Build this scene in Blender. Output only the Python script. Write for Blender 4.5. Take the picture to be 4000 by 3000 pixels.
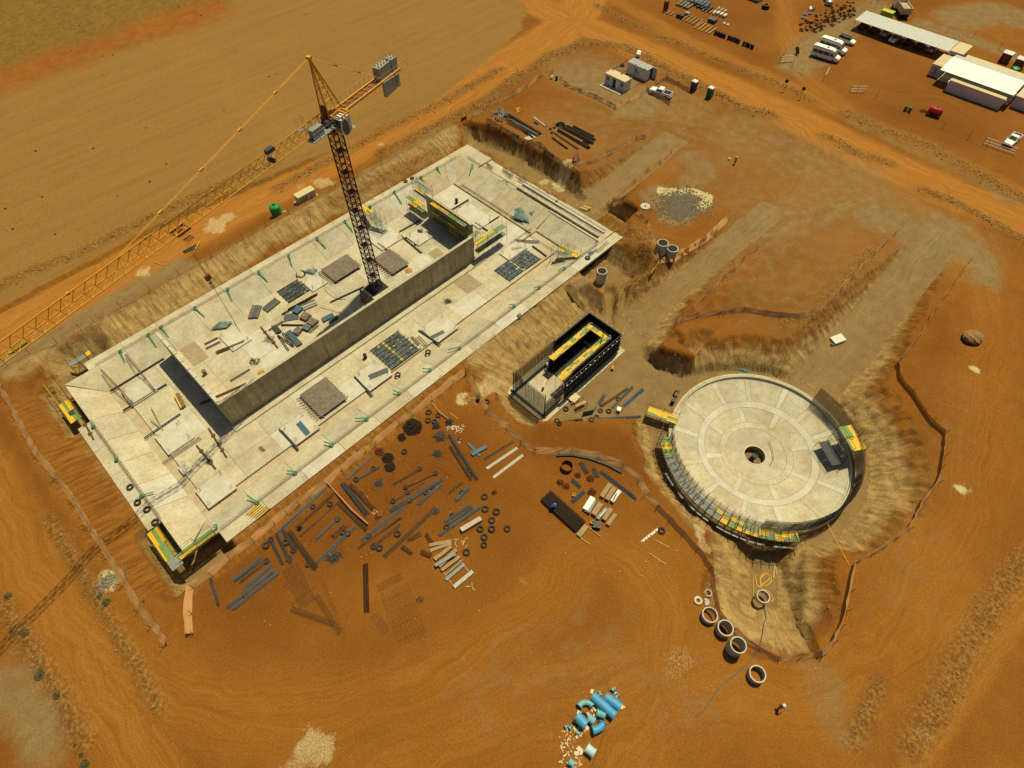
import bpy, math, random
import numpy as np
from mathutils import Vector, Matrix

random.seed(7)
scene = bpy.context.scene
for o in list(bpy.data.objects):
    bpy.data.objects.remove(o)
COL = scene.collection

# ------------------------------------------------------------------ camera
HCAM, YAW, PITCH, ROLL, FPX = 75.0, math.radians(44.81), math.radians(54.72), math.radians(-.31), 2325.0
_f = np.array([math.cos(YAW)*math.cos(PITCH), math.sin(YAW)*math.cos(PITCH), -math.sin(PITCH)])
_r = np.array([math.sin(YAW), -math.cos(YAW), 0.0])
_u = np.cross(_r, _f)
_r, _u = math.cos(ROLL)*_r + math.sin(ROLL)*_u, -math.sin(ROLL)*_r + math.cos(ROLL)*_u
cam_d = bpy.data.cameras.new('Camera')
cam = bpy.data.objects.new('Camera', cam_d)
COL.objects.link(cam)
cam.matrix_world = Matrix(((_r[0], _u[0], -_f[0], 0), (_r[1], _u[1], -_f[1], 0), (_r[2], _u[2], -_f[2], HCAM), (0, 0, 0, 1)))
cam_d.sensor_fit = 'HORIZONTAL'
cam_d.sensor_width = 36.0
cam_d.lens = 36.0*FPX/4000.0
cam_d.clip_end = 3000
cam_d.clip_start = .5
scene.camera = cam

# ------------------------------------------------------------------ light
SUN = Vector((-.43, -.085, -1.0)).normalized()
world = bpy.data.worlds.new('World')
scene.world = world
world.use_nodes = True
wn = world.node_tree
sky = wn.nodes.new('ShaderNodeTexSky')
sky.sky_type = 'NISHITA'
sky.sun_disc = False
sky.sun_elevation = math.asin(-SUN.z)
sky.sun_rotation = math.atan2(-SUN.x, -SUN.y)
sky.dust_density = 2.0
bg = wn.nodes['Background']
bg.inputs['Strength'].default_value = 0.05
wn.links.new(sky.outputs[0], bg.inputs[0])
sun_d = bpy.data.lights.new('Sun', 'SUN')
sun_d.energy = 5.0
sun_d.angle = math.radians(.53)
sun_d.color = (1.0, .865, .53)
sun = bpy.data.objects.new('Sun', sun_d)
COL.objects.link(sun)
sun.rotation_euler = SUN.to_track_quat('-Z', 'Y').to_euler()
sun.location = (0, 0, 120)
scene.view_settings.view_transform = 'Standard'
scene.view_settings.look = 'None'
scene.view_settings.exposure = -0.08
scene.view_settings.gamma = 1.0

# ------------------------------------------------------------------ pixel (4000x3000) -> world
def P(px, py, z=0.0):
    d = _f + _r*(px-2000)/FPX - _u*(py-1500)/FPX
    t = (z-HCAM)/d[2]
    return Vector((d[0]*t, d[1]*t, z))

# ------------------------------------------------------------------ materials
MATS = {}
def mat(name, col, rough=.85, metal=0.0, var=.18, scale=1.2, bump=.0, tint=None, fine=0.0, alpha=1.0, spec=.35, stain=0.0, streak=0.0):
    """noise-varied principled material; tint = second colour mixed by large noise"""
    if name in MATS:
        return MATS[name]
    m = bpy.data.materials.new(name)
    m.use_nodes = True
    nt = m.node_tree
    N = nt.nodes
    L = nt.links
    b = N['Principled BSDF']
    b.inputs['Roughness'].default_value = rough
    b.inputs['Metallic'].default_value = metal
    b.inputs['Specular IOR Level'].default_value = spec
    b.inputs['Alpha'].default_value = alpha
    geo = N.new('ShaderNodeNewGeometry')
    n1 = N.new('ShaderNodeTexNoise')
    n1.inputs['Scale'].default_value = scale
    n1.inputs['Detail'].default_value = 5
    n1.inputs['Roughness'].default_value = .65
    L.new(geo.outputs['Position'], n1.inputs['Vector'])
    rmp = N.new('ShaderNodeMapRange')
    rmp.inputs['From Min'].default_value = .3
    rmp.inputs['From Max'].default_value = .7
    L.new(n1.outputs['Fac'], rmp.inputs['Value'])
    mix = N.new('ShaderNodeMix')
    mix.data_type = 'RGBA'
    c1 = tuple(max(0, c*(1-var)) for c in col)
    c2 = tuple(min(1, c*(1+var)) for c in col) if tint is None else tint
    mix.inputs['A'].default_value = (*c1, 1)
    mix.inputs['B'].default_value = (*c2, 1)
    L.new(rmp.outputs['Result'], mix.inputs['Factor'])
    out = mix.outputs['Result']
    if fine > 0:
        n2 = N.new('ShaderNodeTexNoise')
        n2.inputs['Scale'].default_value = scale*9
        n2.inputs['Detail'].default_value = 3
        L.new(geo.outputs['Position'], n2.inputs['Vector'])
        r2 = N.new('ShaderNodeMapRange')
        r2.inputs['From Min'].default_value = .35
        r2.inputs['From Max'].default_value = .65
        r2.inputs['To Min'].default_value = 1-fine
        r2.inputs['To Max'].default_value = 1+fine
        L.new(n2.outputs['Fac'], r2.inputs['Value'])
        mm = N.new('ShaderNodeMix')
        mm.data_type = 'RGBA'
        mm.blend_type = 'MULTIPLY'
        mm.inputs['Factor'].default_value = 1
        L.new(out, mm.inputs['A'])
        L.new(r2.outputs['Result'], mm.inputs['B'])
        out = mm.outputs['Result']
    def over(sc, lo, hi, amt, c2, vec=None):
        n4 = N.new('ShaderNodeTexNoise')
        n4.inputs['Scale'].default_value = sc
        n4.inputs['Detail'].default_value = 7
        n4.inputs['Roughness'].default_value = .7
        L.new(vec or geo.outputs['Position'], n4.inputs['Vector'])
        r4 = N.new('ShaderNodeMapRange')
        r4.inputs['From Min'].default_value = lo
        r4.inputs['From Max'].default_value = hi
        r4.inputs['To Max'].default_value = amt
        L.new(n4.outputs['Fac'], r4.inputs['Value'])
        m4 = N.new('ShaderNodeMix')
        m4.data_type = 'RGBA'
        L.new(r4.outputs['Result'], m4.inputs['Factor'])
        L.new(out, m4.inputs['A'])
        m4.inputs['B'].default_value = (*c2, 1)
        return m4.outputs['Result']
    if stain > 0:
        out = over(.16, .5, .68, stain, (.33, .22, .10))
        out = over(.55, .55, .7, stain*.8, (.24, .19, .115))
        out = over(.33, .57, .66, stain*.5, (.62, .58, .46))
    if streak > 0:
        vm = N.new('ShaderNodeVectorMath')
        vm.operation = 'MULTIPLY'
        L.new(geo.outputs['Position'], vm.inputs[0])
        vm.inputs[1].default_value = (1.6, 1.6, .12)
        out = over(1.0, .42, .68, streak, (.13, .10, .05), vm.outputs[0])
        out = over(.25, .5, .7, streak*.6, (.52, .45, .30))
    L.new(out, b.inputs['Base Color'])
    if bump > 0:
        bp = N.new('ShaderNodeBump')
        bp.inputs['Strength'].default_value = bump
        bp.inputs['Distance'].default_value = .05
        n3 = N.new('ShaderNodeTexNoise')
        n3.inputs['Scale'].default_value = scale*6
        n3.inputs['Detail'].default_value = 4
        L.new(geo.outputs['Position'], n3.inputs['Vector'])
        L.new(n3.outputs['Fac'], bp.inputs['Height'])
        L.new(bp.outputs['Normal'], b.inputs['Normal'])
    MATS[name] = m
    return m

CONC_A = mat('concrete_warm', (.47, .43, .29), .9, scale=.3, tint=(.545, .505, .355), fine=.10, stain=.42)
CONC_B = mat('concrete_grey', (.425, .395, .285), .9, scale=.4, tint=(.50, .465, .35), fine=.12, stain=.42)
CONC_C = mat('concrete_tan', (.445, .40, .28), .9, scale=.5, tint=(.515, .47, .345), fine=.10, stain=.42)
CONC_W = mat('concrete_pale', (.52, .50, .40), .9, scale=.6, tint=(.575, .555, .46), fine=.08, stain=.28)
CONC_D = mat('concrete_wall', (.35, .285, .15), .9, scale=.5, tint=(.47, .40, .24), fine=.18, streak=.6)
CONC_G = mat('concrete_pipe', (.40, .39, .34), .9, scale=2, fine=.12)
SAND = mat('bedding_sand', (.42, .345, .215), .95, scale=.8, tint=(.50, .42, .28), fine=.14)
DARKP = mat('pit_shade_black', (.012, .012, .014), .7)  # painted darkness of the crane foot pit
PLY = mat('weathered_plywood', (.13, .105, .075), .8, scale=1.5, tint=(.22, .18, .135), fine=.2)
PLYT = mat('raw_timber', (.42, .29, .12), .85, scale=2, fine=.15)
TIMB = mat('old_timber', (.30, .21, .10), .85, scale=2, fine=.18)
STEELB = mat('blue_grey_steel', (.085, .11, .125), .6, .3, scale=3, fine=.2)
FORMB = mat('formwork_blue', (.05, .12, .17), .6, .1, scale=3, fine=.15)
FORMD = mat('formwork_dark', (.045, .055, .06), .65, .2, scale=3, fine=.2)
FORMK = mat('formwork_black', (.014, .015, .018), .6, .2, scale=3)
REBG = mat('rebar_grey', (.115, .12, .115), .6, .5, scale=3, fine=.2)
REBR = mat('rebar_rust', (.13, .05, .018), .85, .1, scale=3, tint=(.19, .085, .03), fine=.2)
REBB = mat('rebar_brown', (.12, .065, .022), .85, .1, scale=3, fine=.25)
REBD = mat('rebar_dark', (.035, .022, .014), .85, .1, scale=3, fine=.2)
TYRE = mat('tyre_rubber', (.025, .024, .022), .85, scale=4, tint=(.06, .045, .03))
YEL = mat('board_yellow', (.80, .50, .015), .6, scale=1.7, tint=(.70, .41, .02), fine=.08)
GRN = mat('board_green', (.13, .25, .05), .6, scale=1.7, tint=(.2, .31, .1), fine=.12)
GRY = mat('board_grey', (.17, .21, .21), .6, scale=1.7, tint=(.27, .30, .28), fine=.12)
TUBE = mat('scaffold_tube', (.10, .085, .045), .55, .5, scale=2)
TUBEY = mat('scaffold_tube_yellow', (.45, .30, .03), .6, scale=2)
CRY = mat('crane_yellow', (.72, .37, .03), .55, scale=1, tint=(.62, .29, .02))
CRM = mat('crane_maroon', (.06, .017, .022), .5, .1, scale=1, tint=(.09, .025, .028))
CRR = mat('crane_red_oxide', (.17, .05, .014), .6, scale=1.5)
GALV = mat('galvanised', (.36, .37, .36), .45, .6, scale=2)
CWT = mat('counterweight_concrete', (.30, .29, .24), .9, scale=1.2, fine=.15)
WHITE = mat('white_paint', (.80, .79, .74), .5, scale=1, var=.05)
WHITED = mat('dusty_white_panel', (.60, .58, .53), .6, scale=1.2, var=.1, fine=.05)
CREAM = mat('cream_roof', (.66, .58, .36), .6, scale=1.2, tint=(.55, .45, .24), fine=.08)
ROOFG = mat('grey_roof_sheet', (.48, .50, .47), .5, scale=1, var=.06)
ROOFW = mat('white_roof_sheet', (.86, .86, .82), .4, scale=1, var=.03)
BLACK = mat('black_paint', (.012, .012, .013), .5)
GLASS = mat('dark_glass', (.02, .03, .028), .12, spec=.6)
GLASSG = mat('green_glass', (.05, .10, .06), .1, spec=.6)
BLUEP = mat('pipe_blue', (.055, .30, .55), .45, scale=.8, tint=(.07, .34, .58), fine=.05)
BLUET = mat('pipe_teal', (.14, .40, .46), .5, scale=.8, tint=(.18, .44, .48), fine=.05)
BLUEL = mat('pipe_pale_blue', (.38, .60, .60), .5, scale=.8, fine=.05)
BLUEC = mat('cab_blue', (.01, .14, .42), .4)
GREENS = mat('strap_green', (.03, .24, .11), .6, scale=3)
GREENT = mat('tank_green', (.015, .22, .05), .45, scale=1, tint=(.02, .27, .07))
GREEND = mat('toilet_green', (.012, .12, .03), .5)
BLUED = mat('toilet_blue', (.01, .035, .12), .5)
TARP = mat('teal_tarpaulin', (.06, .12, .11), .6, scale=1.2, tint=(.16, .24, .22), fine=.2, bump=.4)
RED = mat('bowser_red', (.48, .025, .045), .4, scale=1)
RUSTR = mat('rusty_red_steel', (.20, .045, .014), .7, scale=2, tint=(.12, .035, .012))
NETM = mat('orange_net_post', (.11, .05, .02), .8)
LITTER = mat('litter_pale', (.60, .52, .36), .8, scale=4)
ROCK = mat('boulder_rock', (.36, .22, .10), .9, scale=1.1, tint=(.22, .11, .04), fine=.25, bump=.5)
RUBG = mat('rubble_grey', (.26, .24, .18), .9, scale=1.2, tint=(.17, .14, .09), fine=.2)
GRAV = mat('gravel_tan', (.38, .22, .085), .95, scale=.8, tint=(.27, .13, .045), fine=.2)
LEAF = mat('shrub_leaf', (.05, .10, .04), .8, scale=3, tint=(.09, .15, .07))
DRYB = mat('dry_shrub', (.045, .028, .014), .9, scale=3, tint=(.08, .05, .022))
SKIN = mat('skin', (.16, .075, .04), .6)
OVERB = mat('overall_blue', (.035, .04, .28), .8)
VEST = mat('vest_lime', (.35, .55, .03), .7)
CLOTH = mat('work_clothes', (.07, .07, .05), .85)
CLOTHG = mat('grey_shirt', (.22, .21, .17), .85)
HELB = mat('helmet_blue', (.05, .25, .6), .4)
HELW = mat('helmet_white', (.8, .8, .78), .4)
SKIPY = mat('skip_lime', (.42, .5, .02), .5)
TRUCKC = mat('truck_cream', (.55, .45, .27), .6, scale=2, fine=.1)
ORNG = mat('salmon_net_roll', (.40, .17, .075), .8, scale=2, fine=.15)

def netmat():
    m = bpy.data.materials.new('orange_netting')
    m.use_nodes = True
    nt = m.node_tree
    N, L = nt.nodes, nt.links
    b = N['Principled BSDF']
    b.inputs['Roughness'].default_value = .8
    geo = N.new('ShaderNodeNewGeometry')
    n = N.new('ShaderNodeTexNoise')
    n.inputs['Scale'].default_value = 1.3
    L.new(geo.outputs['Position'], n.inputs['Vector'])
    mix = N.new('ShaderNodeMix')
    mix.data_type = 'RGBA'
    mix.inputs['A'].default_value = (.48, .25, .085, 1)
    mix.inputs['B'].default_value = (.64, .37, .14, 1)
    L.new(n.outputs['Fac'], mix.inputs['Factor'])
    L.new(mix.outputs['Result'], b.inputs['Base Color'])
    w = N.new('ShaderNodeTexWave')
    w.wave_type = 'BANDS'
    w.bands_direction = 'Z'
    w.inputs['Scale'].default_value = 2.2
    w.inputs['Distortion'].default_value = 3
    L.new(geo.outputs['Position'], w.inputs['Vector'])
    r = N.new('ShaderNodeMapRange')
    r.inputs['To Min'].default_value = .72
    r.inputs['To Max'].default_value = .95
    L.new(w.outputs['Fac'], r.inputs['Value'])
    L.new(r.outputs['Result'], b.inputs['Alpha'])
    return m
NET = netmat()

def meshmat(name, col, pitch, fill):
    """see-through welded mesh / rebar curtain: procedural vertical rods"""
    m = bpy.data.materials.new(name)
    m.use_nodes = True
    b = m.node_tree.nodes['Principled BSDF']
    b.inputs['Base Color'].default_value = (*col, 1)
    b.inputs['Roughness'].default_value = .8
    return m
MESHD = meshmat('dark_mesh_wire', (.03, .024, .016), .2, .4)

# ------------------------------------------------------------------ mesh builder
class MB:
    def __init__(s):
        s.v = []
        s.f = []
    def add(s, vs, fs):
        n = len(s.v)
        s.v += [tuple(v) for v in vs]
        s.f += [tuple(i+n for i in f) for f in fs]
        return s
    def box(s, c, size, rz=0.0, M=None):
        sx, sy, sz = (d/2 for d in size)
        vs = [Vector((x, y, z)) for x in (-sx, sx) for y in (-sy, sy) for z in (-sz, sz)]
        R = M if M is not None else Matrix.Rotation(rz, 3, 'Z')
        vs = [R @ v + Vector(c) for v in vs]
        return s.add(vs, [(0, 1, 3, 2), (4, 6, 7, 5), (0, 4, 5, 1), (2, 3, 7, 6), (0, 2, 6, 4), (1, 5, 7, 3)])
    def beam(s, p, q, w, h, roll=None):
        """rectangular bar from p to q (w horizontal, h vertical-ish)"""
        p, q = Vector(p), Vector(q)
        d = (q-p)
        L = d.length
        if L < 1e-6:
            return s
        d /= L
        up = Vector((0, 0, 1)) if abs(d.z) < .95 else Vector((1, 0, 0))
        a = d.cross(up).normalized()
        b = a.cross(d).normalized()
        vs = []
        for e in (p, q):
            for i, j in ((-1, -1), (1, -1), (1, 1), (-1, 1)):
                vs.append(e + a*(i*w/2) + b*(j*h/2))
        return s.add(vs, [(0, 3, 2, 1), (4, 5, 6, 7), (0, 1, 5, 4), (1, 2, 6, 5), (2, 3, 7, 6), (3, 0, 4, 7)])
    def bar(s, p, q, r, n=5, r2=None, cap=True):
        p, q = Vector(p), Vector(q)
        d = q-p
        if d.length < 1e-6:
            return s
        d.normalize()
        up = Vector((0, 0, 1)) if abs(d.z) < .9 else Vector((1, 0, 0))
        a = d.cross(up).normalized()
        b = a.cross(d)
        r2 = r if r2 is None else r2
        vs = [e + (a*math.cos(t) + b*math.sin(t))*rr for e, rr in ((p, r), (q, r2)) for t in [2*math.pi*i/n for i in range(n)]]
        fs = [(i, (i+1) % n, n+(i+1) % n, n+i) for i in range(n)]
        if cap:
            fs += [tuple(range(n))[::-1], tuple(range(n, 2*n))]
        return s.add(vs, fs)
    def tube(s, pts, r, n=6):
        pts = [Vector(p) for p in pts]
        rings = []
        for i, p in enumerate(pts):
            d = (pts[min(i+1, len(pts)-1)] - pts[max(i-1, 0)])
            d.normalize()
            up = Vector((0, 0, 1)) if abs(d.z) < .9 else Vector((1, 0, 0))
            a = d.cross(up).normalized()
            b = a.cross(d)
            rr = r[i] if isinstance(r, (list, tuple)) else r
            rings.append([p + (a*math.cos(2*math.pi*k/n) + b*math.sin(2*math.pi*k/n))*rr for k in range(n)])
        vs = [v for g in rings for v in g]
        fs = []
        for i in range(len(pts)-1):
            for k in range(n):
                fs.append((i*n+k, i*n+(k+1) % n, (i+1)*n+(k+1) % n, (i+1)*n+k))
        fs += [tuple(range(n))[::-1], tuple((len(pts)-1)*n+k for k in range(n))]
        return s.add(vs, fs)
    def prism(s, poly, z0, z1):
        """poly: list of (x,y) or (x,y,zt,zb); vertical prism"""
        n = len(poly)
        zt = [p[2] if len(p) > 2 else z1 for p in poly]
        zb = [p[3] if len(p) > 3 else z0 for p in poly]
        vs = [(p[0], p[1], zb[i]) for i, p in enumerate(poly)] + [(p[0], p[1], zt[i]) for i, p in enumerate(poly)]
        fs = [tuple(range(n))[::-1], tuple(range(n, 2*n))] + [(i, (i+1) % n, n+(i+1) % n, n+i) for i in range(n)]
        return s.add(vs, fs)
    def lathe(s, prof, c, n=24, closed=False):
        """prof: list of (r,z) revolved about vertical axis at c"""
        m = len(prof)
        vs = [(c[0]+r*math.cos(2*math.pi*k/n), c[1]+r*math.sin(2*math.pi*k/n), c[2]+z) for k in range(n) for r, z in prof]
        fs = []
        for k in range(n):
            k2 = (k+1) % n
            for j in range(m if closed else m-1):
                j2 = (j+1) % m
                fs.append((k*m+j, k2*m+j, k2*m+j2, k*m+j2))
        return s.add(vs, fs)
    def torus(s, c, R, r, n=16, k=6, M=None, sq=1.0):
        vs = []
        for i in range(n):
            a = 2*math.pi*i/n
            for j in range(k):
                b = 2*math.pi*j/k
                v = Vector(((R+r*math.cos(b))*math.cos(a), (R+r*math.cos(b))*math.sin(a), r*sq*math.sin(b)))
                vs.append((M @ v if M is not None else v)+Vector(c))
        fs = [(i*k+j, ((i+1) % n)*k+j, ((i+1) % n)*k+(j+1) % k, i*k+(j+1) % k) for i in range(n) for j in range(k)]
        return s.add(vs, fs)
    def mesh(s, name, m, smooth=False, off=(0, 0, 0)):
        me = bpy.data.meshes.new(name)
        o = Vector(off)
        me.from_pydata([(v[0]-o.x, v[1]-o.y, v[2]-o.z) for v in s.v], [], s.f)
        if m is not None:
            me.materials.append(m)
        if smooth:
            me.polygons.foreach_set('use_smooth', [True]*len(me.polygons))
        me.validate()
        return me
    def build(s, name, m, parent=None, smooth=False, kind=None, label=None):
        off = parent_loc(parent) if parent is not None else (0, 0, 0)
        o = bpy.data.objects.new(name, s.mesh(name, m, smooth, off))
        COL.objects.link(o)
        if parent is not None:
            o.parent = parent
            WLOC[o.name] = Vector(off)
        if kind:
            o['kind'] = kind
        if label:
            o['label'] = label
        return o

WLOC = {}
def parent_loc(o):
    return WLOC.get(o.name, Vector((0, 0, 0)))
def thing(name, label, cat, loc, group=None):
    o = bpy.data.objects.new(name, None)
    COL.objects.link(o)
    o.empty_display_size = .3
    o.location = loc
    WLOC[o.name] = Vector(loc)
    tag(o, label, cat, group)
    return o
def tag(o, label=None, cat=None, group=None, kind=None):
    if label:
        o['label'] = label
    if cat:
        o['category'] = cat
        if not kind:
            o['kind'] = 'thing'
    if group:
        o['group'] = group
    if kind:
        o['kind'] = kind
    return o
def single(name, mb, m, label, cat, loc, group=None, smooth=False):
    """a thing that is one mesh with its origin at loc"""
    o = bpy.data.objects.new(name, mb.mesh(name, m, smooth, loc))
    COL.objects.link(o)
    o.location = loc
    WLOC[o.name] = Vector(loc)
    return tag(o, label, cat, group)
def inst(name, me, parent, loc, rz=0.0, M=None, scale=None):
    """object sharing mesh data, placed in world space under parent"""
    o = bpy.data.objects.new(name, me)
    COL.objects.link(o)
    w = (M.to_4x4() if M is not None else Matrix.Rotation(rz, 4, 'Z'))
    if scale is not None:
        w = w @ Matrix.Diagonal((*scale, 1))
    w.translation = Vector(loc) - (parent_loc(parent) if parent is not None else Vector((0, 0, 0)))
    if parent is not None:
        o.parent = parent
    o.matrix_basis = w
    return o
def axisM(d, up=(0, 0, 1)):
    """3x3 matrix: local X along d, local Z as close to up"""
    x = Vector(d).normalized()
    z = Vector(up)
    y = z.cross(x).normalized()
    z = x.cross(y)
    return Matrix((x, y, z)).transposed()
def rnd(a, b):
    return random.uniform(a, b)

# ------------------------------------------------------------------ terrain
def _hash(ix, iy, seed):
    h = (ix.astype(np.int64)*374761393 + iy.astype(np.int64)*668265263 + seed*974711) & 0x7fffffff
    h = ((h ^ (h >> 13))*1274126177) & 0x7fffffff
    return ((h ^ (h >> 16)) & 0xffff)/65535.0
def vnoise(x, y, seed=0):
    ix, iy = np.floor(x), np.floor(y)
    fx, fy = x-ix, y-iy
    fx, fy = fx*fx*(3-2*fx), fy*fy*(3-2*fy)
    a, b = _hash(ix, iy, seed), _hash(ix+1, iy, seed)
    c, d = _hash(ix, iy+1, seed), _hash(ix+1, iy+1, seed)
    return (a*(1-fx)+b*fx)*(1-fy) + (c*(1-fx)+d*fx)*fy
def fbm(x, y, scale, seed=0, octv=4):
    v, amp, tot = 0, 1.0, 0
    for i in range(octv):
        v = v + amp*vnoise(x/scale*2**i, y/scale*2**i, seed+i*7)
        tot += amp
        amp *= .55
    return v/tot
def sstep(a, b, x):
    t = np.clip((x-a)/(b-a), 0, 1)
    return t*t*(3-2*t)
def px(pts, z=0.0):
    return [tuple(P(a, b, z)[:2]) for a, b in pts]
def polydist(pts, X, Y, closed=False, uv=False):
    """distance to polyline (and signed across / along coordinates)"""
    D = np.full(X.shape, 1e9)
    U = np.zeros(X.shape)
    V = np.zeros(X.shape)
    run = 0.0
    n = len(pts)
    for i in range(n if closed else n-1):
        ax, ay = pts[i]
        bx, by = pts[(i+1) % n]
        dx, dy = bx-ax, by-ay
        L = math.hypot(dx, dy)
        if L < 1e-6:
            continue
        t = np.clip(((X-ax)*dx+(Y-ay)*dy)/(L*L), 0, 1)
        d = np.hypot(X-ax-t*dx, Y-ay-t*dy)
        if uv:
            m = d < D
            s = ((X-ax)*(-dy)+(Y-ay)*dx)/L
            U = np.where(m, np.sign(s)*d, U)
            V = np.where(m, run+t*L, V)
        D = np.minimum(D, d)
        run += L
    return (D, U, V) if uv else D
def smoothline(pts, n=6):
    """Catmull-Rom resampling of a polyline"""
    out = []
    for i in range(len(pts)-1):
        p0, p1, p2, p3 = pts[max(i-1, 0)], pts[i], pts[i+1], pts[min(i+2, len(pts)-1)]
        for k in range(n):
            t = k/n
            out.append(tuple(.5*(2*b+(c-a)*t+(2*a-5*b+4*c-d)*t*t+(3*b-a-3*c+d)*t**3) for a, b, c, d in zip(p0, p1, p2, p3)))
    out.append(tuple(pts[-1]))
    return out
def inside(pts, X, Y):
    r = np.zeros(X.shape, bool)
    n = len(pts)
    for i in range(n):
        x1, y1 = pts[i]
        x2, y2 = pts[(i+1) % n]
        if y1 == y2:
            continue
        c = ((y1 > Y) != (y2 > Y)) & (X < (x2-x1)*(Y-y1)/(y2-y1)+x1)
        r ^= c
    return r

TANK = Vector((57.2, 4.4, -3.3))
BX0, BX1, BY0, BY1 = -12.95, 77.05, 46.75, 89.8
xs = np.concatenate([np.arange(-400, -60, 20), np.arange(-60, -42, 1.5), np.arange(-42, 135, .34), np.arange(135, 250, 1.0), np.arange(250, 1001, 30)])
ys = np.concatenate([np.arange(-400, -60, 20), np.arange(-60, -38, 1.5), np.arange(-38, 116, .34), np.arange(116, 250, 1.2), np.arange(250, 1001, 30)])
GX, GY = np.meshgrid(xs, ys)
X, Y = GX.ravel(), GY.ravel()

N1 = fbm(X, Y, 14, 3)-.5
N2 = fbm(X, Y, 2.2, 11)-.5
N3 = fbm(X, Y, .8, 23, 3)-.5
near = (X > -45) & (X < 140) & (Y > -40) & (Y < 118)
Z = N1*.3

# windrows and scarps beside the roads
RIDGES = [
    (px([(1500, 600), (1750, 475), (1900, 400), (2050, 290), (2150, 220), (2300, 165), (2450, 190), (2600, 270), (2750, 340), (2900, 425), (3010, 450)]), .75, 1.9),
    (px([(3220, 530), (3350, 600), (3480, 640)]), .45, 1.4),
    (px([(3600, 740), (3750, 800), (3900, 880), (4020, 950)]), .45, 1.4),
    (px([(2330, 20), (2500, 110), (2700, 190), (2900, 272), (3100, 352), (3180, 400)]), .4, 1.1),
    (px([(3300, 440), (3450, 510), (3600, 560), (3800, 670), (3980, 770)]), .55, 1.8),
    (px([(1090, 735), (1300, 620), (1500, 510), (1750, 390), (1960, 270)]), .55, 1.3),
    (px([(-60, 1165), (120, 1075), (320, 1000), (600, 860), (860, 740), (1090, 640)]), .55, 1.2),
    (px([(190, 2030), (320, 2230), (420, 2400), (530, 2590), (620, 2760)]), .22, .9),
    (px([(4000, 2180), (3850, 2400), (3700, 2680), (3560, 2920)]), .3, 1.6),
    (px([(3430, 2680), (3400, 2760), (3330, 2900)]), -.4, 1.0),
    (px([(20, 2370), (120, 2530), (250, 2720), (330, 2900)]), .3, 1.2),
    (px([(3060, 1260), (3160, 1240), (3260, 1160), (3400, 990)]), .25, 1.5),
    (px([(2420, 900), (2520, 940), (2540, 1010), (2480, 1090)]), .9, 3.2),
    (px([(1700, 590), (1500, 690), (1300, 800)]), .3, 1.5),
    ([(-16, 95.2), (10, 95.0), (40, 94.8), (70, 94.6), (80, 95)], 1.25, 2.6),
    ([(-18.2, 50), (-18.0, 65), (-17.8, 80), (-17.5, 92)], .9, 2.4),
    ([(-8, 43.3), (10, 43.2), (30, 43.2)], .3, 1.6),
    ([(84.5, 64), (84.0, 75), (83.5, 90)], .9, 2.8),
    ([(78, 65.2), (90, 64.6), (105, 63.6)], .5, 1.6),
    ([(80, 51.4), (95, 51.4), (108, 51.8)], .35, 1.4),
    ([(70, 41.2), (82, 39.6), (96, 37.2)], .55, 1.8),
    ([(74, 24.6), (86, 23.4), (98, 22.6)], .4, 1.6),
    ([(80, 14.6), (95, 13.6), (110, 12.4)], .6, 1.8),
    ([(84, -5.2), (98, -4.0), (112, -2.6)], .55, 1.8),
]
rough = np.zeros(X.shape)
for pts, hgt, wid in RIDGES:
    d = polydist(pts, X, Y)
    g = np.exp(-(d/wid)**2)
    soft = len(pts) < 6 and pts[0][0] in (-16, -18.2, -8, 84.5, 78, 80, 70, 74, 84)
    Z = Z + g*hgt*((.9+.4*N2+.2*N3) if soft else (.75+1.1*N2+.9*N3))
    if not soft:
        rough = np.maximum(rough, g)
# field stands half a metre above the haul road
sc_d, sc_u, sc_v = polydist(px([(-300, 1360), (0, 1222), (420, 1000), (700, 850), (1090, 690), (1400, 545)]), X, Y, uv=True)
Z = Z + .75*sstep(-.35, .5, sc_u + N2*.6)*sstep(60, 45, X)*sstep(-60, -50, X)

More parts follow.
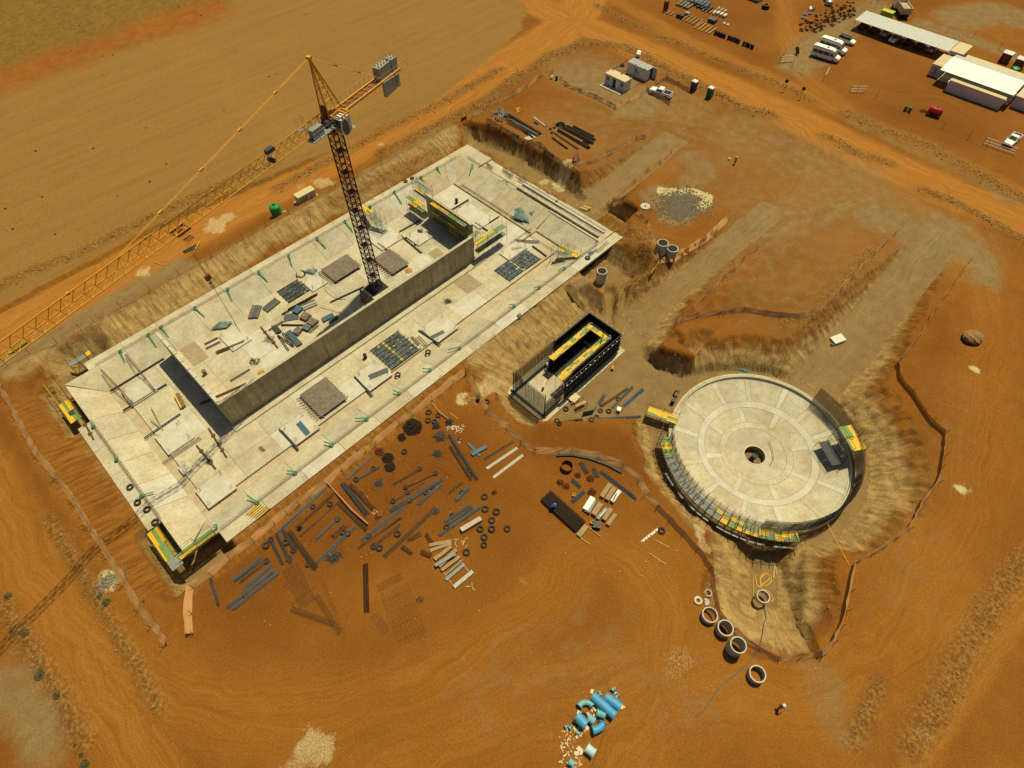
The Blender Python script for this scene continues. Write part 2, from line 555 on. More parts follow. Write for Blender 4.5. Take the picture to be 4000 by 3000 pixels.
# excavations: toe polygon, floor level, bank gradient
def circle(c, r, n=48):
    return [(c[0]+r*math.cos(2*math.pi*i/n), c[1]+r*math.sin(2*math.pi*i/n)) for i in range(n)]
def lin(x0, z0, x1, z1):
    return lambda X, Y: z0+(z1-z0)*np.clip((X-x0)/(x1-x0), 0, 1)
def const(z):
    return lambda X, Y: np.full(X.shape, z)
pm = px([(1985, 1545), (2026, 1437), (2136, 1338), (2232, 1261), (2300, 1205), (2345, 1228), (2440, 1238), (2500, 1300), (2520, 1400), (2575, 1440), (2660, 1470)], -4) + \
    px([(2600, 1560), (2560, 1640), (2480, 1632), (2300, 1634), (2130, 1642), (2060, 1630), (2000, 1570)], -2.5)
PITS = [
    # basin: rim ground, drops under the slabs
    ([(BX0, BY0), (BX1, BY0), (BX1, BY1), (BX0, BY1)], const(-1.12), lambda X, Y: np.where(Y > BY1-.5, .42, np.where(Y < BY0+.5, np.where(X < 33, .3, .6), .27)), .5),
    # open corner under the missing slab corner
    ([(-13.7, 45.7), (-6.6, 45.7), (-6.6, 49.0), (-10.8, 49.0), (-10.8, 55.5), (-13.7, 55.5)], const(-4.2), lambda X, Y: np.full(X.shape, 3.5), .2),
    # left-hand access scaffold pit
    ([(-13.9, 78.5), (-12.6, 78.5), (-12.6, 88.5), (-13.9, 88.5)], const(-2.6), lambda X, Y: np.full(X.shape, 1.6), .3),
    ([(-9, 89.6), (-4, 89.6), (-4, 91.6), (-9, 91.6)], const(-3.0), lambda X, Y: np.full(X.shape, 1.3), .3),
    # trench behind the right-hand end of the basin
    (px([(1838, 590), (1960, 640), (2110, 745), (2240, 812), (2280, 790), (2140, 690), (2010, 610), (1850, 545)], -3.2), const(-3.3), lambda X, Y: np.full(X.shape, 2.2), .5),
    (px([(2345, 845), (2372, 818), (2470, 868), (2425, 905)], -3.4), const(-3.6), lambda X, Y: np.full(X.shape, 5.0), .3),
    # main pit, pump chamber
    (pm, const(-4.0), lambda X, Y: np.where(Y > 38.6, np.where(X < 60, .5, 1.4), np.where(Y < 30, 2.4, 1.3)), .55),
    # tank
    ([(73.0, 2.0), (72.4, -.5), (71.2, -3.2), (69.3, -5.8), (67, -8), (64.3, -9.7), (61, -10.8), (57.3, -11.2), (53, -10.6), (49.8, -9.4), (46.5, -7), (43.5, -3.5), (42, 0), (41.6, 4), (42, 8), (43.3, 12), (45.5, 15.5), (48.5, 19), (52, 22),
      (59, 27.2), (59.1, 24), (60.1, 20.4), (64, 18.3), (68.5, 14.4), (70.8, 10.9), (72.1, 7.7), (73.2, 5)], const(-4.1),
     lambda X, Y: np.where((X < 62.5) & (Y > 20), 3.2, np.where((X < 50), 1.2, np.where(Y > 6, .70, np.where(X > 60, .62, .85)))), .6),
    # sump trench below the tank
    ([(46.0, -3.0), (48.0, -6.0), (44.6, -6.8), (38.9, -9.7), (36.9, -7.2), (42.2, -3.8)], const(-5.7), lambda X, Y: np.full(X.shape, 1.0), .4),
    # ramps
    ([(72, .2), (84, 0), (124, .6), (124, 7.6), (84, 7.5), (71, 8.0)], lin(74, -4.0, 116, -.05), lambda X, Y: np.full(X.shape, .9), .45),
    ([(60, 29.0), (70, 30.2), (104, 27.5), (104, 33.0), (76, 34.6), (60, 37.5)], lin(62, -4.0, 97, -.05), lambda X, Y: np.full(X.shape, 1.0), .45),
    ([(77.5, 54.4), (110, 55.0), (110, 61.0), (77.5, 61.4)], lin(77, -2.4, 106, -.02), lambda X, Y: np.full(X.shape, .95), .4),
    # sub-pit with the upright ring, and drain trench
    (px([(2292, 1088), (2372, 1022), (2470, 1085), (2420, 1140), (2362, 1150)], -3.6), const(-3.7), lambda X, Y: np.full(X.shape, 1.3), .5),
    (px([(2362, 1135), (2398, 1135), (2394, 1300), (2374, 1300)], -4.6), const(-5.0), lambda X, Y: np.full(X.shape, 4.5), .3),
    (px([(2420, 1200), (2436, 1130), (2446, 1135), (2440, 1215)], -3.6), const(-3.8), lambda X, Y: np.full(X.shape, 4.0), .3),
]
def steep(X, Y):
    """1 where the toe of the bank was cut near-vertical"""
    return np.where((Y > 7.5) & (Y < 21) & (X > 60) & (X < 79), .42, 0.0)
natural = Z.copy()
floorm = np.zeros(X.shape)
BU = X*.7+Y*.7
BD = np.zeros(X.shape)
BM = np.zeros(X.shape)
for poly, zf, kf, rg in PITS:
    bx = [p[0] for p in poly]
    by = [p[1] for p in poly]
    sel = (X > min(bx)-14) & (X < max(bx)+14) & (Y > min(by)-14) & (Y < max(by)+14)
    xx, yy = X[sel], Y[sel]
    d, _, vb = polydist(poly, xx, yy, closed=True, uv=True)
    ins = inside(poly, xx, yy)
    dd = np.where(ins, 0, d)
    wob = rg*(N2[sel]*.9+N3[sel]*.8+(fbm(xx, yy, 5, 31)-.5)*1.6)
    de = np.maximum(0, dd + np.where(ins, 0, wob*sstep(0, .8, dd)))
    st_ = steep(xx, yy) if rg >= .55 else 0.0
    h = zf(xx, yy) + kf(xx, yy)*np.maximum(0, de-st_*.9) + 3.4*np.minimum(de, st_*.9)
    if zf(xx[:1], yy[:1])[0] == -5.7:
        h = h-.3*de+np.where((de > 0) & (xx*.64-yy*.77 > 34.3), .9*sstep(.05, .25, de+N3[sel]*.4)+.9*sstep(1.9, 2.1, de+N3[sel]*.5), 0)
    zz = Z[sel]
    low = h < zz
    Z[sel] = np.where(low, h, zz)
    BU[sel] = np.where(low & ~ins, vb, BU[sel])
    BD[sel] = np.where(low & ~ins, dd, BD[sel])
    BM[sel] = np.where(low, np.where(ins, 0.0, sstep(.02, .3, zz-h)), BM[sel])
    fl = floorm[sel]
    fl = np.where(ins & (zf(xx, yy) <= zz+.05), 1.0, np.where(low, np.minimum(fl, sstep(.35, 0, dd)), fl))
    floorm[sel] = fl
# under the concrete
u = (X > BX0+.3) & (X < BX1-.3) & (Y > BY0+.3) & (Y < BY1-.3)
corner = inside(PITS[1][0], X, Y)
Z = np.where(u & ~corner, np.minimum(Z, -3.7), Z)
rt = np.hypot(X-TANK.x, Y-TANK.y)
Z = np.where(rt < 12.9, np.minimum(Z, -7.2), Z)
gy, gx = np.gradient(Z.reshape(GX.shape), ys, xs)
bk0 = sstep(.2, .6, np.hypot(gx, gy).ravel())*near*(Z < natural-.15)
N4 = fbm(X, Y, .55, 41, 2)-.5
rl = fbm(BU, BD*.28, .9, 51, 3)-.5
terr = np.abs(((Z*.95+N2*.8) % 1.0)-.5)-.25
Z = Z + near*(N3*.07) + bk0*(N2*.25+N3*.3+N4*.3+rl*.7+terr*.35)
ZG = Z.reshape(GX.shape)

def gz(x, y):
    i = int(np.clip(np.searchsorted(xs, x)-1, 0, len(xs)-2))
    j = int(np.clip(np.searchsorted(ys, y)-1, 0, len(ys)-2))
    fx = (x-xs[i])/(xs[i+1]-xs[i])
    fy = (y-ys[j])/(ys[j+1]-ys[j])
    return float((ZG[j, i]*(1-fx)+ZG[j, i+1]*fx)*(1-fy)+(ZG[j+1, i]*(1-fx)+ZG[j+1, i+1]*fx)*fy)
def at(x, y, dz=0.0):
    """ground point seen at pixel x, y"""
    z = 0.0
    for _ in range(9):
        p = P(x, y, z)
        z = .35*z+.65*gz(p.x, p.y)
    p = P(x, y, z)
    return Vector((p.x, p.y, z+dz))

# soil zones (what the ground is made of)
def band(pts, w, soft, wob=1.5, smooth=True):
    pts = smoothline(pts) if smooth and len(pts) > 2 else pts
    d = polydist(pts, X, Y)
    return sstep(w+soft, w-soft, d + wob*N2 + wob*1.5*N1)
ROADS = [
    (px([(-500, 1560), (0, 1300), (500, 1020), (1000, 755), (1500, 500), (1900, 290), (2120, 170), (2250, 60), (2300, -60)]), 6.6),
    (px([(1900, -90), (2100, 20), (2400, 150), (2800, 325), (3200, 510), (3600, 705), (4000, 860), (4300, 980)]), 5.4),
    (px([(2330, -40), (2700, 165), (3100, 345), (3400, 490), (3700, 620), (4050, 790)]), 2.6),
    (px([(-260, 1500), (-60, 1850), (90, 2130), (270, 2450), (450, 2750), (620, 3050)]), 3.6),
    (px([(4100, 2180), (3960, 2390), (3770, 2660), (3580, 3000)]), 1.9),
    (px([(350, 2520), (700, 2740), (1200, 2790), (1700, 2640), (2100, 2350), (2300, 2130), (2520, 2230), (2600, 2480), (2500, 2800), (2300, 3100)]), 4.5),
    (px([(1500, 3050), (2000, 2800), (2700, 2640), (3250, 2680), (3600, 2350), (3800, 1900), (3850, 1300), (3740, 900), (3400, 720), (3150, 760)]), 5.5),
    ([(60, 32), (80, 31.5), (104, 30), (125, 33), (138, 45)], 3.4),
    ([(72, 5), (95, 5), (120, 5), (135, 10), (140, 25)], 3.6),
    ([(78, 58), (95, 58), (112, 58), (125, 62)], 2.6),
    (px([(2950, 760), (3150, 830), (3350, 790), (3430, 700), (3330, 620)]), 4.0),
    (px([(2700, 1130), (2950, 1010), (3150, 880), (3330, 780)]), 4.5),
    (px([(3060, 0), (3080, 120), (3120, 240), (3180, 330), (3300, 420)]), 3.0),
    (px([(3330, 330), (3500, 380), (3700, 400), (3900, 560)]), 4.5),
    (px([(2150, 420), (2350, 460), (2550, 480), (2800, 520), (3000, 620)]), 4.0),
    (px([(1490, 60), (1530, 130), (1610, 165), (1720, 160), (1800, 120)]), 3.0),
    (px([(1480, 170), (1530, 260), (1600, 290)]), 2.2),
    (px([(2080, 420), (2180, 440), (2230, 500), (2330, 560)]), 2.5),
]
TR = np.zeros(X.shape)
TU = np.zeros(X.shape)
TV = np.zeros(X.shape)
best = np.full(X.shape, 1e9)
TW = np.zeros(X.shape)
for i, (pts, w) in enumerate(ROADS):
    d, uu, vv = polydist(smoothline(pts), X, Y, uv=True)
    q = d/w
    m = q < best
    best = np.where(m, q, best)
    TU = np.where(m, uu+i*40, TU)
    TV = np.where(m, vv+i*90, TV)
    TW = np.where(m, (1.0 if i < 5 else (.42 if i in (5, 6) else .8)), TW)
TR = TW*sstep(1.5, .3, best + N2*.6 + N1*1.2)
road = np.zeros(X.shape)
for i in (0, 1):
    road = np.maximum(road, band(ROADS[i][0], ROADS[i][1], 1.3, .9))
road = np.maximum(road, .55*band(ROADS[2][0], 2.4, 1.5))
road = np.maximum(road, .45*band(ROADS[3][0], 3.3, 1.5))
road = np.maximum(road, .6*band(ROADS[4][0], 1.7, .7, .5))
road = np.maximum(road, .32*band(ROADS[5][0], 4, 3.5, 3))
road = np.maximum(road, .30*band(ROADS[6][0], 5, 3.5, 3))
road = np.maximum(road, .5*band(ROADS[12][0], 2.5, 2))
field = sstep(-.5, 1.5, sc_u + N2)*sstep(70, 50, X)
fb = px([(1300, 600), (1700, 395), (1900, 240), (2020, 130), (2060, 40), (2000, -40), (1700, -200), (0, -200), (-200, 1300), (500, 950)])
field = np.maximum(field, inside(fb, X+N1*4, Y+N2*2)*1.0)
redband = band(px([(-200, 420), (0, 330), (300, 230), (560, 130), (820, 40)]), 5.5, 5, 5)
scrub = sstep(-2, 3, polydist(px([(-300, 480), (0, 365), (330, 262), (700, 130), (870, 40), (940, -30)]), X, Y, uv=True)[1] + N1*6)*sstep(120, 100, X)*sstep(118, 124, Y)
khaki = floorm*sstep(.3, -.2, Z)
for pts, w, s, amt in [
    (px([(2270, 300), (2380, 330), (2480, 400)]), 7, 3, .75),
    (px([(60, 1440), (260, 1300), (520, 1150), (700, 1060)]), 3, 2, .85),
    (px([(2690, 620), (2760, 650), (2700, 720)]), 3.5, 2.5, .6),
    (px([(3420, 850), (3520, 880), (3560, 930)]), 4.5, 2.5, .8),
    (px([(3780, 960), (3830, 1040), (3850, 1090)]), 3, 2, .85),
    (px([(2580, 770), (2700, 790), (2640, 840)]), 3.6, 2, .9),
    (px([(3000, 900), (3200, 800), (3400, 760)]), 7, 5, .55),
    (px([(2900, 520), (3100, 620), (3300, 700), (3500, 850), (3700, 950)]), 9, 6, .5),
    (px([(30, 2700), (120, 2800), (170, 2900)]), 3.0, 2.0, .75),
    (px([(3210, 2650), (3260, 2760), (3290, 2850)]), 2.5, 2.0, .4),
    (px([(2000, 640), (2200, 780)]), 4, 3, .4),
    (px([(2300, 520), (2700, 560), (3000, 800), (3300, 950), (3050, 1090)]), 15, 9, .34),
    (px([(2250, 260), (2450, 330), (2650, 420)]), 9, 6, .5),
    (px([(3750, 70), (3900, 50), (4050, 90)]), 7, 3, .8),
    (px([(3110, 260), (3200, 170), (3300, 110), (3420, 30)]), 5, 3, .75),
    (px([(3600, 90), (3800, 150), (3950, 215), (4050, 260)]), 2.5, 2, .7),
    (px([(3350, 480), (3500, 560), (3700, 640), (3950, 780)]), 1.8, 1.5, .5),
    (px([(1900, 2700), (2300, 2500), (2700, 2750)]), 6, 6, .22),
    (px([(3500, 2300), (3600, 1900), (3750, 1500)]), 5, 5, .2),
    (px([(240, 1420), (600, 1200), (1000, 960), (1400, 740), (1750, 530)]), 2.6, 1.4, .8),
    (px([(1850, 520), (2000, 590), (2150, 690), (2250, 740)]), 2.2, 1.5, .8),
    (px([(1880, 1380), (2050, 1260), (2250, 1100)]), 2.5, 1.5, .8),
    (px([(2530, 1690), (2560, 1850), (2700, 2050)]), .9, .8, .7),
]:
    khaki = np.maximum(khaki, amt*band(pts, w, s, 2, False))
pale = np.zeros(X.shape)
for a, b, r, amt in [(3800, 1442, .8, .9), (3755, 1912, 1.1, .9), (1230, 2930, 2.2, .5), (1180, 2985, 2, .35), (1270, 2895, 1.2, .45), (2735, 2070, 1.7, .6), (2760, 2140, 1.3, .45), (1806, 1555, 1.3, .8),
                     (1870, 1490, 1.4, .6), (2190, 670, 3, .75), (2130, 655, 1.6, .6), (440, 2265, 1.4, .6), (840, 880, 2.5, .55), (880, 850, 2, .5), (560, 1060, 1.6, .6), (580, 1050, .8, .7), (1270, 710, 2.4, .5),
                     (1490, 565, 1.0, .5), (1180, 735, 1.6, .35), (2215, 640, 1.6, .6), (3610, 2880, 1.5, .25), (2650, 2580, 2.5, .25), (2040, 2270, 1.0, .35), (1930, 1460, 3, .4)]:
    c = P(a, b)
    d = np.hypot(X-c.x, Y-c.y)
    pale = np.maximum(pale, amt*sstep(1.15*r, .45*r, d+(N2*1.3+N3*1.2)*r))
for pts in [px([(2592, 745), (2620, 752), (2690, 745), (2715, 748), (2760, 765), (2768, 790), (2745, 812)])]:
    pale = np.maximum(pale, sstep(1.5, .6, polydist(pts, X, Y)+N2*2))
gy, gx = np.gradient(ZG, ys, xs)
slope = np.hypot(gx, gy).ravel()
bank = np.maximum(BM*near, .6*sstep(.35, .7, slope)*near)
dark = np.zeros(X.shape)
for pts, w, s, amt in [
    (px([(1000, 2250), (1250, 2100), (1500, 1950), (1700, 1800)]), 7, 5, .75),
    (px([(2150, 1720), (2350, 1740), (2500, 1800)]), 4, 2, .85),
    (px([(600, 2100), (560, 1980), (350, 1800), (240, 1560), (180, 1450)]), 2.5, 2.5, .8),
    (px([(1300, 2650), (1700, 2500), (2050, 2200)]), 4, 4, .35),
    (px([(2000, 2150), (2300, 2180)]), 4, 4, .5),
    (px([(3650, 1500), (3720, 1700), (3700, 1900)]), 7, 5, .35),
    (px([(3560, 380), (3800, 500), (3650, 300)]), 8, 6, .55),
    (px([(2800, 80), (3000, 60)]), 9, 7, .5),
    (px([(2650, 1180), (2900, 1170), (3150, 1200)]), 3, 3, .6),
    (px([(3430, 2640), (3380, 2800)]), 1.4, 1.0, .9),
]:
    dark = np.maximum(dark, amt*band(pts, w, s, 3, False))

me = bpy.data.meshes.new('ground')
nx, ny = len(xs), len(ys)
idx = np.arange(nx*ny).reshape(ny, nx)
quads = np.stack([idx[:-1, :-1], idx[:-1, 1:], idx[1:, 1:], idx[1:, :-1]], -1).reshape(-1, 4)
me.vertices.add(nx*ny)
me.vertices.foreach_set('co', np.stack([X, Y, Z], -1).astype(np.float32).ravel())
me.loops.add(quads.size)
me.loops.foreach_set('vertex_index', quads.ravel().astype(np.int32))
me.polygons.add(len(quads))
me.polygons.foreach_set('loop_start', np.arange(0, quads.size, 4, dtype=np.int32))
me.polygons.foreach_set('loop_total', np.full(len(quads), 4, dtype=np.int32))
me.polygons.foreach_set('use_smooth', np.ones(len(quads), dtype=bool))
me.update()
for nm, arr in dict(road=road, field=field, scrub=scrub, redband=redband, khaki=khaki, pale=pale, bank=bank, dark=dark, rough=rough, track=TR).items():
    at_ = me.attributes.new(nm, 'FLOAT', 'POINT')
    at_.data.foreach_set('value', arr.astype(np.float32))
ab_ = me.attributes.new('buv', 'FLOAT_VECTOR', 'POINT')
ab_.data.foreach_set('vector', np.stack([BU, BD, Z], -1).astype(np.float32).ravel())
at_ = me.attributes.new('tuv', 'FLOAT_VECTOR', 'POINT')
at_.data.foreach_set('vector', np.stack([TU, TV, np.zeros_like(TU)], -1).astype(np.float32).ravel())
ground = bpy.data.objects.new('ground', me)
COL.objects.link(ground)
tag(ground, kind='structure')

def groundmat():
    m = bpy.data.materials.new('laterite_ground')
    m.use_nodes = True
    nt = m.node_tree
    N, L = nt.nodes, nt.links
    b = N['Principled BSDF']
    b.inputs['Roughness'].default_value = .95
    b.inputs['Specular IOR Level'].default_value = .1
    geo = N.new('ShaderNodeNewGeometry')
    pos = geo.outputs['Position']
    def att(n, vec=False):
        a = N.new('ShaderNodeAttribute')
        a.attribute_name = n
        return a.outputs['Vector' if vec else 'Fac']
    def noise(scale, det=4, vec=None, rough=.6):
        n = N.new('ShaderNodeTexNoise')
        n.inputs['Scale'].default_value = scale
        n.inputs['Detail'].default_value = det
        n.inputs['Roughness'].default_value = rough
        L.new(pos if vec is None else vec, n.inputs['Vector'])
        return n.outputs['Fac']
    def rng(v, a, c, lo=0.0, hi=1.0):
        r = N.new('ShaderNodeMapRange')
        r.inputs['From Min'].default_value = a
        r.inputs['From Max'].default_value = c
        r.inputs['To Min'].default_value = lo
        r.inputs['To Max'].default_value = hi
        L.new(v, r.inputs['Value'])
        return r.outputs['Result']
    def math_(op, a, c):
        n = N.new('ShaderNodeMath')
        n.operation = op
        n.use_clamp = False
        for i, v in enumerate((a, c)):
            if isinstance(v, (int, float)):
                n.inputs[i].default_value = v
            else:
                L.new(v, n.inputs[i])
        return n.outputs[0]
    def mix(fac, a, c, blend='MIX'):
        n = N.new('ShaderNodeMix')
        n.data_type = 'RGBA'
        n.blend_type = blend
        n.clamp_factor = True
        for k, v in (('Factor', fac), ('A', a), ('B', c)):
            if isinstance(v, tuple):
                n.inputs[k].default_value = (*v, 1)
            elif isinstance(v, (int, float)):
                n.inputs[k].default_value = v
            else:
                L.new(v, n.inputs[k])
        return n.outputs['Result']
    def vmul(v, s):
        n = N.new('ShaderNodeVectorMath')
        n.operation = 'MULTIPLY'
        L.new(v, n.inputs[0])
        n.inputs[1].default_value = s
        return n.outputs[0]
    big = rng(noise(.05, 4), .35, .65)
    med = rng(noise(.45, 5), .3, .7)
    fin = noise(5.0, 4)
    col = mix(big, (.205, .082, .015), (.285, .125, .028))
    col = mix(math_('MULTIPLY', med, .45), col, (.175, .066, .012))
    col = mix(att('dark'), col, mix(med, (.145, .052, .010), (.19, .072, .014)))
    # tyre tracks: streaks along the paths
    tuv = att('tuv', True)
    wv = N.new('ShaderNodeTexNoise')
    wv.inputs['Scale'].default_value = .12
    L.new(pos, wv.inputs['Vector'])
    wa = N.new('ShaderNodeVectorMath')
    wa.operation = 'MULTIPLY_ADD'
    L.new(wv.outputs['Color'], wa.inputs[0])
    wa.inputs[1].default_value = (5.0, 0, 0)
    L.new(tuv, wa.inputs[2])
    st = noise(1.0, 4, vmul(wa.outputs[0], (2.4, .07, 1.0)), .75)
    st2 = noise(1.0, 3, vmul(wa.outputs[0], (.6, .03, 1.0)), .6)
    streak = math_('MULTIPLY', rng(st, .42, .66), att('track'))
    col = mix(math_('MULTIPLY', streak, .36), col, (.34, .165, .045))
    col = mix(math_('MULTIPLY', math_('MULTIPLY', rng(st2, .47, .66), att('track')), .55), col, (.17, .066, .012))
    rd = mix(rng(st, .35, .68), (.31, .13, .026), (.43, .21, .055))
    rd = mix(math_('MULTIPLY', rng(st2, .5, .7), .5), rd, (.29, .115, .022))
    col = mix(att('road'), col, rd)
    # grey-olive gravel
    kh = mix(med, (.20, .138, .078), (.268, .19, .112))
    kh = mix(math_('MULTIPLY', streak, .55), kh, (.34, .255, .16))
    col = mix(rng(math_('ADD', att('khaki'), math_('MULTIPLY', math_('SUBTRACT', med, .5), .35)), .15, .75), col, kh)
    # stubble field with mower lines running along the haul road
    sp = N.new('ShaderNodeMapping')
    sp.inputs['Rotation'].default_value = (0, 0, math.radians(0))
    sp.inputs['Scale'].default_value = (.035, .45, 1)
    L.new(pos, sp.inputs['Vector'])
    ln = noise(1.0, 5, sp.outputs[0], .65)
    fl = mix(rng(ln, .25, .75), (.228, .13, .047), (.298, .178, .07))
    fl = mix(math_('MULTIPLY', big, .4), fl, (.255, .152, .055))
    fl = mix(math_('MULTIPLY', rng(noise(1.3, 4), .5, .75), .5), fl, (.325, .19, .055))
    fl = mix(math_('MULTIPLY', streak, .5), fl, (.20, .11, .035))
    col = mix(att('field'), col, fl)
    sc = mix(med, (.165, .10, .028), (.225, .14, .042))
    sc = mix(math_('MULTIPLY', rng(noise(.9, 4), .5, .7), .5), sc, (.29, .175, .043))
    col = mix(att('scrub'), col, sc)
    col = mix(att('redband'), col, mix(med, (.25, .088, .018), (.30, .125, .03)))
    # cut banks: red topsoil over yellow subsoil, with rills
    sz = N.new('ShaderNodeSeparateXYZ')
    L.new(pos, sz.inputs[0])
    deep0 = rng(math_('ADD', sz.outputs[2], math_('MULTIPLY', math_('SUBTRACT', noise(.5, 3), .5), 1.6)), -.9, -2.1)
    deep = math_('MAXIMUM', deep0, rng(att('khaki'), .1, .7))
    rill = noise(1.0, 4, vmul(att('buv', True), (1.9, .22, .6)), .6)
    lump = noise(.9, 4)
    bk = mix(rng(rill, .33, .67), (.25, .165, .08), (.47, .345, .195))
    bk = mix(math_('MULTIPLY', rng(lump, .5, .7), .55), bk, (.205, .115, .038))
    red = mix(rng(rill, .35, .65), (.17, .068, .014), (.285, .13, .032))
    col = mix(att('bank'), col, mix(deep, red, bk))
    # rubble windrows
    rb = mix(rng(noise(2.6, 4), .4, .65), (.14, .066, .018), (.35, .205, .08))
    col = mix(math_('MULTIPLY', att('rough'), .8), col, rb)
    # slurry and lime spills
    col = mix(rng(math_('ADD', att('pale'), math_('MULTIPLY', math_('SUBTRACT', fin, .5), .7)), .2, .75), col, mix(med, (.43, .37, .25), (.57, .51, .38)))
    # pebbles and fine grain
    vo = N.new('ShaderNodeTexVoronoi')
    vo.inputs['Scale'].default_value = 1.6
    L.new(pos, vo.inputs['Vector'])
    peb = rng(vo.outputs['Distance'], .11, .06)
    col = mix(math_('MULTIPLY', peb, math_('MULTIPLY', rng(noise(.7, 2), .5, .62), .55)), col, (.46, .29, .13))
    g = rng(fin, .3, .7, .80, 1.2)
    cmb = N.new('ShaderNodeCombineColor')
    for i in range(3):
        L.new(g, cmb.inputs[i])
    col = mix(1.0, col, cmb.outputs[0], 'MULTIPLY')
    g2 = rng(noise(16.0, 3), .3, .7, .86, 1.14)
    cmb2 = N.new('ShaderNodeCombineColor')
    for i in range(3):
        L.new(g2, cmb2.inputs[i])
    col = mix(1.0, col, cmb2.outputs[0], 'MULTIPLY')
    col = mix(1.0, col, (.90, .86, .62), 'MULTIPLY')
    L.new(col, b.inputs['Base Color'])
    bp = N.new('ShaderNodeBump')
    bp.inputs['Strength'].default_value = .55
    bp.inputs['Distance'].default_value = .16
    hh = math_('ADD', math_('MULTIPLY', noise(2.2, 5), .8), math_('MULTIPLY', noise(9, 3), .35))
    hh = math_('ADD', hh, math_('MULTIPLY', math_('MULTIPLY', rng(st, .4, .66), att('track')), -.35))
    hh = math_('ADD', hh, math_('MULTIPLY', math_('ADD', math_('MULTIPLY', rill, .5), math_('MULTIPLY', noise(3.2, 5, None, .75), 1.6)), math_('ADD', att('bank'), att('rough'))))
    L.new(hh, bp.inputs['Height'])
    L.new(bp.outputs['Normal'], b.inputs['Normal'])
    return m
me.materials.append(groundmat())

# ------------------------------------------------------------------ settling basin
ZR, ZF, ZGUT = -.9, -2.7, -3.0
CL, CN, CF, CR = -11.05, 48.8, 87.75, 72.9        # kerb lines
TL, TN, TF, TRR = -6.84, 53.0, 83.5, 66.6         # slope toes
basin = thing('settling_basin', 'large rectangular concrete basin with sloping sides and a long central wall', 'basin', (30, 68, ZR))
def rect(a, b, c, d):
    return [(a, c), (b, c), (b, d), (a, d)]
def panel(poly, z0, z1, m, name='slab_panel'):
    return MB().prism(poly, z0, z1).build(name, m, basin)
CM = [CONC_A, CONC_A, CONC_B, CONC_A, CONC_C]
G = .025
# rim strips
edges = lambda a, b, n: [a+(b-a)*i/n for i in range(n+1)]
ex = edges(-7.2, BX1, 14)
for i in range(14):
    jz = rnd(-.008, .008)
    panel(rect(ex[i]+G, ex[i+1]-G, CF+.05, BY1), ZR-.45, ZR+jz, random.choice(CM), 'rim_panel')
ex = edges(-6.4, BX1, 13)
for i in range(13):
    jz = rnd(-.008, .008)
    panel(rect(ex[i]+G, ex[i+1]-G, BY0, CN-.05), ZR-.45, ZR+jz, [CONC_A, CONC_B, CONC_W][i % 3], 'rim_panel')
ey = edges(55.6, 78.2, 4)
for i in range(4):
    panel(rect(BX0, CL-.05, ey[i]+G, ey[i+1]-G), ZR-.45, ZR+rnd(-.008, .008), [CONC_A, CONC_B][i % 2], 'rim_panel')
# sloping side slabs
def slopepanel(t0, t1, b0, b1, m):
    """t = top edge points, b = toe points (xy)"""
    poly = [(*t0, ZR, ZR-.35), (*t1, ZR, ZR-.35), (*b1, ZF-.28, ZF-.75), (*b0, ZF-.28, ZF-.75)]
    MB().prism(poly, 0, 0).build('slope_panel', m, basin)
n = 12
tx, bx_ = edges(CL, 68.5, n), edges(TL, 66.0, n)
for i in range(1, n):
    tx[i] = bx_[i] = -6.84+73*(i-.1)/n
cs = [CONC_A, CONC_B, CONC_A, CONC_A, CONC_B, CONC_C, CONC_A, CONC_B, CONC_A, CONC_B, CONC_W, SAND]
for i in range(n):
    slopepanel((tx[i]+G, CF), (tx[i+1]-G, CF), (bx_[i]+G, TF), (bx_[i+1]-G, TF), cs[i])
cs = [CONC_B, CONC_A, CONC_A, CONC_B, CONC_A, CONC_A, CONC_C, CONC_B, CONC_A, CONC_B, CONC_A, CONC_B]
tx, bx_ = edges(CL+.3, 74.5, n), edges(TL, 70.5, n)
for i in range(1, n):
    tx[i] = bx_[i] = -6.84+79*(i-.1)/n
for i in range(n):
    slopepanel((tx[i+1]-G, CN), (tx[i]+G, CN), (bx_[i+1]-G, TN), (bx_[i]+G, TN), cs[i])
ty = edges(CN+.3, CF-.3, 6)
by_ = edges(TN, TF, 6)
for i in range(1, 6):
    ty[i] = by_[i]
for i in range(6):
    slopepanel((CL, ty[i+1]-G), (CL, ty[i]+G), (TL, by_[i+1]-G), (TL, by_[i]+G), [CONC_A, CONC_W, CONC_A, CONC_A, CONC_B, CONC_A][i])
# right-hand end: wide slope in grey and sand bays
ry = [49.6, 61.2, 63.1, 68.6, 73.3, 78.2, 83.6, 87.0]
rm = [CONC_B, CONC_A, CONC_B, SAND, CONC_B, CONC_C, SAND]
for i in range(6):
    a, b = ry[i]+G, ry[i+1]-G
    poly = [(68.6 if i == 0 else 67.4, a, ZF-.05, ZF-.6), (CR, a, ZR, ZR-.4), (CR, b, ZR, ZR-.4), (68.6 if i == 0 else 67.4, b, ZF-.05, ZF-.6)]
    MB().prism(poly, 0, 0).build('slope_panel', rm[i], basin)
MB().prism([(66.02, 83.52, ZF-.28, ZF-.7), (67.4, 83.62, ZF-.05, ZF-.7), (CR, CF-.02, ZR, ZR-.4), (68.55, CF-.02, ZR, ZR-.4)], 0, 0).build('slope_panel', CONC_B, basin)
MB().prism([(67.42, 83.62, ZF-.05, ZF-.7), (CR, 83.62, ZR, ZR-.4), (CR, CF-.05, ZR, ZR-.4)], 0, 0).build('slope_panel', SAND, basin)
panel(rect(CR+.03, BX1, 49.0, 60.6), ZR-.5, ZR-.1, CONC_C, 'end_platform')
panel(rect(CR+.03, BX1, 60.65, 72.0), ZR-.5, ZR-.16, CONC_C, 'end_platform')
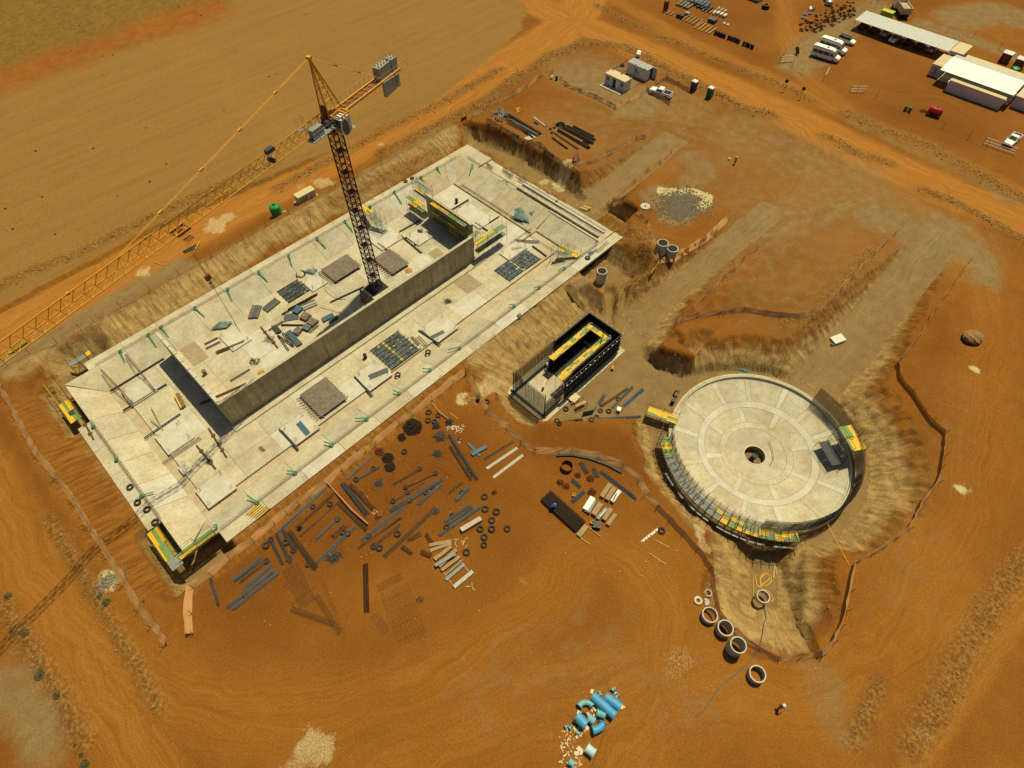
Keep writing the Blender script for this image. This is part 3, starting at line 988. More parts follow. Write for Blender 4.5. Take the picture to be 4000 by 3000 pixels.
panel(rect(CR+.03, BX1, 72.05, 82.2), ZR-.5, ZR-.3, CONC_A, 'end_platform')
panel(rect(CR+.03, BX1, 82.25, 89.7), ZR-.5, ZR-.02, CONC_B, 'end_platform')
panel(rect(73.6, 74.0, 50, 71.5), ZR-.1, ZR+.3, CONC_C, 'kerb_beam')
panel(rect(75.3, 75.7, 50, 71.5), ZR-.1, ZR+.22, CONC_W, 'kerb_beam')
panel(rect(CR-.1, CR+.25, 49.5, 62), ZR-.2, ZR+.12, CONC_C, 'kerb_beam')
for a, b, c, d in [(67.0, 67.35, 61.6, 83.6), (68.2, 68.55, 50.4, 61.2), (63.4, 68.2, 60.9, 61.2)]:
    panel(rect(a, b, c, d), ZF-.3, ZF+.28, CONC_D, 'kerb_beam')
# gutters and floor slabs
panel(rect(TL, 70.4, TN, 54.4), ZGUT-.3, ZGUT, SAND, 'gutter')
panel(rect(TL, -5.5, 54.45, TF), ZGUT-.3, ZGUT+.05, SAND, 'gutter')
fx, fy = edges(-5.45, 67.0, 12), [54.45, 58.2, 62.15, 66.0, 72.0, 77.8, TF-.05]
for i in range(12):
    for j in range(6):
        if i == 11 and j > 3:
            pass
        m = random.choice([CONC_A, CONC_A, CONC_C, CONC_A, CONC_B, CONC_W])
        panel(rect(fx[i]+.015, fx[i+1]-.015, fy[j]+.015, fy[j+1]-.015), ZF-.6, ZF+rnd(-.012, .012), m, 'floor_panel')
panel(rect(3.4, 56.0, 62.25, 63.55), ZF-.02, ZF+.22, CONC_A, 'wall_footing')
panel(rect(67.05, 68.15, 49.9, 61.15), ZF-.6, ZF-.02, CONC_A, 'floor_panel')
panel(rect(66.95, 68.2, 50.3, 60.9), ZF-.5, ZF+.02, CONC_C, 'floor_panel')
# raised white pads (from opposite corners in the photograph)
def padrect(a, b, c, d, z):
    w = [P(*q, z) for q in (a, b, c, d)]
    return (w[0].x+w[3].x)/2 if False else min(v.x for v in w)*.5+sorted(v.x for v in w)[1]*.5, sorted(v.x for v in w)[2]*.5+max(v.x for v in w)*.5, \
        min(v.y for v in w)*.5+sorted(v.y for v in w)[1]*.5, sorted(v.y for v in w)[2]*.5+max(v.y for v in w)*.5
PADS = [
    ((603, 1705), (705, 1639), (759, 1708), (657, 1778)),
    ((762, 1919), (868, 1835), (922, 1904), (817, 1988)),
    ((470, 1530), (570, 1466), (617, 1527), (514, 1585)),
    ((1093, 1674), (1189, 1614), (1250, 1668), (1159, 1738)),
    ((1382, 1467), (1473, 1403), (1530, 1464), (1445, 1527)),
    ((1638, 1286), (1740, 1222), (1780, 1286), (1711, 1337)),
    ((1180, 1098), (1235, 1070), (1283, 1102), (1219, 1140)),
    ((856, 1307), (930, 1268), (985, 1330), (900, 1372)),
    ((1400, 915), (1500, 870), (1570, 930), (1500, 975)),
    ((1590, 930), (1640, 885), (1690, 920), (1640, 960)),
    ((1780, 820), (1850, 780), (1910, 870), (1865, 900)),
    ((1960, 1000), (2010, 930), (2060, 960), (2000, 1020)),
    ((695, 1820), (730, 1805), (750, 1830), (712, 1858)),
]
for q in PADS:
    a, b, c, d = padrect(*q, ZF+.25)
    panel(rect(a, b, c, d), ZF+.01, ZF+.25, CONC_W, 'raised_pad')
# walls
def wallrun(x0, x1, y0, y1, z0, z1, m, n, name='wall_panel'):
    along_x = (x1-x0) > (y1-y0)
    e = edges(x0, x1, n) if along_x else edges(y0, y1, n)
    for i in range(n):
        r = rect(e[i]+.008, e[i+1]-.008, y0, y1) if along_x else rect(x0, x1, e[i]+.008, e[i+1]-.008)
        MB().prism(r, z0, z1+rnd(-.02, .02)).build(name, m, basin)
wallrun(3.65, 54.2, 63.6, 64.05, ZF-.1, 3.0, CONC_D, 7)
wallrun(3.66, 4.12, 64.06, 83.3, ZF-.1, 2.99, CONC_D, 4)
wallrun(56.2, 56.65, 66.2, 79.0, ZF-.1, 2.99, CONC_D, 3)
# pale laitance caps on the wall tops
MB().box((28.9, 63.825, 3.03), (50.5, .5, .05)).build('wall_cap', CONC_B, basin)
for i in range(9):
    MB().box((3.89, 65.2+i*2.1, 3.05), (.5, 1.95, .1)).build('wall_cap', CONC_W, basin)
MB().box((56.42, 72.6, 3.03), (.5, 12.8, .05)).build('wall_cap', CONC_B, basin)
# rebar starters along the kerbs
def pins(p, q, step, h, lean, r=.012, rails=True, splay=0):
    mb = MB()
    p, q = Vector(p), Vector(q)
    n = max(2, int((q-p).length/step))
    for i in range(n+1):
        b = p.lerp(q, i/n)
        mb.bar(b, b+Vector((lean[0]+rnd(-.05, .05), lean[1]+rnd(-.05, .05), h+rnd(-.06, .06))), r, 3, cap=False)
    if rails:
        for k in (.35, .8):
            o = Vector((lean[0]*k, lean[1]*k, h*k))
            mb.bar(p+o, q+o, r*1.2, 3)
    return mb
for a, b, ln in [((-6, CF, ZR), (72, CF, ZR), (0, .1)), ((-6, CN, ZR), (72, CN, ZR), (0, -.1)), ((CL, 56, ZR), (CL, 78, ZR), (-.1, 0)),
                 ((CR+.5, 50, ZR), (CR+.5, 86, ZR), (.1, 0)), ((CR+1.6, 50, ZR), (CR+1.6, 71, ZR), (0, 0)), ((CR+2.9, 50, ZR), (CR+2.9, 74, ZR), (0, 0)),
                 ((66.4, 55, ZF), (66.4, 62, ZF), (0, 0)), ((67.9, 65, ZF), (67.9, 82, ZF), (0, 0)), ((62, 62.0, ZF), (68, 62.0, ZF), (0, 0))]:
    pins(a, b, .22, .55, ln).build('rebar_starters', REBB, basin, kind='stuff')
    pins((a[0]+(.22 if ln[0] else 0), a[1]+(.22 if ln[1] else 0), a[2]), (b[0]+(.22 if ln[0] else 0), b[1]+(.22 if ln[1] else 0), b[2]), .22, .5, (0, 0)).build('rebar_starters', REBB, basin, kind='stuff')
# starter bars at pad corners
mb = MB()
for q in PADS:
    a, b, c, d = padrect(*q, ZF+.25)
    for cx_, cy_ in ((a+.5, c+.5), (b-.5, c+.5), (a+.5, d-.5), (b-.5, d-.5)):
        for k in range(6):
            x, y = cx_+rnd(-.25, .25), cy_+rnd(-.25, .25)
            mb.bar((x, y, ZF+.2), (x, y, ZF+rnd(.8, 1.3)), .014, 3)
mb.build('rebar_starters', REBB, basin, kind='stuff')
# kickers on the floor: low dark walls
for a, b in [((480, 1604), (650, 1500)), ((430, 1528), (640, 1400)), ((1290, 1180), (1420, 1120)), ((1560, 905), (1640, 860)), ((1855, 870), (1905, 900)), ((1910, 870), (1950, 845)), ((1745, 830), (1830, 780)),
             ((1635, 1290), (1720, 1345)), ((2080, 960), (2135, 1000)), ((1385, 1470), (1455, 1545)), ((1090, 1675), (1165, 1755)), ((1475, 950), (1560, 1010)), ((1120, 1410), (1180, 1470))]:
    w0, w1 = P(*a, ZF+.2), P(*b, ZF+.2)
    MB().beam((w0.x, w0.y, ZF+.16), (w1.x, w1.y, ZF+.16), .16, .3).build('floor_kicker', FORMD, basin)

# ------------------------------------------------------------------ circular tank base
tank = thing('circular_tank_base', 'round concrete clarifier base with panelled cone floor and central well', 'tank base', (TANK.x, TANK.y, -3.3))
def zc(r):
    return -3.72-(13.0-r)*.2
def sector(r0, r1, a0, a1, m, name, dz=0.0, n=8, th=.3):
    mb = MB()
    vs, fs = [], []
    for i in range(n+1):
        a = a0+(a1-a0)*i/n
        c, s = math.cos(a), math.sin(a)
        for r in (r0, r1):
            vs.append((TANK.x+r*c, TANK.y+r*s, zc(r)+dz))
        for r in (r0, r1):
            vs.append((TANK.x+r*c, TANK.y+r*s, zc(r)+dz-th))
    for i in range(n):
        k = i*4
        fs += [(k, k+1, k+5, k+4), (k+2, k+6, k+7, k+3), (k+1, k+3, k+7, k+5), (k, k+4, k+6, k+2)]
    fs += [(0, 2, 3, 1), (n*4, n*4+1, n*4+3, n*4+2)]
    mb.add(vs, fs)
    return mb.build(name, m, tank)
TWO = 2*math.pi
sector(1.6, 4.5, 0, TWO, CONC_C, 'hub_slab', n=64)
sector(4.53, 5.45, 0, TWO, CONC_A, 'ring_strip', .012, n=72)
sector(7.93, 8.95, 0, TWO, CONC_W, 'ring_strip', .012, n=96)
sector(12.72, 12.95, 0, TWO, CONC_A, 'ring_strip', .012, n=96)
a_in = [math.radians(d) for d in (8, 52, 97, 140, 187, 232, 277, 320)]
hw = .42
for i, a in enumerate(a_in):
    b = a_in[(i+1) % 8]+(TWO if i == 7 else 0)
    sector(5.48, 7.9, a+hw/6.6, b-hw/6.6, [CONC_C, CONC_A][i % 2], 'floor_panel', -.004)
    sector(5.48, 7.9, a-hw/6.6+.004, a+hw/6.6-.004, CONC_W, 'spoke_strip', .012, n=2)
a_out = [math.radians(d) for d in (12, 40, 66, 94, 118, 146, 172, 200, 226, 254, 280, 304, 328, 350)]
for i, a in enumerate(a_out):
    b = a_out[(i+1) % 14]+(TWO if i == 13 else 0)
    sector(8.98, 12.69, a+hw/10.8, b-hw/10.8, [CONC_C, CONC_A, CONC_B][(i*5) % 3], 'floor_panel', -.004)
    sector(8.98, 12.69, a-hw/10.8+.003, a+hw/10.8-.003, [CONC_W, CONC_A][i % 2], 'spoke_strip', .012, n=2)
MB().lathe([(1.6, -6.0), (1.6, -8.2), (0, -8.2)], (TANK.x, TANK.y, 0), 32).build('well_lining', CONC_D, tank)
MB().lathe([(1.75, -6.05), (1.75, -5.92), (1.55, -5.92), (1.55, -6.05)], (TANK.x, TANK.y, 0), 40).build('well_kerb', CONC_W, tank)
mb = MB().bar((TANK.x-.5, TANK.y+.2, -8.2), (TANK.x-.1, TANK.y-.1, -5.9), .38, 14).torus((TANK.x-.1, TANK.y-.1, -5.85), .4, .07, 16, 6)
mb.build('feed_pipe', FORMD, tank, smooth=False)
MB().lathe([(13.6, -5.2), (13.6, -3.35), (12.95, -3.3), (12.95, -4.3)], (TANK.x, TANK.y, 0), 96).build('ring_footing', CONC_A, tank)
def arcpins(R, a0, a1, step, h, r, z, hoops, mname, name, lean=0.0):
    mb = MB()
    n = int((a1-a0)*R/step)
    for i in range(n+1):
        a = a0+(a1-a0)*i/n
        c, s = math.cos(a), math.sin(a)
        l = lean+rnd(-.04, .04)
        mb.bar((TANK.x+R*c, TANK.y+R*s, z), (TANK.x+(R+l)*c, TANK.y+(R+l)*s, z+h+rnd(-.1, .1)), r, 3, cap=False)
    for k in range(hoops):
        zz = z+h*(k+.5)/hoops
        RR = R+lean*(k+.5)/hoops
        m2 = max(8, int((a1-a0)*R/1.2))
        pts = [(TANK.x+RR*math.cos(a0+(a1-a0)*i/m2), TANK.y+RR*math.sin(a0+(a1-a0)*i/m2), zz) for i in range(m2+1)]
        mb.tube(pts, r*1.1, 3)
    mb.build(name, mname, tank, kind='stuff')
R_ = math.radians
arcpins(13.15, 0, TWO, .24, .5, .010, -3.35, 1, REBB, 'rebar_starters')
# tall cages of wall reinforcement on the right-hand and lower side
for rr in (13.15, 13.4):
    arcpins(rr, R_(-150), R_(-6), .15, 3.2, .017, -3.35, 16, MESHD, 'wall_rebar_cage', .05)
    arcpins(rr, R_(-232), R_(-150), .22, 2.0, .013, -3.35, 5, MESHD, 'wall_rebar_cage', .02)

# ------------------------------------------------------------------ pump chamber
chamber = thing('pump_chamber', 'long narrow pump chamber under construction in black formwork and rebar', 'chamber', (48, 34.8, -4))
X0, X1, Y0, Y1 = 38.7, 57.0, 31.4, 38.2
MB().prism(rect(X0-.9, X1+.9, Y0-.9, Y1+.9), -4.4, -3.86).build('blinding_slab', CONC_A, chamber)
MB().prism(rect(X0, X1, Y0+.1, Y1-.1), -3.85, -3.6).build('base_slab', CONC_C, chamber)
def formwall(p, q, z0, z1, nrm, bay=1.2):
    p, q = Vector((*p, 0)), Vector((*q, 0))
    d = (q-p)
    L = d.length
    d /= L
    n = max(1, round(L/bay))
    nr = Vector((*nrm, 0))
    for i in range(n):
        a, b = p+d*(L*i/n+.02), p+d*(L*(i+1)/n-.02)
        mb = MB().beam((a.x, a.y, (z0+z1)/2), (b.x, b.y, (z0+z1)/2), .12, z1-z0)
        mb.build('formwork_panel', FORMK, chamber)
        m2 = MB()
        c = (a+b)/2
        for k in (-.3, .3):
            e = c+d*k*L/n+nr*.12
            m2.beam((e.x, e.y, z0), (e.x, e.y, z1+.05), .12, .14)
        m2.build('soldier', FORMD, chamber)
    m3 = MB()
    for k in (.15, .5, .85):
        zz = z0+(z1-z0)*k
        a, b = p+nr*.26, q+nr*.26
        m3.beam((a.x, a.y, zz), (b.x, b.y, zz), .14, .16)
    m3.build('waler', FORMK, chamber)
    m4 = MB()
    for i in range(int(L/1.1)+1):
        e = p+d*(i*1.1)+nr*.4
        for k in (1.0,):
            m4.box((e.x, e.y, z0+(z1-z0)*k), (.13, .13, .1))
    m4.build('tie_nuts', GALV, chamber)
formwall((48.2, Y1), (X1, Y1), -3.6, .35, (0, 1))
formwall((X1, Y0), (X1, Y1), -3.6, .35, (1, 0))
formwall((43.2, Y0), (X1, Y0), -3.6, .35, (0, -1))
MB().prism(rect(45.6, X1-.2, Y0+.3, Y1-.3), -3.58, -3.45).build('chamber_shade_sheet', FORMK, chamber)  # added black sheet: paints in the deep shadow inside the chamber
formwall((46.0, Y0+1.0), (X1-1.1, Y0+1.0), -3.6, -.2, (0, 1))
formwall((46.0, Y1-1.1), (X1-1.1, Y1-1.1), -3.6, -.2, (0, -1))
formwall((X1-1.1, Y0+1), (X1-1.1, Y1-1.1), -3.6, -.2, (-1, 0))
def curtain(p, q, z0, z1, step=.14, hz=.3, r=.018):
    mb = MB()
    p, q = Vector((*p, 0)), Vector((*q, 0))
    n = int((q-p).length/step)
    for i in range(n+1):
        b = p.lerp(q, i/n)
        mb.bar((b.x, b.y, z0), (b.x+rnd(-.03, .03), b.y+rnd(-.03, .03), z1+rnd(-.12, .12)), r, 3, cap=False)
    k = z0+.2
    while k < z1-.1:
        mb.bar((p.x, p.y, k), (q.x, q.y, k), r, 3)
        k += hz
    return mb
for off in (0, .28):
    curtain((X0+off, Y0+off), (X0+off, Y1-off), -3.7, 1.2).build('rebar_curtain', REBD, chamber, kind='stuff')
    curtain((X0+off, Y1-off), (48.2, Y1-off), -3.7, 1.0).build('rebar_curtain', REBD, chamber, kind='stuff')
    curtain((X0+off, Y0+off), (43.2, Y0+off), -3.7, -.4).build('rebar_curtain', REBD, chamber, kind='stuff')
mb = MB()
for x, y in ((X0, Y0), (X0, Y1), (X0+.3, Y0+.3), (X0+.3, Y1-.3)):
    mb.bar((x, y, -3.8), (x, y, 1.5), .06, 6)
mb.build('corner_post', REBD, chamber)
# starter mat in front of the open end
mb = MB()
for i in range(26):
    y = Y0+.1+i*.26
    mb.bar((X0-2.7, y, -3.75), (X0+.2, y, -3.75), .014, 3)
for i in range(9):
    x = X0-2.6+i*.33
    mb.bar((x, Y0, -3.73), (x, Y1, -3.73), .014, 3)
mb.build('starter_mat', REBD, chamber, kind='stuff')
MB().beam((X0-.1, Y0-.4, -3.72), (X0-.1, Y1+.4, -3.72), .3, .25).build('edge_form', FORMD, chamber)

# ------------------------------------------------------------------ tower crane
MX, MY = 37.02, 71.21
crane = thing('tower_crane', 'tall tower crane with maroon lattice mast and long yellow jib over the basin', 'crane', (MX, MY, ZF))
HALF = .75
def latt_box(mb, z0, z1, nb, h=HALF, r=.075, rd=.035):
    cs = [(h, h), (-h, h), (-h, -h), (h, -h)]
    for x, y in cs:
        mb.beam((MX+x, MY+y, z0), (MX+x, MY+y, z1), r*2, r*2)
    dz = (z1-z0)/nb
    for i in range(nb):
        za, zb, zm = z0+dz*i, z0+dz*(i+1), z0+dz*(i+.5)
        for k in range(4):
            a, b = cs[k], cs[(k+1) % 4]
            mb.bar((MX+a[0], MY+a[1], za), (MX+b[0], MY+b[1], zm), rd, 4)
            mb.bar((MX+b[0], MY+b[1], zm), (MX+a[0], MY+a[1], zb), rd, 4)
            mb.bar((MX+a[0], MY+a[1], za), (MX+b[0], MY+b[1], za), rd, 4)
nsec = 9
zs_ = [ -3.4+i*(28.0+3.4)/nsec for i in range(nsec+1)]
for i in range(nsec):
    mb = MB()
    latt_box(mb, zs_[i]+.03, zs_[i+1]-.03, 3, rd=.045)
    s = mb.build('mast_section', CRM, crane)
    mb = MB()
    zz = zs_[i]+.4
    mb.box((MX+.1*(-1)**i, MY, zz), (1.1, 1.2, .04))
    mb.build('landing_grate', CRM, s)
    mb = MB()
    for k in range(11):
        mb.bar((MX-.2, MY+.3, zs_[i]+k*.31), (MX+.2, MY+.3, zs_[i]+k*.31), .018, 4)
    for xx in (-.2, .2):
        mb.bar((MX+xx, MY+.3, zs_[i]), (MX+xx, MY+.3, zs_[i+1]), .025, 4)
    mb.build('ladder', CRM, s)
MB().prism(rect(MX-1.7, MX+1.7, MY-1.5, MY+1.5), ZF-.2, ZF+.02).build('foot_pit_shade', DARKP, crane)  # flat black slab painted as the dark of the open pit round the mast
D = Vector((-.9654, -.2606, 0))         # jib direction
S = Vector((-D.y, D.x, 0))              # sideways
O = Vector((MX, MY, 0))
def J(t, s, z):
    return O+D*t+S*s+Vector((0, 0, z+max(0, t)*.016))
# slewing unit
MB().lathe([(0, 28.0), (1.1, 28.0), (1.15, 28.5), (1.0, 28.5), (1.0, 28.8), (0, 28.8)], (MX, MY, 0), 20).build('slew_ring', CRR, crane)
mb = MB()
M3 = axisM(D)
mb.box(O+Vector((0, 0, 29.6)), (2.0, 1.9, 1.5), M=M3)
mb.box(O+D*-.2+Vector((0, 0, 28.95)), (2.4, 1.6, .3), M=M3)
mb.build('slew_platform', CRR, crane)
# A-frame tower head
mb = MB()
APEX = J(1.0, 0, 38.3)-Vector((0, 0, .016))
foot = [J(.9, .7, 30.3), J(.9, -.7, 30.3), J(-1.9, .7, 30.3), J(-1.9, -.7, 30.3)]
for p in foot:
    mb.beam(p, APEX, .14, .14)
for k in (.15, .3, .45, .6, .75):
    q = [p.lerp(APEX, k) for p in foot]
    q2 = [p.lerp(APEX, k+.15) for p in foot]
    for i, j in ((0, 1), (1, 3), (3, 2), (2, 0)):
        mb.bar(q[i], q[j], .04, 4)
        mb.bar(q[i], q2[j], .035, 4)
mb.box(APEX, (.5, .6, .35), M=M3)
mb.build('tower_head', CRY, crane)
mb = MB().box(J(1.05, .1, 31.3), (.35, .7, 1.6), M=M3)
mb.build('slew_motor', CRR, crane)
# jib: triangular lattice, in sections
def jibsec(t0, t1, nb, w=.62, h=1.55, zb=29.75):
    mb = MB()
    mb.beam(J(t0, 0, zb+h), J(t1, 0, zb+h), .1, .1)
    for s in (-w, w):
        mb.beam(J(t0, s, zb), J(t1, s, zb), .09, .09)
    dt = (t1-t0)/nb
    for i in range(nb):
        a, b, m_ = t0+dt*i, t0+dt*(i+1), t0+dt*(i+.5)
        for s in (-w, w):
            mb.bar(J(a, s, zb), J(m_, 0, zb+h), .036, 4)
            mb.bar(J(m_, 0, zb+h), J(b, s, zb), .036, 4)
        mb.bar(J(a, -w, zb), J(a, w, zb), .035, 4)
        mb.bar(J(a, -w, zb), J(b, w, zb), .03, 4)
    mb.box(J(t1-.05, 0, zb+h), (.35, .22, .25), M=M3)
    return mb.build('jib_section', CRY, crane)
for i in range(6):
    jibsec(1.6+i*9.6, 1.6+(i+1)*9.6-.04, 7)
# pendant bars
def pendant(p, q, n, name='tie_bar'):
    mb = MB()
    for s in (-.09, .09):
        mb.bar(p+S*s, q+S*s, .035, 4)
    for i in range(1, n):
        c = p.lerp(q, i/n)
        mb.box(c, (.6, .26, .2), M=axisM(q-p))
    return mb.build(name, CRY, crane)
pendant(APEX, J(34, 0, 31.4), 5)
pendant(APEX, J(-10.6, .5, 30.6), 3)
pendant(APEX, J(-10.6, -.5, 30.6), 3)
# counter-jib
mb = MB()
for s in (-.75, .75):
    mb.beam(J(-1.4, s, 30.0), J(-15.0, s, 30.0), .22, .35)
for i in range(12):
    t = -1.8-i*1.2
    mb.beam(J(t, -.75, 30.0), J(t, .75, 30.0), .1, .16)
    mb.bar(J(t, -.75, 30.0), J(t-1.2, .75, 30.0), .04, 4)
mb.build('counter_jib', CRY, crane)
MB().box(J(-6, 0, 29.98), (9.2, 1.2, .04), M=M3).build('walkway', CRR, crane)
mb = MB()
for s in (-1.05, 1.05):
    for i in range(15):
        t = -1.6-i*1.05
        mb.bar(J(t, s, 30.0), J(t, s, 31.1), .022, 4)
    for z in (30.55, 31.1):
        mb.bar(J(-1.6, s, z), J(-16.3, s, z), .018, 4)
mb.build('handrail', GALV, crane)
for i in range(6):
    t = -10.9-i*.66-(.3 if i > 3 else 0)
    for sgn, (zt, hh) in ((1, (31.5, 1.9)), (-1, (31.5, 1.9))):
        c = J(t, sgn*.31, zt+.4-hh/2)
        b = MB().box(c, (.63, .56, hh), M=M3).build('counterweight_block', CWT, crane)
        mb = MB()
        mb.box(c+Vector((0, 0, hh/2+.08)), (.12, .12, .18), M=M3)
        mb.build('lifting_eye', FORMD, b)
    if i < 5:
        MB().box(J(t-.1, .8, 28.9), (.64, .45, 2.2-.1*i), M=M3).build('counterweight_block', CWT, crane)
# winch platform on the jib side with grey cabinets
mb = MB()
mb.box(J(3.3, 1.15, 29.6), (4.6, 1.3, .08), M=M3)
mb.build('service_platform', GALV, crane)
mb = MB()
for i in range(5):
    mb.bar(J(1.2+i*1.05, 1.78, 29.6), J(1.2+i*1.05, 1.78, 30.7), .022, 4)
for z in (30.15, 30.7):
    mb.bar(J(1.2, 1.78, z), J(5.5, 1.78, z), .018, 4)
mb.build('handrail', GALV, crane)
for i, t in enumerate((4.6, 3.6)):
    MB().box(J(t, 1.05, 30.3), (.96, .85, 1.3), M=M3).build('electrical_cabinet', STEELB if False else GRY, crane)
mb = MB().bar(J(1.6, 1.2, 30.1), J(1.6, .0, 30.1), .42, 12)
mb.build('winch_drum', FORMD, crane)
mb = MB()
for s in (-.9, -1.3):
    mb.bar(J(4.0, s, 29.8), J(4.0, s, 32.0), .03, 4)
    mb.bar(J(5.0, s, 29.8), J(5.0, s, 32.0), .03, 4)
mb.box(J(4.5, -1.1, 30.2), (1.2, .7, .1), M=M3)
mb.build('anemometer_frame', GALV, crane)
# driver's cab: white shell, blue roof band, big side window, hung beside the mast
CB = O+D*1.0+S*1.75
CB = Vector((MX, MY, 0)) + Vector((.5, -1.9, 0))
F3 = Vector((-.9654, -.2606, 0))            # cab front
F3.normalize()
S3 = Vector((-F3.y, F3.x, 0))
def K(a, s, z):
    return CB+F3*a*1.12+S3*s*1.12+Vector((0, 0, 29.6+(z-28.3)*1.12))
cab = MB()
prof = [(-.85, 27.25), (.35, 27.0), (.75, 27.45), (.95, 28.3), (.78, 29.25), (-.85, 29.35)]
vs = [K(a, -.62, z) for a, z in prof]+[K(a, .62, z) for a, z in prof]
n6 = len(prof)
cab.add(vs, [tuple(range(n6))[::-1], tuple(range(n6, 2*n6))]+[(i, (i+1) % n6, n6+(i+1) % n6, n6+i) for i in range(n6)])
cabo = cab.build('cab', WHITE, crane)
wp = [(-.35, 27.35), (.28, 27.12), (.66, 27.5), (.84, 28.3), (.70, 29.0), (.1, 29.15), (-.3, 28.6)]
for s in (-.635, .635):
    mb = MB()
    vs = [K(a, s, z) for a, z in wp]
    vs += [K(a, s*.985, z) for a, z in wp]
    m7 = len(wp)
    mb.add(vs, [tuple(range(m7)), tuple(range(m7, 2*m7))[::-1]]+[(i, m7+i, m7+(i+1) % m7, (i+1) % m7) for i in range(m7)])
    mb.build('side_window', GLASSG, cabo)
    MB().beam(K(-.35, s*1.01, 28.1), K(.9, s*1.01, 28.1), .03, .05).build('window_bar', BLACK, cabo)
mb = MB()
vs = [K(.77, -.55, 27.47), K(.77, .55, 27.47), K(.965, .55, 28.3), K(.965, -.55, 28.3), K(.83, -.55, 29.1), K(.83, .55, 29.1)]
mb.add(vs, [(0, 1, 2, 3), (3, 2, 5, 4)])
mb.build('windscreen', GLASS, cabo)
MB().add([K(.80, -.635, 29.2), K(.80, .635, 29.2), K(.2, .635, 29.345), K(.2, -.635, 29.345), K(.84, -.635, 29.0), K(.84, .635, 29.0)], [(0, 1, 2, 3), (4, 5, 1, 0)]).build('blue_roof_band', BLUEC, cabo)
mb = MB()
mb.beam(K(-.3, -.62, 29.6), K(-.3, .62, 29.6), .14, .3)
for s in (-.62, .62):
    mb.beam(K(-.9, s, 29.6), K(1.0, s, 29.6), .12, .22)
mb.beam(K(1.0, -.62, 29.6), K(1.0, .62, 29.6), .12, .22)
mb.beam(K(-.9, -.62, 29.6), K(-.9, .62, 29.6), .12, .22)
mb.build('cab_bracket', CRY, crane)
MB().box(K(-1.2, 0, 27.3), (.9, 1.3, .06), M=axisM(F3)).build('cab_landing', GALV, crane)
def text(body, size, loc, M, m, parent, name='lettering', ext=.004):
    cu = bpy.data.curves.new(name, 'FONT')
    cu.body = body
    cu.size = size
    cu.extrude = ext
    cu.align_x = 'CENTER'
    cu.align_y = 'CENTER'
    tmp = bpy.data.objects.new(name, cu)
    COL.objects.link(tmp)
    dg = bpy.context.evaluated_depsgraph_get()
    me_ = bpy.data.meshes.new_from_object(tmp.evaluated_get(dg))
    bpy.data.objects.remove(tmp)
    me_.materials.clear()
    me_.materials.append(m)
    o = bpy.data.objects.new(name, me_)
    COL.objects.link(o)
    o.parent = parent
    w = M.to_4x4()
    w.translation = Vector(loc)-parent_loc(parent)
    o.matrix_basis = w
    return o
# lettering runs up the white rear edge of the cab side
zl = Vector((0, 0, 1))
for s in (1,):
    nrm = S3*s
    xl = zl.copy()
    yl = nrm.cross(xl)
    Mt = Matrix((xl, yl, nrm)).transposed()
    text('POTAIN', .5, K(-.6, s*.645, 28.25), Mt, BLACK, crane)
# trolley, ropes and hook block
tr = thing('crane_trolley', 'small orange trolley hanging under the crane jib', 'trolley', J(26.5, 0, 29.6))
mb = MB()
for s in (-.62, .62):
    mb.beam(J(25.6, s, 29.55), J(27.4, s, 29.55), .12, .2)
mb.beam(J(25.6, -.62, 29.55), J(25.6, .62, 29.55), .1, .15)
mb.beam(J(27.4, -.62, 29.55), J(27.4, .62, 29.55), .1, .15)
mb.box(J(26.5, 0, 29.35), (.6, .5, .35), M=M3)
mb.beam(J(26.0, .9, 28.8), J(27.0, .9, 28.8), .8, .05)
mb.build('carriage', CRR, tr)
mb = MB()
HOOK = J(26.5, 0, 22.2)
for s in (-.3, .3):
    for t in (26.3, 26.7):
        mb.bar(J(t, s, 29.5), HOOK+S*s*.5, .012, 3)
mb.build('hoist_rope', BLACK, tr)
hk = thing('hook_block', 'rusty hook block and rope hanging from the crane jib', 'hook', HOOK)
MB().box(HOOK, (.7, .3, .7), M=M3).build('sheave_block', CRR, hk)
mb = MB()
mb.tube([HOOK+Vector((0, 0, -.35)), HOOK+Vector((0, 0, -.7)), HOOK+D*.18+Vector((0, 0, -.9)), HOOK+D*.3+Vector((0, 0, -.72))], .06, 6)
mb.build('hook', CRR, hk)
mb = MB()
for q in (D*.9, D*-.9, S*.7):
    mb.bar(HOOK+Vector((0, 0, -.7)), HOOK+q*.4+Vector((0, 0, -1.6)), .025, 4)
mb.tube([HOOK+Vector((0, 0, -.8)), HOOK+Vector((.05, 0, -5)), HOOK+Vector((.1, .05, -10.5))], .03, 4)
mb.build('chain_sling', FORMD, hk)
# second, inner jib winch
mb = MB().box(J(11.5, .3, 31.5), (1.2, .6, .5), M=M3).bar(J(11.5, -.5, 30.0), J(11.5, .5, 30.0), .3, 10)
mb.build('trolley_winch', FORMD, crane)

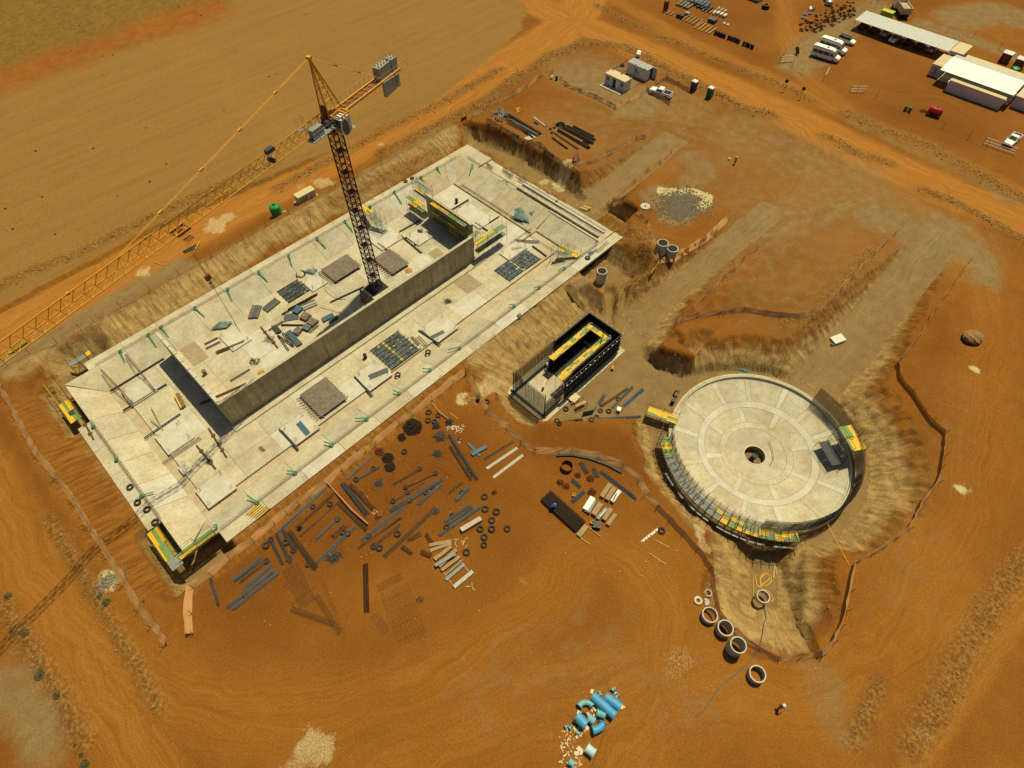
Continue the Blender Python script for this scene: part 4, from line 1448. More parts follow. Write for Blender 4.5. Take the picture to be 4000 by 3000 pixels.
# ------------------------------------------------------------------ scaffolds
BOARDS = {}
def board_mesh(L, m):
    k = (round(L, 2), m.name)
    if k not in BOARDS:
        BOARDS[k] = MB().box((0, 0, 0), (L-.03, .228, .045)).mesh('deck_board', m)
    return BOARDS[k]
POLES = {}
def pole_mesh(h, r=.03, m=None):
    m = m or TUBE
    k = (round(h, 2), r, m.name)
    if k not in POLES:
        POLES[k] = MB().bar((0, 0, 0), (0, 0, h), r, 5).mesh('standard', m)
    return POLES[k]
PAL_YG = [YEL, YEL, GRN, YEL, GRN]
PAL_G = [GRY, GRY, GRY, GRY, GRN]
def deckrun(t, p, q, width, z, pal, bay=2.2, stagger=True, skip=0.0):
    """planks laid along p->q (xy), block-wise colours"""
    p, q = Vector((p[0], p[1], 0)), Vector((q[0], q[1], 0))
    d = q-p
    L = d.length
    d /= L
    s = Vector((-d.y, d.x, 0))
    nb = max(1, round(L/bay))
    bl = L/nb
    nw = max(1, round(width/.24))
    ang = math.atan2(d.y, d.x)
    for i in range(nb):
        blk = [random.choice(pal) for _ in range((nw+1)//2+1)]
        for j in range(nw):
            if random.random() < skip:
                continue
            m = blk[(j+(i % 2 if stagger else 0))//2]
            c = p+d*(bl*(i+.5)+rnd(-.05, .05))+s*((j+.5)*width/nw-width/2)
            inst('deck_board', board_mesh(bl, m), t, (c.x, c.y, z+rnd(0, .02)), ang+rnd(-.01, .01))
def frame(t, p, q, width, zb, zt, levels, bay=2.2, rail=True, m=None, thick=.028):
    m = m or TUBE
    p, q = Vector((p[0], p[1], 0)), Vector((q[0], q[1], 0))
    d = q-p
    L = d.length
    d /= L
    s = Vector((-d.y, d.x, 0))*(width/2+.05)
    nb = max(1, round(L/bay))
    mb = MB()
    for i in range(nb+1):
        c = p+d*(L*i/nb)
        for e in (c+s, c-s):
            inst('standard', pole_mesh(zt-zb, thick, m), t, (e.x, e.y, zb))
        for z in levels:
            mb.bar(c+s+Vector((0, 0, z-.08)), c-s+Vector((0, 0, z-.08)), thick*.85, 4)
    for z in levels:
        for k in ((-.08, .55, 1.05) if rail else (-.08,)):
            if z+k > zt:
                continue
            for sg in (s, -s):
                mb.bar(p+sg+Vector((0, 0, z+k)), q+sg+Vector((0, 0, z+k)), thick*.85, 4)
    z0 = zb+.1
    for i in range(nb):
        a, b = p+d*(L*i/nb), p+d*(L*(i+1)/nb)
        sg = s if i % 2 else -s
        mb.bar(a+sg+Vector((0, 0, z0)), b+sg+Vector((0, 0, max(levels)-.1)), thick*.7, 4)
    mb.build('ledger_tubes', m, t)
def scaffold(label, p, q, width, levels, zb, zt, pal, bay=2.2, **kw):
    t = thing('scaffold', label, 'scaffold', (p[0], p[1], zb), 'tube scaffolds with coloured boards')
    frame(t, p, q, width, zb, zt, levels, bay, m=kw.get('m'))
    for z in levels:
        deckrun(t, p, q, width, z, kw.get('pals', {}).get(z, pal), bay, skip=kw.get('skip', 0.0))
    return t
t = scaffold('L-shaped scaffold with yellow and green boards at the open front corner of the basin', (-12.4, 55.0), (-12.4, 49.6), 1.55, [-.4], -4.2, .75, PAL_YG)
frame(t, (-11.7, 49.05), (-6.8, 49.05), 1.05, -4.2, .75, [-.4], 2.2)
deckrun(t, (-11.7, 49.05), (-6.8, 49.05), 1.05, -.4, PAL_YG)
deckrun(t, (-12.4, 49.6), (-12.4, 47.9), 1.5, -.42, [GRY], 1.7)
mb = pins((-11.0, 48.6, ZR), (-6.5, 48.6, ZR), .18, 1.6, (0, 0), .014)
mb.build('rebar_curtain', REBD, basin, kind='stuff')
pins((CL, 49, ZR), (CL, 55.5, ZR), .18, 1.6, (0, 0), .014).build('rebar_curtain', REBD, basin, kind='stuff')
t = scaffold('scaffold with a wide yellow and green deck on the short side of the basin', (-12.35, 83.9), (-12.35, 79.2), 1.6, [-.3], -3.0, .8, PAL_YG)
frame(t, (-12.5, 88.9), (-12.4, 84.2), 1.2, -3.0, .8, [-.6, .4], 1.2, m=TUBEY)
MB().box((-12.3, 81.0, -.22), (.7, .9, .08)).build('dark_sheet', FORMD, t)
t = scaffold('small scaffold with pale green boards at the back left corner of the basin', (-8.9, 90.5), (-6.2, 90.5), .9, [-.3], -3.0, .7, [GRY, GRN, GRY], bay=1.3)
deckrun(t, (-6.1, 90.5), (-5.4, 90.5), .9, -.2, [YEL], .7)
# stair tower
t = thing('stair_tower', 'scaffold stair tower descending from the basin rim beside the crane mast', 'stair', (47.2, 84, ZF))
frame(t, (47.1, 87.6), (47.3, 81.5), 1.2, ZF, 1.5, [-.4], 1.5)
deckrun(t, (47.1, 87.5), (47.15, 84.9), 1.2, .45, [YEL, GRN, YEL], 1.3)
for i in range(11):
    y = 84.7-i*.3
    z = .3-i*.27
    MB().box((47.25, y, z), (1.15, .26, .05)).build('stair_tread', GRY if i % 3 else GRN, t)
mb = MB()
for x in (46.65, 47.85):
    mb.beam((x, 84.9, .35), (x, 81.4, -2.7), .06, .18)
    mb.bar((x, 84.9, 1.35), (x, 81.4, -1.7), .025, 4)
mb.build('stringer', GALV, t)
deckrun(t, (47.2, 81.3), (47.3, 80.2), 1.2, -2.55, [GRN, YEL], 1.1)
# scaffolds at the right-hand cross wall
scaffold('three-lift scaffold in front of the cross wall behind the crane', (55.6, 67.0), (55.6, 76.6), .75, [-.9, .9, 2.7], ZF, 3.8, [YEL, GRN, GRN, YEL, GRY])
scaffold('scaffold tower at the far end of the cross wall near the basin rim', (58.0, 84.6), (58.0, 79.8), 1.1, [.3, 2.2], ZF, 3.4, [YEL, GRN, GRY, GRN])
scaffold('lower scaffold landing beside the far end of the cross wall', (55.2, 83.4), (55.2, 79.2), 1.1, [-.8, .8], ZF, 2.0, [YEL, GRN, YEL])
scaffold('two-lift scaffold running on from the end of the long wall', (54.6, 63.4), (62.0, 63.4), 1.15, [-.6, 1.2], ZF, 2.5, [YEL, GRN, GRN, GRY])
scaffold('short scaffold deck in the notch between long wall and cross wall', (54.5, 65.0), (56.9, 65.0), .9, [1.9], ZF, 3.1, [GRN, GRY], bay=1.2)
t = scaffold('scaffold with bright yellow boards on the front slope near the right end of the basin', (66.4, 53.4), (67.2, 49.2), 1.2, [-.8], ZF, .8, [YEL, YEL, GRN], bay=1.4)
deckrun(t, (64.9, 53.2), (66.0, 51.2), 1.1, -.9, [GRY], 1.2)
frame(t, (64.7, 53.6), (65.8, 50.9), 1.2, ZF, .8, [-.9], 1.4)
# walkways inside the pump chamber
t = thing('chamber_walkway', 'yellow and green board walkway round the inside of the pump chamber', 'walkway', (50, 34.5, -3.6), 'tube scaffolds with coloured boards')
for a, b, w in (((45.6, 36.55), (55.6, 36.55), 1.15), ((43.6, 32.95), (55.6, 32.95), 1.25)):
    frame(t, a, b, w, -3.6, .7, [-.25], 2.0)
    deckrun(t, a, b, w, -.25, PAL_YG, 1.0)
deckrun(t, (55.15, 33.6), (55.15, 35.9), .95, -.24, PAL_YG, 1.15)
for x, y in ((54.6, 33.3), (53.2, 32.6)):
    mb = MB()
    for k in range(9):
        mb.bar((x-.2, y, -.3+k*.25), (x+.2, y+.05*k/4, -.3+k*.25), .02, 4)
    for s in (-.2, .2):
        mb.bar((x+s, y, -.5), (x+s, y+.12, 2.0), .03, 4)
    mb.build('ladder', FORMK, t)
# curved scaffold along the lower left of the tank
t = thing('curved_scaffold', 'long curved scaffold hugging the lower left rim of the round tank', 'scaffold', (43, 3, -4.6), 'tube scaffolds with coloured boards')
def T3(R, a, z):
    return Vector((TANK.x+R*math.cos(a), TANK.y+R*math.sin(a), z))
A0, A1 = R_(131), R_(229)
nb = 24
ledg = MB()
for i in range(nb+1):
    a = A0+(A1-A0)*i/nb
    zb = min(gz(*T3(15.3, a, 0)[:2]), -4.0)
    for R in (13.75, 15.25):
        if i % 1 == 0:
            p = T3(R, a, zb-.2)
            inst('standard', pole_mesh(4.6, .033), t, p)
    for z in (-3.6, -2.1, -1.0, -.5):
        ledg.bar(T3(13.6, a, z), T3(15.9, a, z), .03, 4)
    if i < nb:
        b = A0+(A1-A0)*(i+1)/nb
        for R in (13.75, 15.25):
            for z in (-3.6, -2.1, -1.45, -.95, -.5):
                ledg.bar(T3(R, a, z), T3(R, b, z), .028, 4)
        ledg.bar(T3(15.3, a, -4.4), T3(15.3, b, -2.1), .025, 4)
        # boards
        am = (a+b)/2
        L = 14.5*(b-a)
        deg = math.degrees(am)
        pal = [GRN, YEL, YEL] if deg < 142 else ([GRY]*7+[YEL] if deg < 188 else [YEL, GRN, YEL, GRN, GRY, YEL])
        blk = [random.choice(pal) for _ in range(4)]
        for j in range(6):
            c = T3(13.9+j*.235, am, -2.0+rnd(0, .03))
            inst('deck_board', board_mesh(1.05, blk[j//2] if deg > 142 else (GRN if i % 2 == 0 else YEL)), t, c, am+math.pi/2+rnd(-.03, .03))
        if deg > 150:
            for j in range(2):
                c = T3(15.45+j*.24, am, -2.9)
                if random.random() < .7:
                    inst('deck_board', board_mesh(1.05, GRY), t, c, am+math.pi/2+rnd(-.05, .05))
ledg.build('ledger_tubes', TUBE, t)
t = thing('tank_footbridge', 'short yellow board footbridge from the pit floor onto the tank rim', 'footbridge', (50.8, 18, -3.4))
frame(t, (50.0, 20.2), (51.7, 15.8), 1.5, -4.2, -1.35, [-2.4], 2.3)
deckrun(t, (50.0, 20.2), (51.7, 15.8), 1.5, -2.4, [YEL, YEL, GRN], 1.6)
t = thing('platform_tower', 'scaffold tower with a yellow and green platform inside the right rim of the tank', 'scaffold', (64.8, -4.2, -4.4), 'tube scaffolds with coloured boards')
frame(t, (66.9, -2.8), (64.6, -6.2), 2.1, -4.4, .6, [-.5, -2.3], 2.0, thick=.035)
deckrun(t, (66.9, -2.8), (64.6, -6.2), 2.1, -.5, PAL_YG, 2.1)
frame(t, (64.4, -1.9), (62.2, -5.2), 1.9, -4.9, -2.4, [-3.0], 2.0)
deckrun(t, (64.4, -1.9), (62.2, -5.2), 1.6, -3.1, [FORMD], 2.0)
MB().torus((65.6, -4.4, -.42), .3, .03, 16, 5).build('hose_ring', FORMD, t)
# timber laid by the rim
# ------------------------------------------------------------------ orange safety fences
POSTM = MB().bar((0, 0, -.2), (0, 0, 1.25), .035, 5).mesh('post', NETM)
def fence(label, pts, h=1.0, sag=.12, post_step=4.0, group='orange safety netting fences', net=True, lean=.0, seg=3):
    w = [at(*p) for p in pts]
    root = thing('safety_fence', label, 'fence', w[0], group)
    # resample
    line = []
    for i in range(len(w)-1):
        n = max(1, int((w[i+1]-w[i]).length/.8))
        for k in range(n):
            p = w[i].lerp(w[i+1], k/n)
            line.append((p, k == 0))
    line.append((w[-1], True))
    mb = MB()
    acc = 0
    last = None
    rows = []
    for i, (p, isv) in enumerate(line):
        z = gz(p.x, p.y)
        post = False
        if last is not None:
            acc += (p-last).length
        if isv or acc > post_step:
            acc = 0
            post = True
        last = p
        if post:
            inst('post', POSTM, root, (p.x+rnd(-.03, .03), p.y+rnd(-.03, .03), z), M=Matrix.Rotation(rnd(-.12, .12), 3, 'X') @ Matrix.Rotation(rnd(-.12, .12), 3, 'Y'))
        d = (line[min(i+1, len(line)-1)][0]-line[max(i-1, 0)][0])
        d.z = 0
        d.normalize()
        s = Vector((-d.y, d.x, 0))
        top = h-(0 if post else sag*rnd(.5, 1.6))
        bl = lean*1.4+.15+rnd(-.09, .09)
        rows.append([Vector((p.x, p.y, z))+s*(bl*k/seg+rnd(-.03, .03))+Vector((0, 0, .03+top*k/seg)) for k in range(seg+1)])
    if net:
        vs = [v for r in rows for v in r]
        k = seg+1
        fs = [(i*k+j, (i+1)*k+j, (i+1)*k+j+1, i*k+j+1) for i in range(len(rows)-1) for j in range(seg)]
        mb.add(vs, fs)
        mb.build('netting', NET, root)
    return root
fence('long orange netting fence down the left edge of the site', [(-40, 1480), (0, 1535), (60, 1640), (100, 1720), (150, 1800), (230, 1890), (290, 1980), (350, 2080), (420, 2190), (480, 2290), (540, 2390), (590, 2450), (640, 2530)], lean=.5, sag=.2)
fence('orange netting fence between the basin front and the rebar yard', [(755, 2475), (750, 2400), (757, 2300), (830, 2250), (900, 2185), (998, 2118), (1074, 2050), (1122, 2010), (1171, 1972), (1280, 1898), (1339, 1842), (1470, 1740), (1560, 1660), (1614, 1626), (1690, 1566), (1819, 1464)], lean=.3)
fence('orange netting fence winding along the pit edge towards the tank', [(1819, 1464), (1864, 1553), (1895, 1615), (1978, 1683), (2033, 1738), (2087, 1772), (2183, 1778), (2229, 1772), (2334, 1796), (2430, 1830), (2491, 1884), (2515, 1942), (2563, 1988)], lean=.35, sag=.2)
fence('orange netting fence below the left side of the round tank', [(2563, 1988), (2613, 2040), (2662, 2093), (2719, 2152), (2772, 2226), (2777, 2292), (2794, 2366), (2812, 2418), (2858, 2470)], lean=.1)
fence('orange netting fence curving under the sump trench', [(2858, 2470), (2911, 2521), (2954, 2546), (3037, 2586), (3117, 2579), (3211, 2565), (3258, 2514), (3290, 2445), (3305, 2390), (3322, 2315), (3344, 2203)], lean=.25)
fence('orange netting fence around the right side of the tank pit', [(3344, 2203), (3400, 2172), (3450, 2142), (3500, 2110), (3550, 2070), (3590, 1998), (3612, 1956), (3663, 1890), (3677, 1830), (3688, 1784), (3693, 1692), (3644, 1652), (3611, 1606), (3564, 1533), (3518, 1480), (3511, 1417)], lean=.2)
fence('orange netting fence beside the right edge of the tank ramp', [(3511, 1417), (3583, 1327), (3649, 1221), (3716, 1128), (3782, 1029)], lean=.1)
fence('orange netting fence above the bank behind the tank', [(2632, 1286), (2660, 1262), (2720, 1244), (2828, 1229), (2900, 1221), (2986, 1234), (3046, 1241), (3119, 1248), (3192, 1228), (3231, 1188), (3324, 1095), (3410, 1003), (3497, 916)], lean=.15)
fence('orange netting fence along the right edge of the middle ramp', [(2662, 1249), (2707, 1216), (2743, 1174), (2791, 1138), (2821, 1096), (2869, 1060), (2899, 1024), (2990, 950)], lean=.1)
fence('orange netting fence by the two upright concrete rings', [(2393, 794), (2429, 818), (2459, 833), (2498, 857), (2525, 875), (2534, 923), (2557, 976), (2563, 1030), (2534, 1078)], lean=.2, sag=.3)
fence('sagging orange netting fence right of the upright concrete rings', [(2563, 1030), (2629, 1027), (2668, 1000), (2743, 958), (2794, 914), (2845, 866)], lean=.5, sag=.25)
fence('orange netting fence along the right edge of the upper ramp', [(2393, 794), (2438, 749), (2483, 716), (2527, 678), (2581, 642), (2623, 600)], lean=.15)
fence('orange netting fence around the steel laydown yard', [(1900, 479), (2005, 533), (2105, 600), (2228, 690), (2307, 642), (2382, 606), (2445, 576), (2482, 551), (2518, 545)], lean=.15)
fence('orange netting fence between haul road and laydown yard', [(1844, 466), (1900, 424), (1948, 406), (2005, 376), (2060, 346), (2108, 309), (2160, 285)], lean=.1)
fence('orange netting fence in front of the white prefab hut', [(2183, 315), (2207, 339), (2262, 364), (2322, 388), (2403, 430), (2458, 400), (2503, 379)], lean=.25, sag=.2)
fence('short orange netting panel beside the parked pickup', [(2524, 358), (2570, 385), (2614, 412)], lean=.05)
fence('orange netting fence behind the parked pickup', [(2560, 335), (2602, 315), (2645, 337), (2687, 361)], lean=.05)
def wirefence(label, pts, step=5.0, h=1.4):
    w = [at(*p) for p in pts]
    root = thing('wire_fence', label, 'fence', w[0], 'wire fences')
    mb = MB()
    for i in range(len(w)-1):
        n = max(1, int((w[i+1]-w[i]).length/step))
        for k in range(n+(i == len(w)-2)):
            p = w[i].lerp(w[i+1], k/n)
            z = gz(p.x, p.y)
            inst('post', POSTM, root, (p.x, p.y, z), M=Matrix.Rotation(rnd(-.1, .1), 3, 'X'), scale=(1, 1, h/1.25))
        for zz in (.4, .8, 1.15):
            mb.bar(w[i]+Vector((0, 0, zz)), w[i+1]+Vector((0, 0, zz)), .012, 3)
    mb.build('wire', NETM, root)
wirefence('wire fence on posts along the back of the basin', [(30, 1429), (118, 1381), (224, 1339), (318, 1289), (368, 1258), (472, 1201), (700, 1075), (950, 935), (1130, 835), (1398, 689), (1491, 638), (1620, 569), (1729, 502), (1802, 472), (1844, 466)])
wirefence('wire fence beside the track in front of the office yard', [(3350, 352), (3420, 385), (3550, 450), (3680, 505), (3780, 545), (3850, 580)], 8, 2.0)
wirefence('wire fence on the left of the yard entrance', [(3040, 245), (3060, 215), (3180, 130), (3330, 65), (3400, 20)], 6, 1.8)
wirefence('wire fence between minibuses and entrance', [(3090, 265), (3130, 290), (3215, 318)], 5, 1.8)
wirefence('wire fence behind the carport', [(3420, 25), (3560, 75), (3700, 125), (3800, 145), (3900, 195), (4010, 250)], 7, 1.8)

# ------------------------------------------------------------------ rebar yard
def bundle(a, b, w, m, label, n=None, h=None, group='rebar bundles in the yard', z=None, straight=True, name='rebar_bundle', rr=1.0):
    p, q = (at(*a), at(*b)) if z is None else (P(*a, z), P(*b, z))
    d = q-p
    L = d.length
    d.normalize()
    s = Vector((-d.y, d.x, 0)).normalized()
    n = n or max(6, int(w/.045))
    h = h or w*.5
    mb = MB()
    for i in range(n):
        u = (i/(n-1)-.5)*w
        hh = h*math.sqrt(max(0, 1-(2*u/w)**2)) if w > 0 else 0
        for lay in range(2):
            o = s*(u+rnd(-.02, .02))+Vector((0, 0, .06+(hh*rnd(.35, 1.0) if lay else .02)))
            k0, k1 = rnd(-.25, .1), rnd(-.1, .25)
            fl = s*rnd(-.05, .05)
            sk = 1.0 if straight else rnd(.4, 1.6)
            mb.bar(p+o-d*k0+fl*sk, q+o*1.0+d*k1-fl*sk, rnd(.018, .034)*rr, 3 if rr == 1 else 7)
    return single(name, mb, m, label, 'rebar', (p.x, p.y, p.z), group)
TY1 = MB().torus((0, 0, .13), .33, .13, 18, 8).mesh('tyre', TYRE)
for p_ in TY1.polygons:
    p_.use_smooth = True
def tyre(a, label, s=1.0, group='old tyres lying about', z=None, tilt=0):
    p = at(*a) if z is None else P(*a, z)
    o = inst('tyre', TY1, None, p, rnd(0, 6), scale=(s, s, s*rnd(.85, 1.1)))
    return tag(o, label, 'tyre', group)
B = bundle
ORD = 'first second third fourth fifth sixth seventh eighth ninth tenth eleventh twelfth thirteenth fourteenth'.split()
W_ = 'in the rebar yard'
for a, b, w, m, lab in [
    ((1105, 2062), (1262, 1920), .45, REBG, 'long grey rebar bundle nearest the netting at the yard edge'),
    ((1078, 2084), (1103, 2064), .3, REBG, 'short grey rebar bundle at the elbow left of the long bundle'),
    ((1080, 2085), (1135, 2198), .3, REBG, 'grey rebar bundle slanting down from the yard elbow, middle of three'),
    ((1102, 2066), (1152, 2150), .36, REBG, 'grey rebar bundle slanting down from the yard elbow, right of three'),
    ((1057, 2109), (1104, 2204), .28, REBG, 'grey rebar bundle with a tyre under its upper end, left of three'),
    ((914, 2268), (1020, 2184), .5, REBG, 'thick grey rebar bundle closest to the basin corner'),
    ((936, 2275), (1045, 2191), .3, REBB, 'brown rebar bundle lying against the thick grey one'),
    ((955, 2302), (1059, 2213), .4, REBG, 'grey rebar bundle with splayed upper end below the brown one'),
    ((889, 2374), (1066, 2234), .36, REBG, 'long grey rebar bundle, upper of the lowest pair'),
    ((908, 2382), (1088, 2237), .36, REBG, 'long grey rebar bundle, lower of the lowest pair'),
    ((823, 2259), (853, 2362), .3, REBG, 'lone grey rebar bundle resting on two tyres by the corner'),
    ((1235, 2107), (1324, 2022), .3, REBG, 'short straight grey rebar bundle in the middle of the yard'),
    ((1236, 2201), (1387, 2058), .34, REBG, 'grey rebar bundle passing behind the scrap heap'),
    ((1158, 2061), (1300, 1931), .36, REBR, 'rusty rebar bundle beside the long grey one'),
    ((1172, 2095), (1319, 1964), .2, REBR, 'thin rusty rebar bundle on three tyres'),
    ((1129, 2075), (1233, 2220), .55, REBB, 'wide brown rebar bundle slanting down the yard'),
    ((1338, 1887), (1433, 2010), .5, REBG, 'grey rebar bundle slanting down beside a rusty one'),
    ((1368, 1893), (1458, 1988), .5, REBR, 'rusty rebar bundle slanting down beside a grey one'),
    ((1319, 1961), (1430, 2070), .4, REBB, 'brown rebar bundle under the salmon netting roll'),
    ((1355, 1871), (1452, 1787), .2, REBG, 'thin grey rebar bundle near the yard netting'),
    ((1387, 1879), (1482, 1825), .24, REBG, 'thin dark rebar bundle on two tyres near the netting'),
    ((1536, 1892), (1645, 1830), .3, REBR, 'rusty rebar bundle with a fanned upper end'),
    ((1582, 1906), (1702, 1850), .18, REBR, 'thin rusty rebar bundle on tyres, upper of two'),
    ((1534, 1961), (1650, 1887), .18, REBR, 'thin rusty rebar bundle on tyres, lower of two'),
    ((1524, 1997), (1727, 1874), .5, REBG, 'longest grey rebar bundle in the centre of the yard'),
    ((1634, 1971), (1726, 1891), .3, REBG, 'frayed grey rebar bundle beneath the longest one'),
    ((1412, 2111), (1570, 1989), .36, REBG, 'grey rebar bundle above a brown one in the lower yard'),
    ((1398, 2143), (1564, 2024), .28, REBB, 'brown rebar bundle below a grey one in the lower yard'),
    ((1456, 2137), (1561, 2052), .3, REBR, 'rusty rebar bundle with a knotted end in the lower yard'),
    ((1501, 2176), (1700, 1985), .42, REBB, 'longest brown rebar bundle in the lower yard'),
    ((1737, 2040), (1835, 1977), .34, REBG, 'grey rebar bundle on tyres, top of three at right of the yard'),
    ((1751, 2049), (1844, 1986), .3, REBG, 'grey rebar bundle on tyres, middle of three at right of the yard'),
    ((1715, 2092), (1874, 1983), .32, REBG, 'grey rebar bundle on tyres, lowest of three at right of the yard'),
    ((1754, 1699), (1861, 1871), .34, REBG, 'straight grey rebar bundle pointing at the right of the yard'),
    ((1758, 1743), (1839, 1871), .34, REBB, 'brown rebar bundle left of the straight grey one'),
    ((1780, 1956), (1828, 1908), .45, REBG, 'stubby grey rebar bundle with a pale rag on it'),
    ((1754, 1926), (1806, 1886), .25, REBB, 'stubby brown rebar bundle on three tyres'),
    ((1300, 2099), (1346, 2054), .7, REBR, 'short fat rust-red rebar bundle in the middle yard'),
    ((1595, 2110), (1640, 2085), .55, REBR, 'short rust-red stirrup bundle below the brown bundle'),
    ((1665, 2085), (1684, 2118), .45, REBR, 'short rust-red stirrup bundle standing on a tyre'),
    ((1570, 2135), (1606, 2162), .4, REBR, 'short rust-red rebar bundle with a bent end'),
    ((1645, 2155), (1680, 2172), .5, REBR, 'rust-red stirrup pile beside the timber panels'),
    ((2267, 1805), (2292, 1848), .5, REBG, 'short pipe-like grey bundle right of the steel ring'),
    ((2316, 1828), (2332, 1862), .5, REBG, 'short frayed grey bundle below the curved pipes'),
    ((2232, 1874), (2264, 1900), .45, REBG, 'short grey bundle with a flared end under the steel ring'),
    ((2234, 1962), (2278, 1922), .5, REBG, 'grey tube bundle beside the dark cage stack'),
    ((2344, 1840), (2482, 1948), .42, REBG, 'long pale pipe bundle beside the netting above the panels'),
    ((2390, 1595), (2470, 1513), .3, REBG, 'long grey rebar bundle on the pit floor'),
    ((2345, 1590), (2450, 1520), .3, REBB, 'brown rebar bundle on the pit floor'),
    ((2436, 1588), (2510, 1522), .4, FORMB, 'blue tube bundle on the pit floor'),
    ((2340, 1580), (2360, 1545), .5, REBG, 'stubby grey bundle on the pit floor'),
    ((2180, 1655), (2275, 1640), .4, REBD, 'black rebar bundle at the pit floor edge'),
    ((2290, 1640), (2500, 1628), .3, REBG, 'long thin grey bundle at the pit floor edge'),
    ((1970, 455), (2080, 540), .34, REBD, 'black pipe bundle in the laydown yard, left of the block'),
    ((1985, 452), (2108, 525), .6, REBD, 'black pipe bundle in the laydown yard, upper of the block'),
    ((1992, 470), (2100, 530), .5, REBG, 'dark pipe bundle in the laydown yard, middle of the block'),
    ((1982, 478), (2055, 518), .5, REBB, 'brown beam bundle in the laydown yard'),
    ((1955, 497), (2025, 532), .3, REBB, 'brown beam bundle near the laydown netting'),
    ((2180, 510), (2300, 580), .5, REBD, 'black pipe bundle, first of the right-hand laydown block'),
    ((2200, 500), (2315, 562), .5, REBD, 'black pipe bundle, second of the right-hand laydown block'),
    ((2215, 495), (2322, 548), .5, REBD, 'black pipe bundle, third of the right-hand laydown block'),
    ((2240, 497), (2316, 535), .4, REBD, 'black pipe bundle, last of the right-hand laydown block'),
    ((2165, 520), (2257, 582), .25, REBB, 'brown rod bundle in front of the right-hand laydown block'),
    ((2112, 575), (2162, 612), .25, REBD, 'short dark bundle on two blocks near the laydown corner'),
    ((2158, 540), (2215, 582), .2, REBD, 'short dark bundle on two blocks above the laydown corner'),
    ((780, 1580), (960, 1500), .3, REBB, 'brown rebar bundle behind the low wall left in the basin'),
    ((845, 1380), (955, 1335), .5, REBB, 'rusty rebar bundle against the raised pad inside the basin walls'),
    ((1240, 1150), (1130, 1210), .4, REBB, 'brown timber and rod bundle beside the grey tube stack'),
]:
    inb = lab.endswith('basin') or 'inside the basin' in lab or 'beside the grey tube stack' in lab
    lay = 'laydown' in lab
    B(a, b, w*(1.5 if lay else 1.22), m, lab, z=ZF+.05 if inb else None, n=6 if lay else None, rr=4.2 if lay else 1.0)
# tyres
under = 'old tyre propping up a bundle in the rebar yard'
for i, q in enumerate([(1712, 1624), (1697, 1648), (1442, 1795), (1459, 1832), (1392, 1874), (1640, 1832), (1701, 1850), (1643, 1872), (1585, 1905), (1593, 1925), (1535, 1958), (1223, 1980), (1089, 2104), (1058, 2109), (1148, 2150), (1130, 2184), (1042, 2193),
                       (996, 2230), (958, 2325), (1160, 2125), (1205, 2205), (1318, 2030), (1240, 2100), (1360, 2085), (1340, 2080), (1350, 1900), (1395, 1965), (1425, 2005), (1410, 1930), (1690, 1905), (1665, 1925), (1600, 1955), (1520, 2050), (1440, 2095),
                       (1765, 2015), (1835, 1985), (1745, 2060), (1840, 2000), (1805, 1925), (1798, 1715), (1830, 1830), (1790, 1770), (1215, 2050), (1290, 1970), (1840, 1850), (1460, 2132)]):
    if i % 5 != 2:
        tyre(q, under, rnd(.75, .95))
fr = 'loose tyre on bare red soil in the open rebar yard'
for q in [(1040, 2131), (1116, 2120), (1553, 2086), (1483, 2141), (1461, 2134), (1580, 1765), (1672, 1643), (1675, 1612)]:
    tyre(q, fr, rnd(.95, 1.1))
sc_ = 'tyre in the scattered cluster right of the rebar yard'
for nst, q in enumerate([(1895, 1989), (1939, 2000), (1921, 2033), (1876, 2067), (1921, 2067), (1981, 2066), (1892, 2099), (1891, 2129), (1822, 2158), (1892, 1941)]):
    tyre(q, sc_+['', ', upper right', ', in the middle column', ', left of the pair', ', right of the pair', ', farthest right', ', above the lowest pair', ', lowest of the column', ', beside the timber panels', ', highest of all'][nst] if nst else sc_+', second from the top', rnd(.95, 1.12))
for q, lab in [((509, 1904), 'tyre on the left concrete rim, upper of the row'), ((539, 1964), 'tyre on the left concrete rim, second of the row'), ((576, 1991), 'tyre leaning on the left rim kerb'), ((607, 2041), 'tyre on the rim next to the corner scaffold')]:
    tyre(q, lab, 1.1, z=ZR+.02)
tyre((1554, 1465), 'tyre on the front slope of the basin, beside the ribbed panel stack', 1.1, z=-2.6)
tyre((1672, 1377), 'tyre on the front slope of the basin, below the loose planks', 1.1, z=-2.6)
tyre((2584, 2074), 'tyre lying alone beside the ladder panel near the tank netting', 1.1)
tyre((2211, 1599), 'tyre on the pit floor beside the plywood table', 1.0)
tyre((2378, 1607), 'tyre on the pit floor beside the small generator', 1.0)
tyre((1902, 1570), 'tyre at the bend of the orange netting by the pit', 1.0)
tyre((2281, 2798), 'tyre between the blue pipes', .95)
for q in [(2175, 1645), (2185, 1655), (2310, 1640), (2330, 1630), (2415, 1560), (2345, 1605)]:
    tyre(q, 'tyre lying at the edge of the pump pit floor', .9)
for q in [(2128, 488), (2150, 505), (2165, 500), (2155, 520), (2180, 485), (2090, 480), (2098, 485)]:
    tyre(q, 'black pipe ring among the laydown yard pipes', .8, 'black rings in the laydown yard')

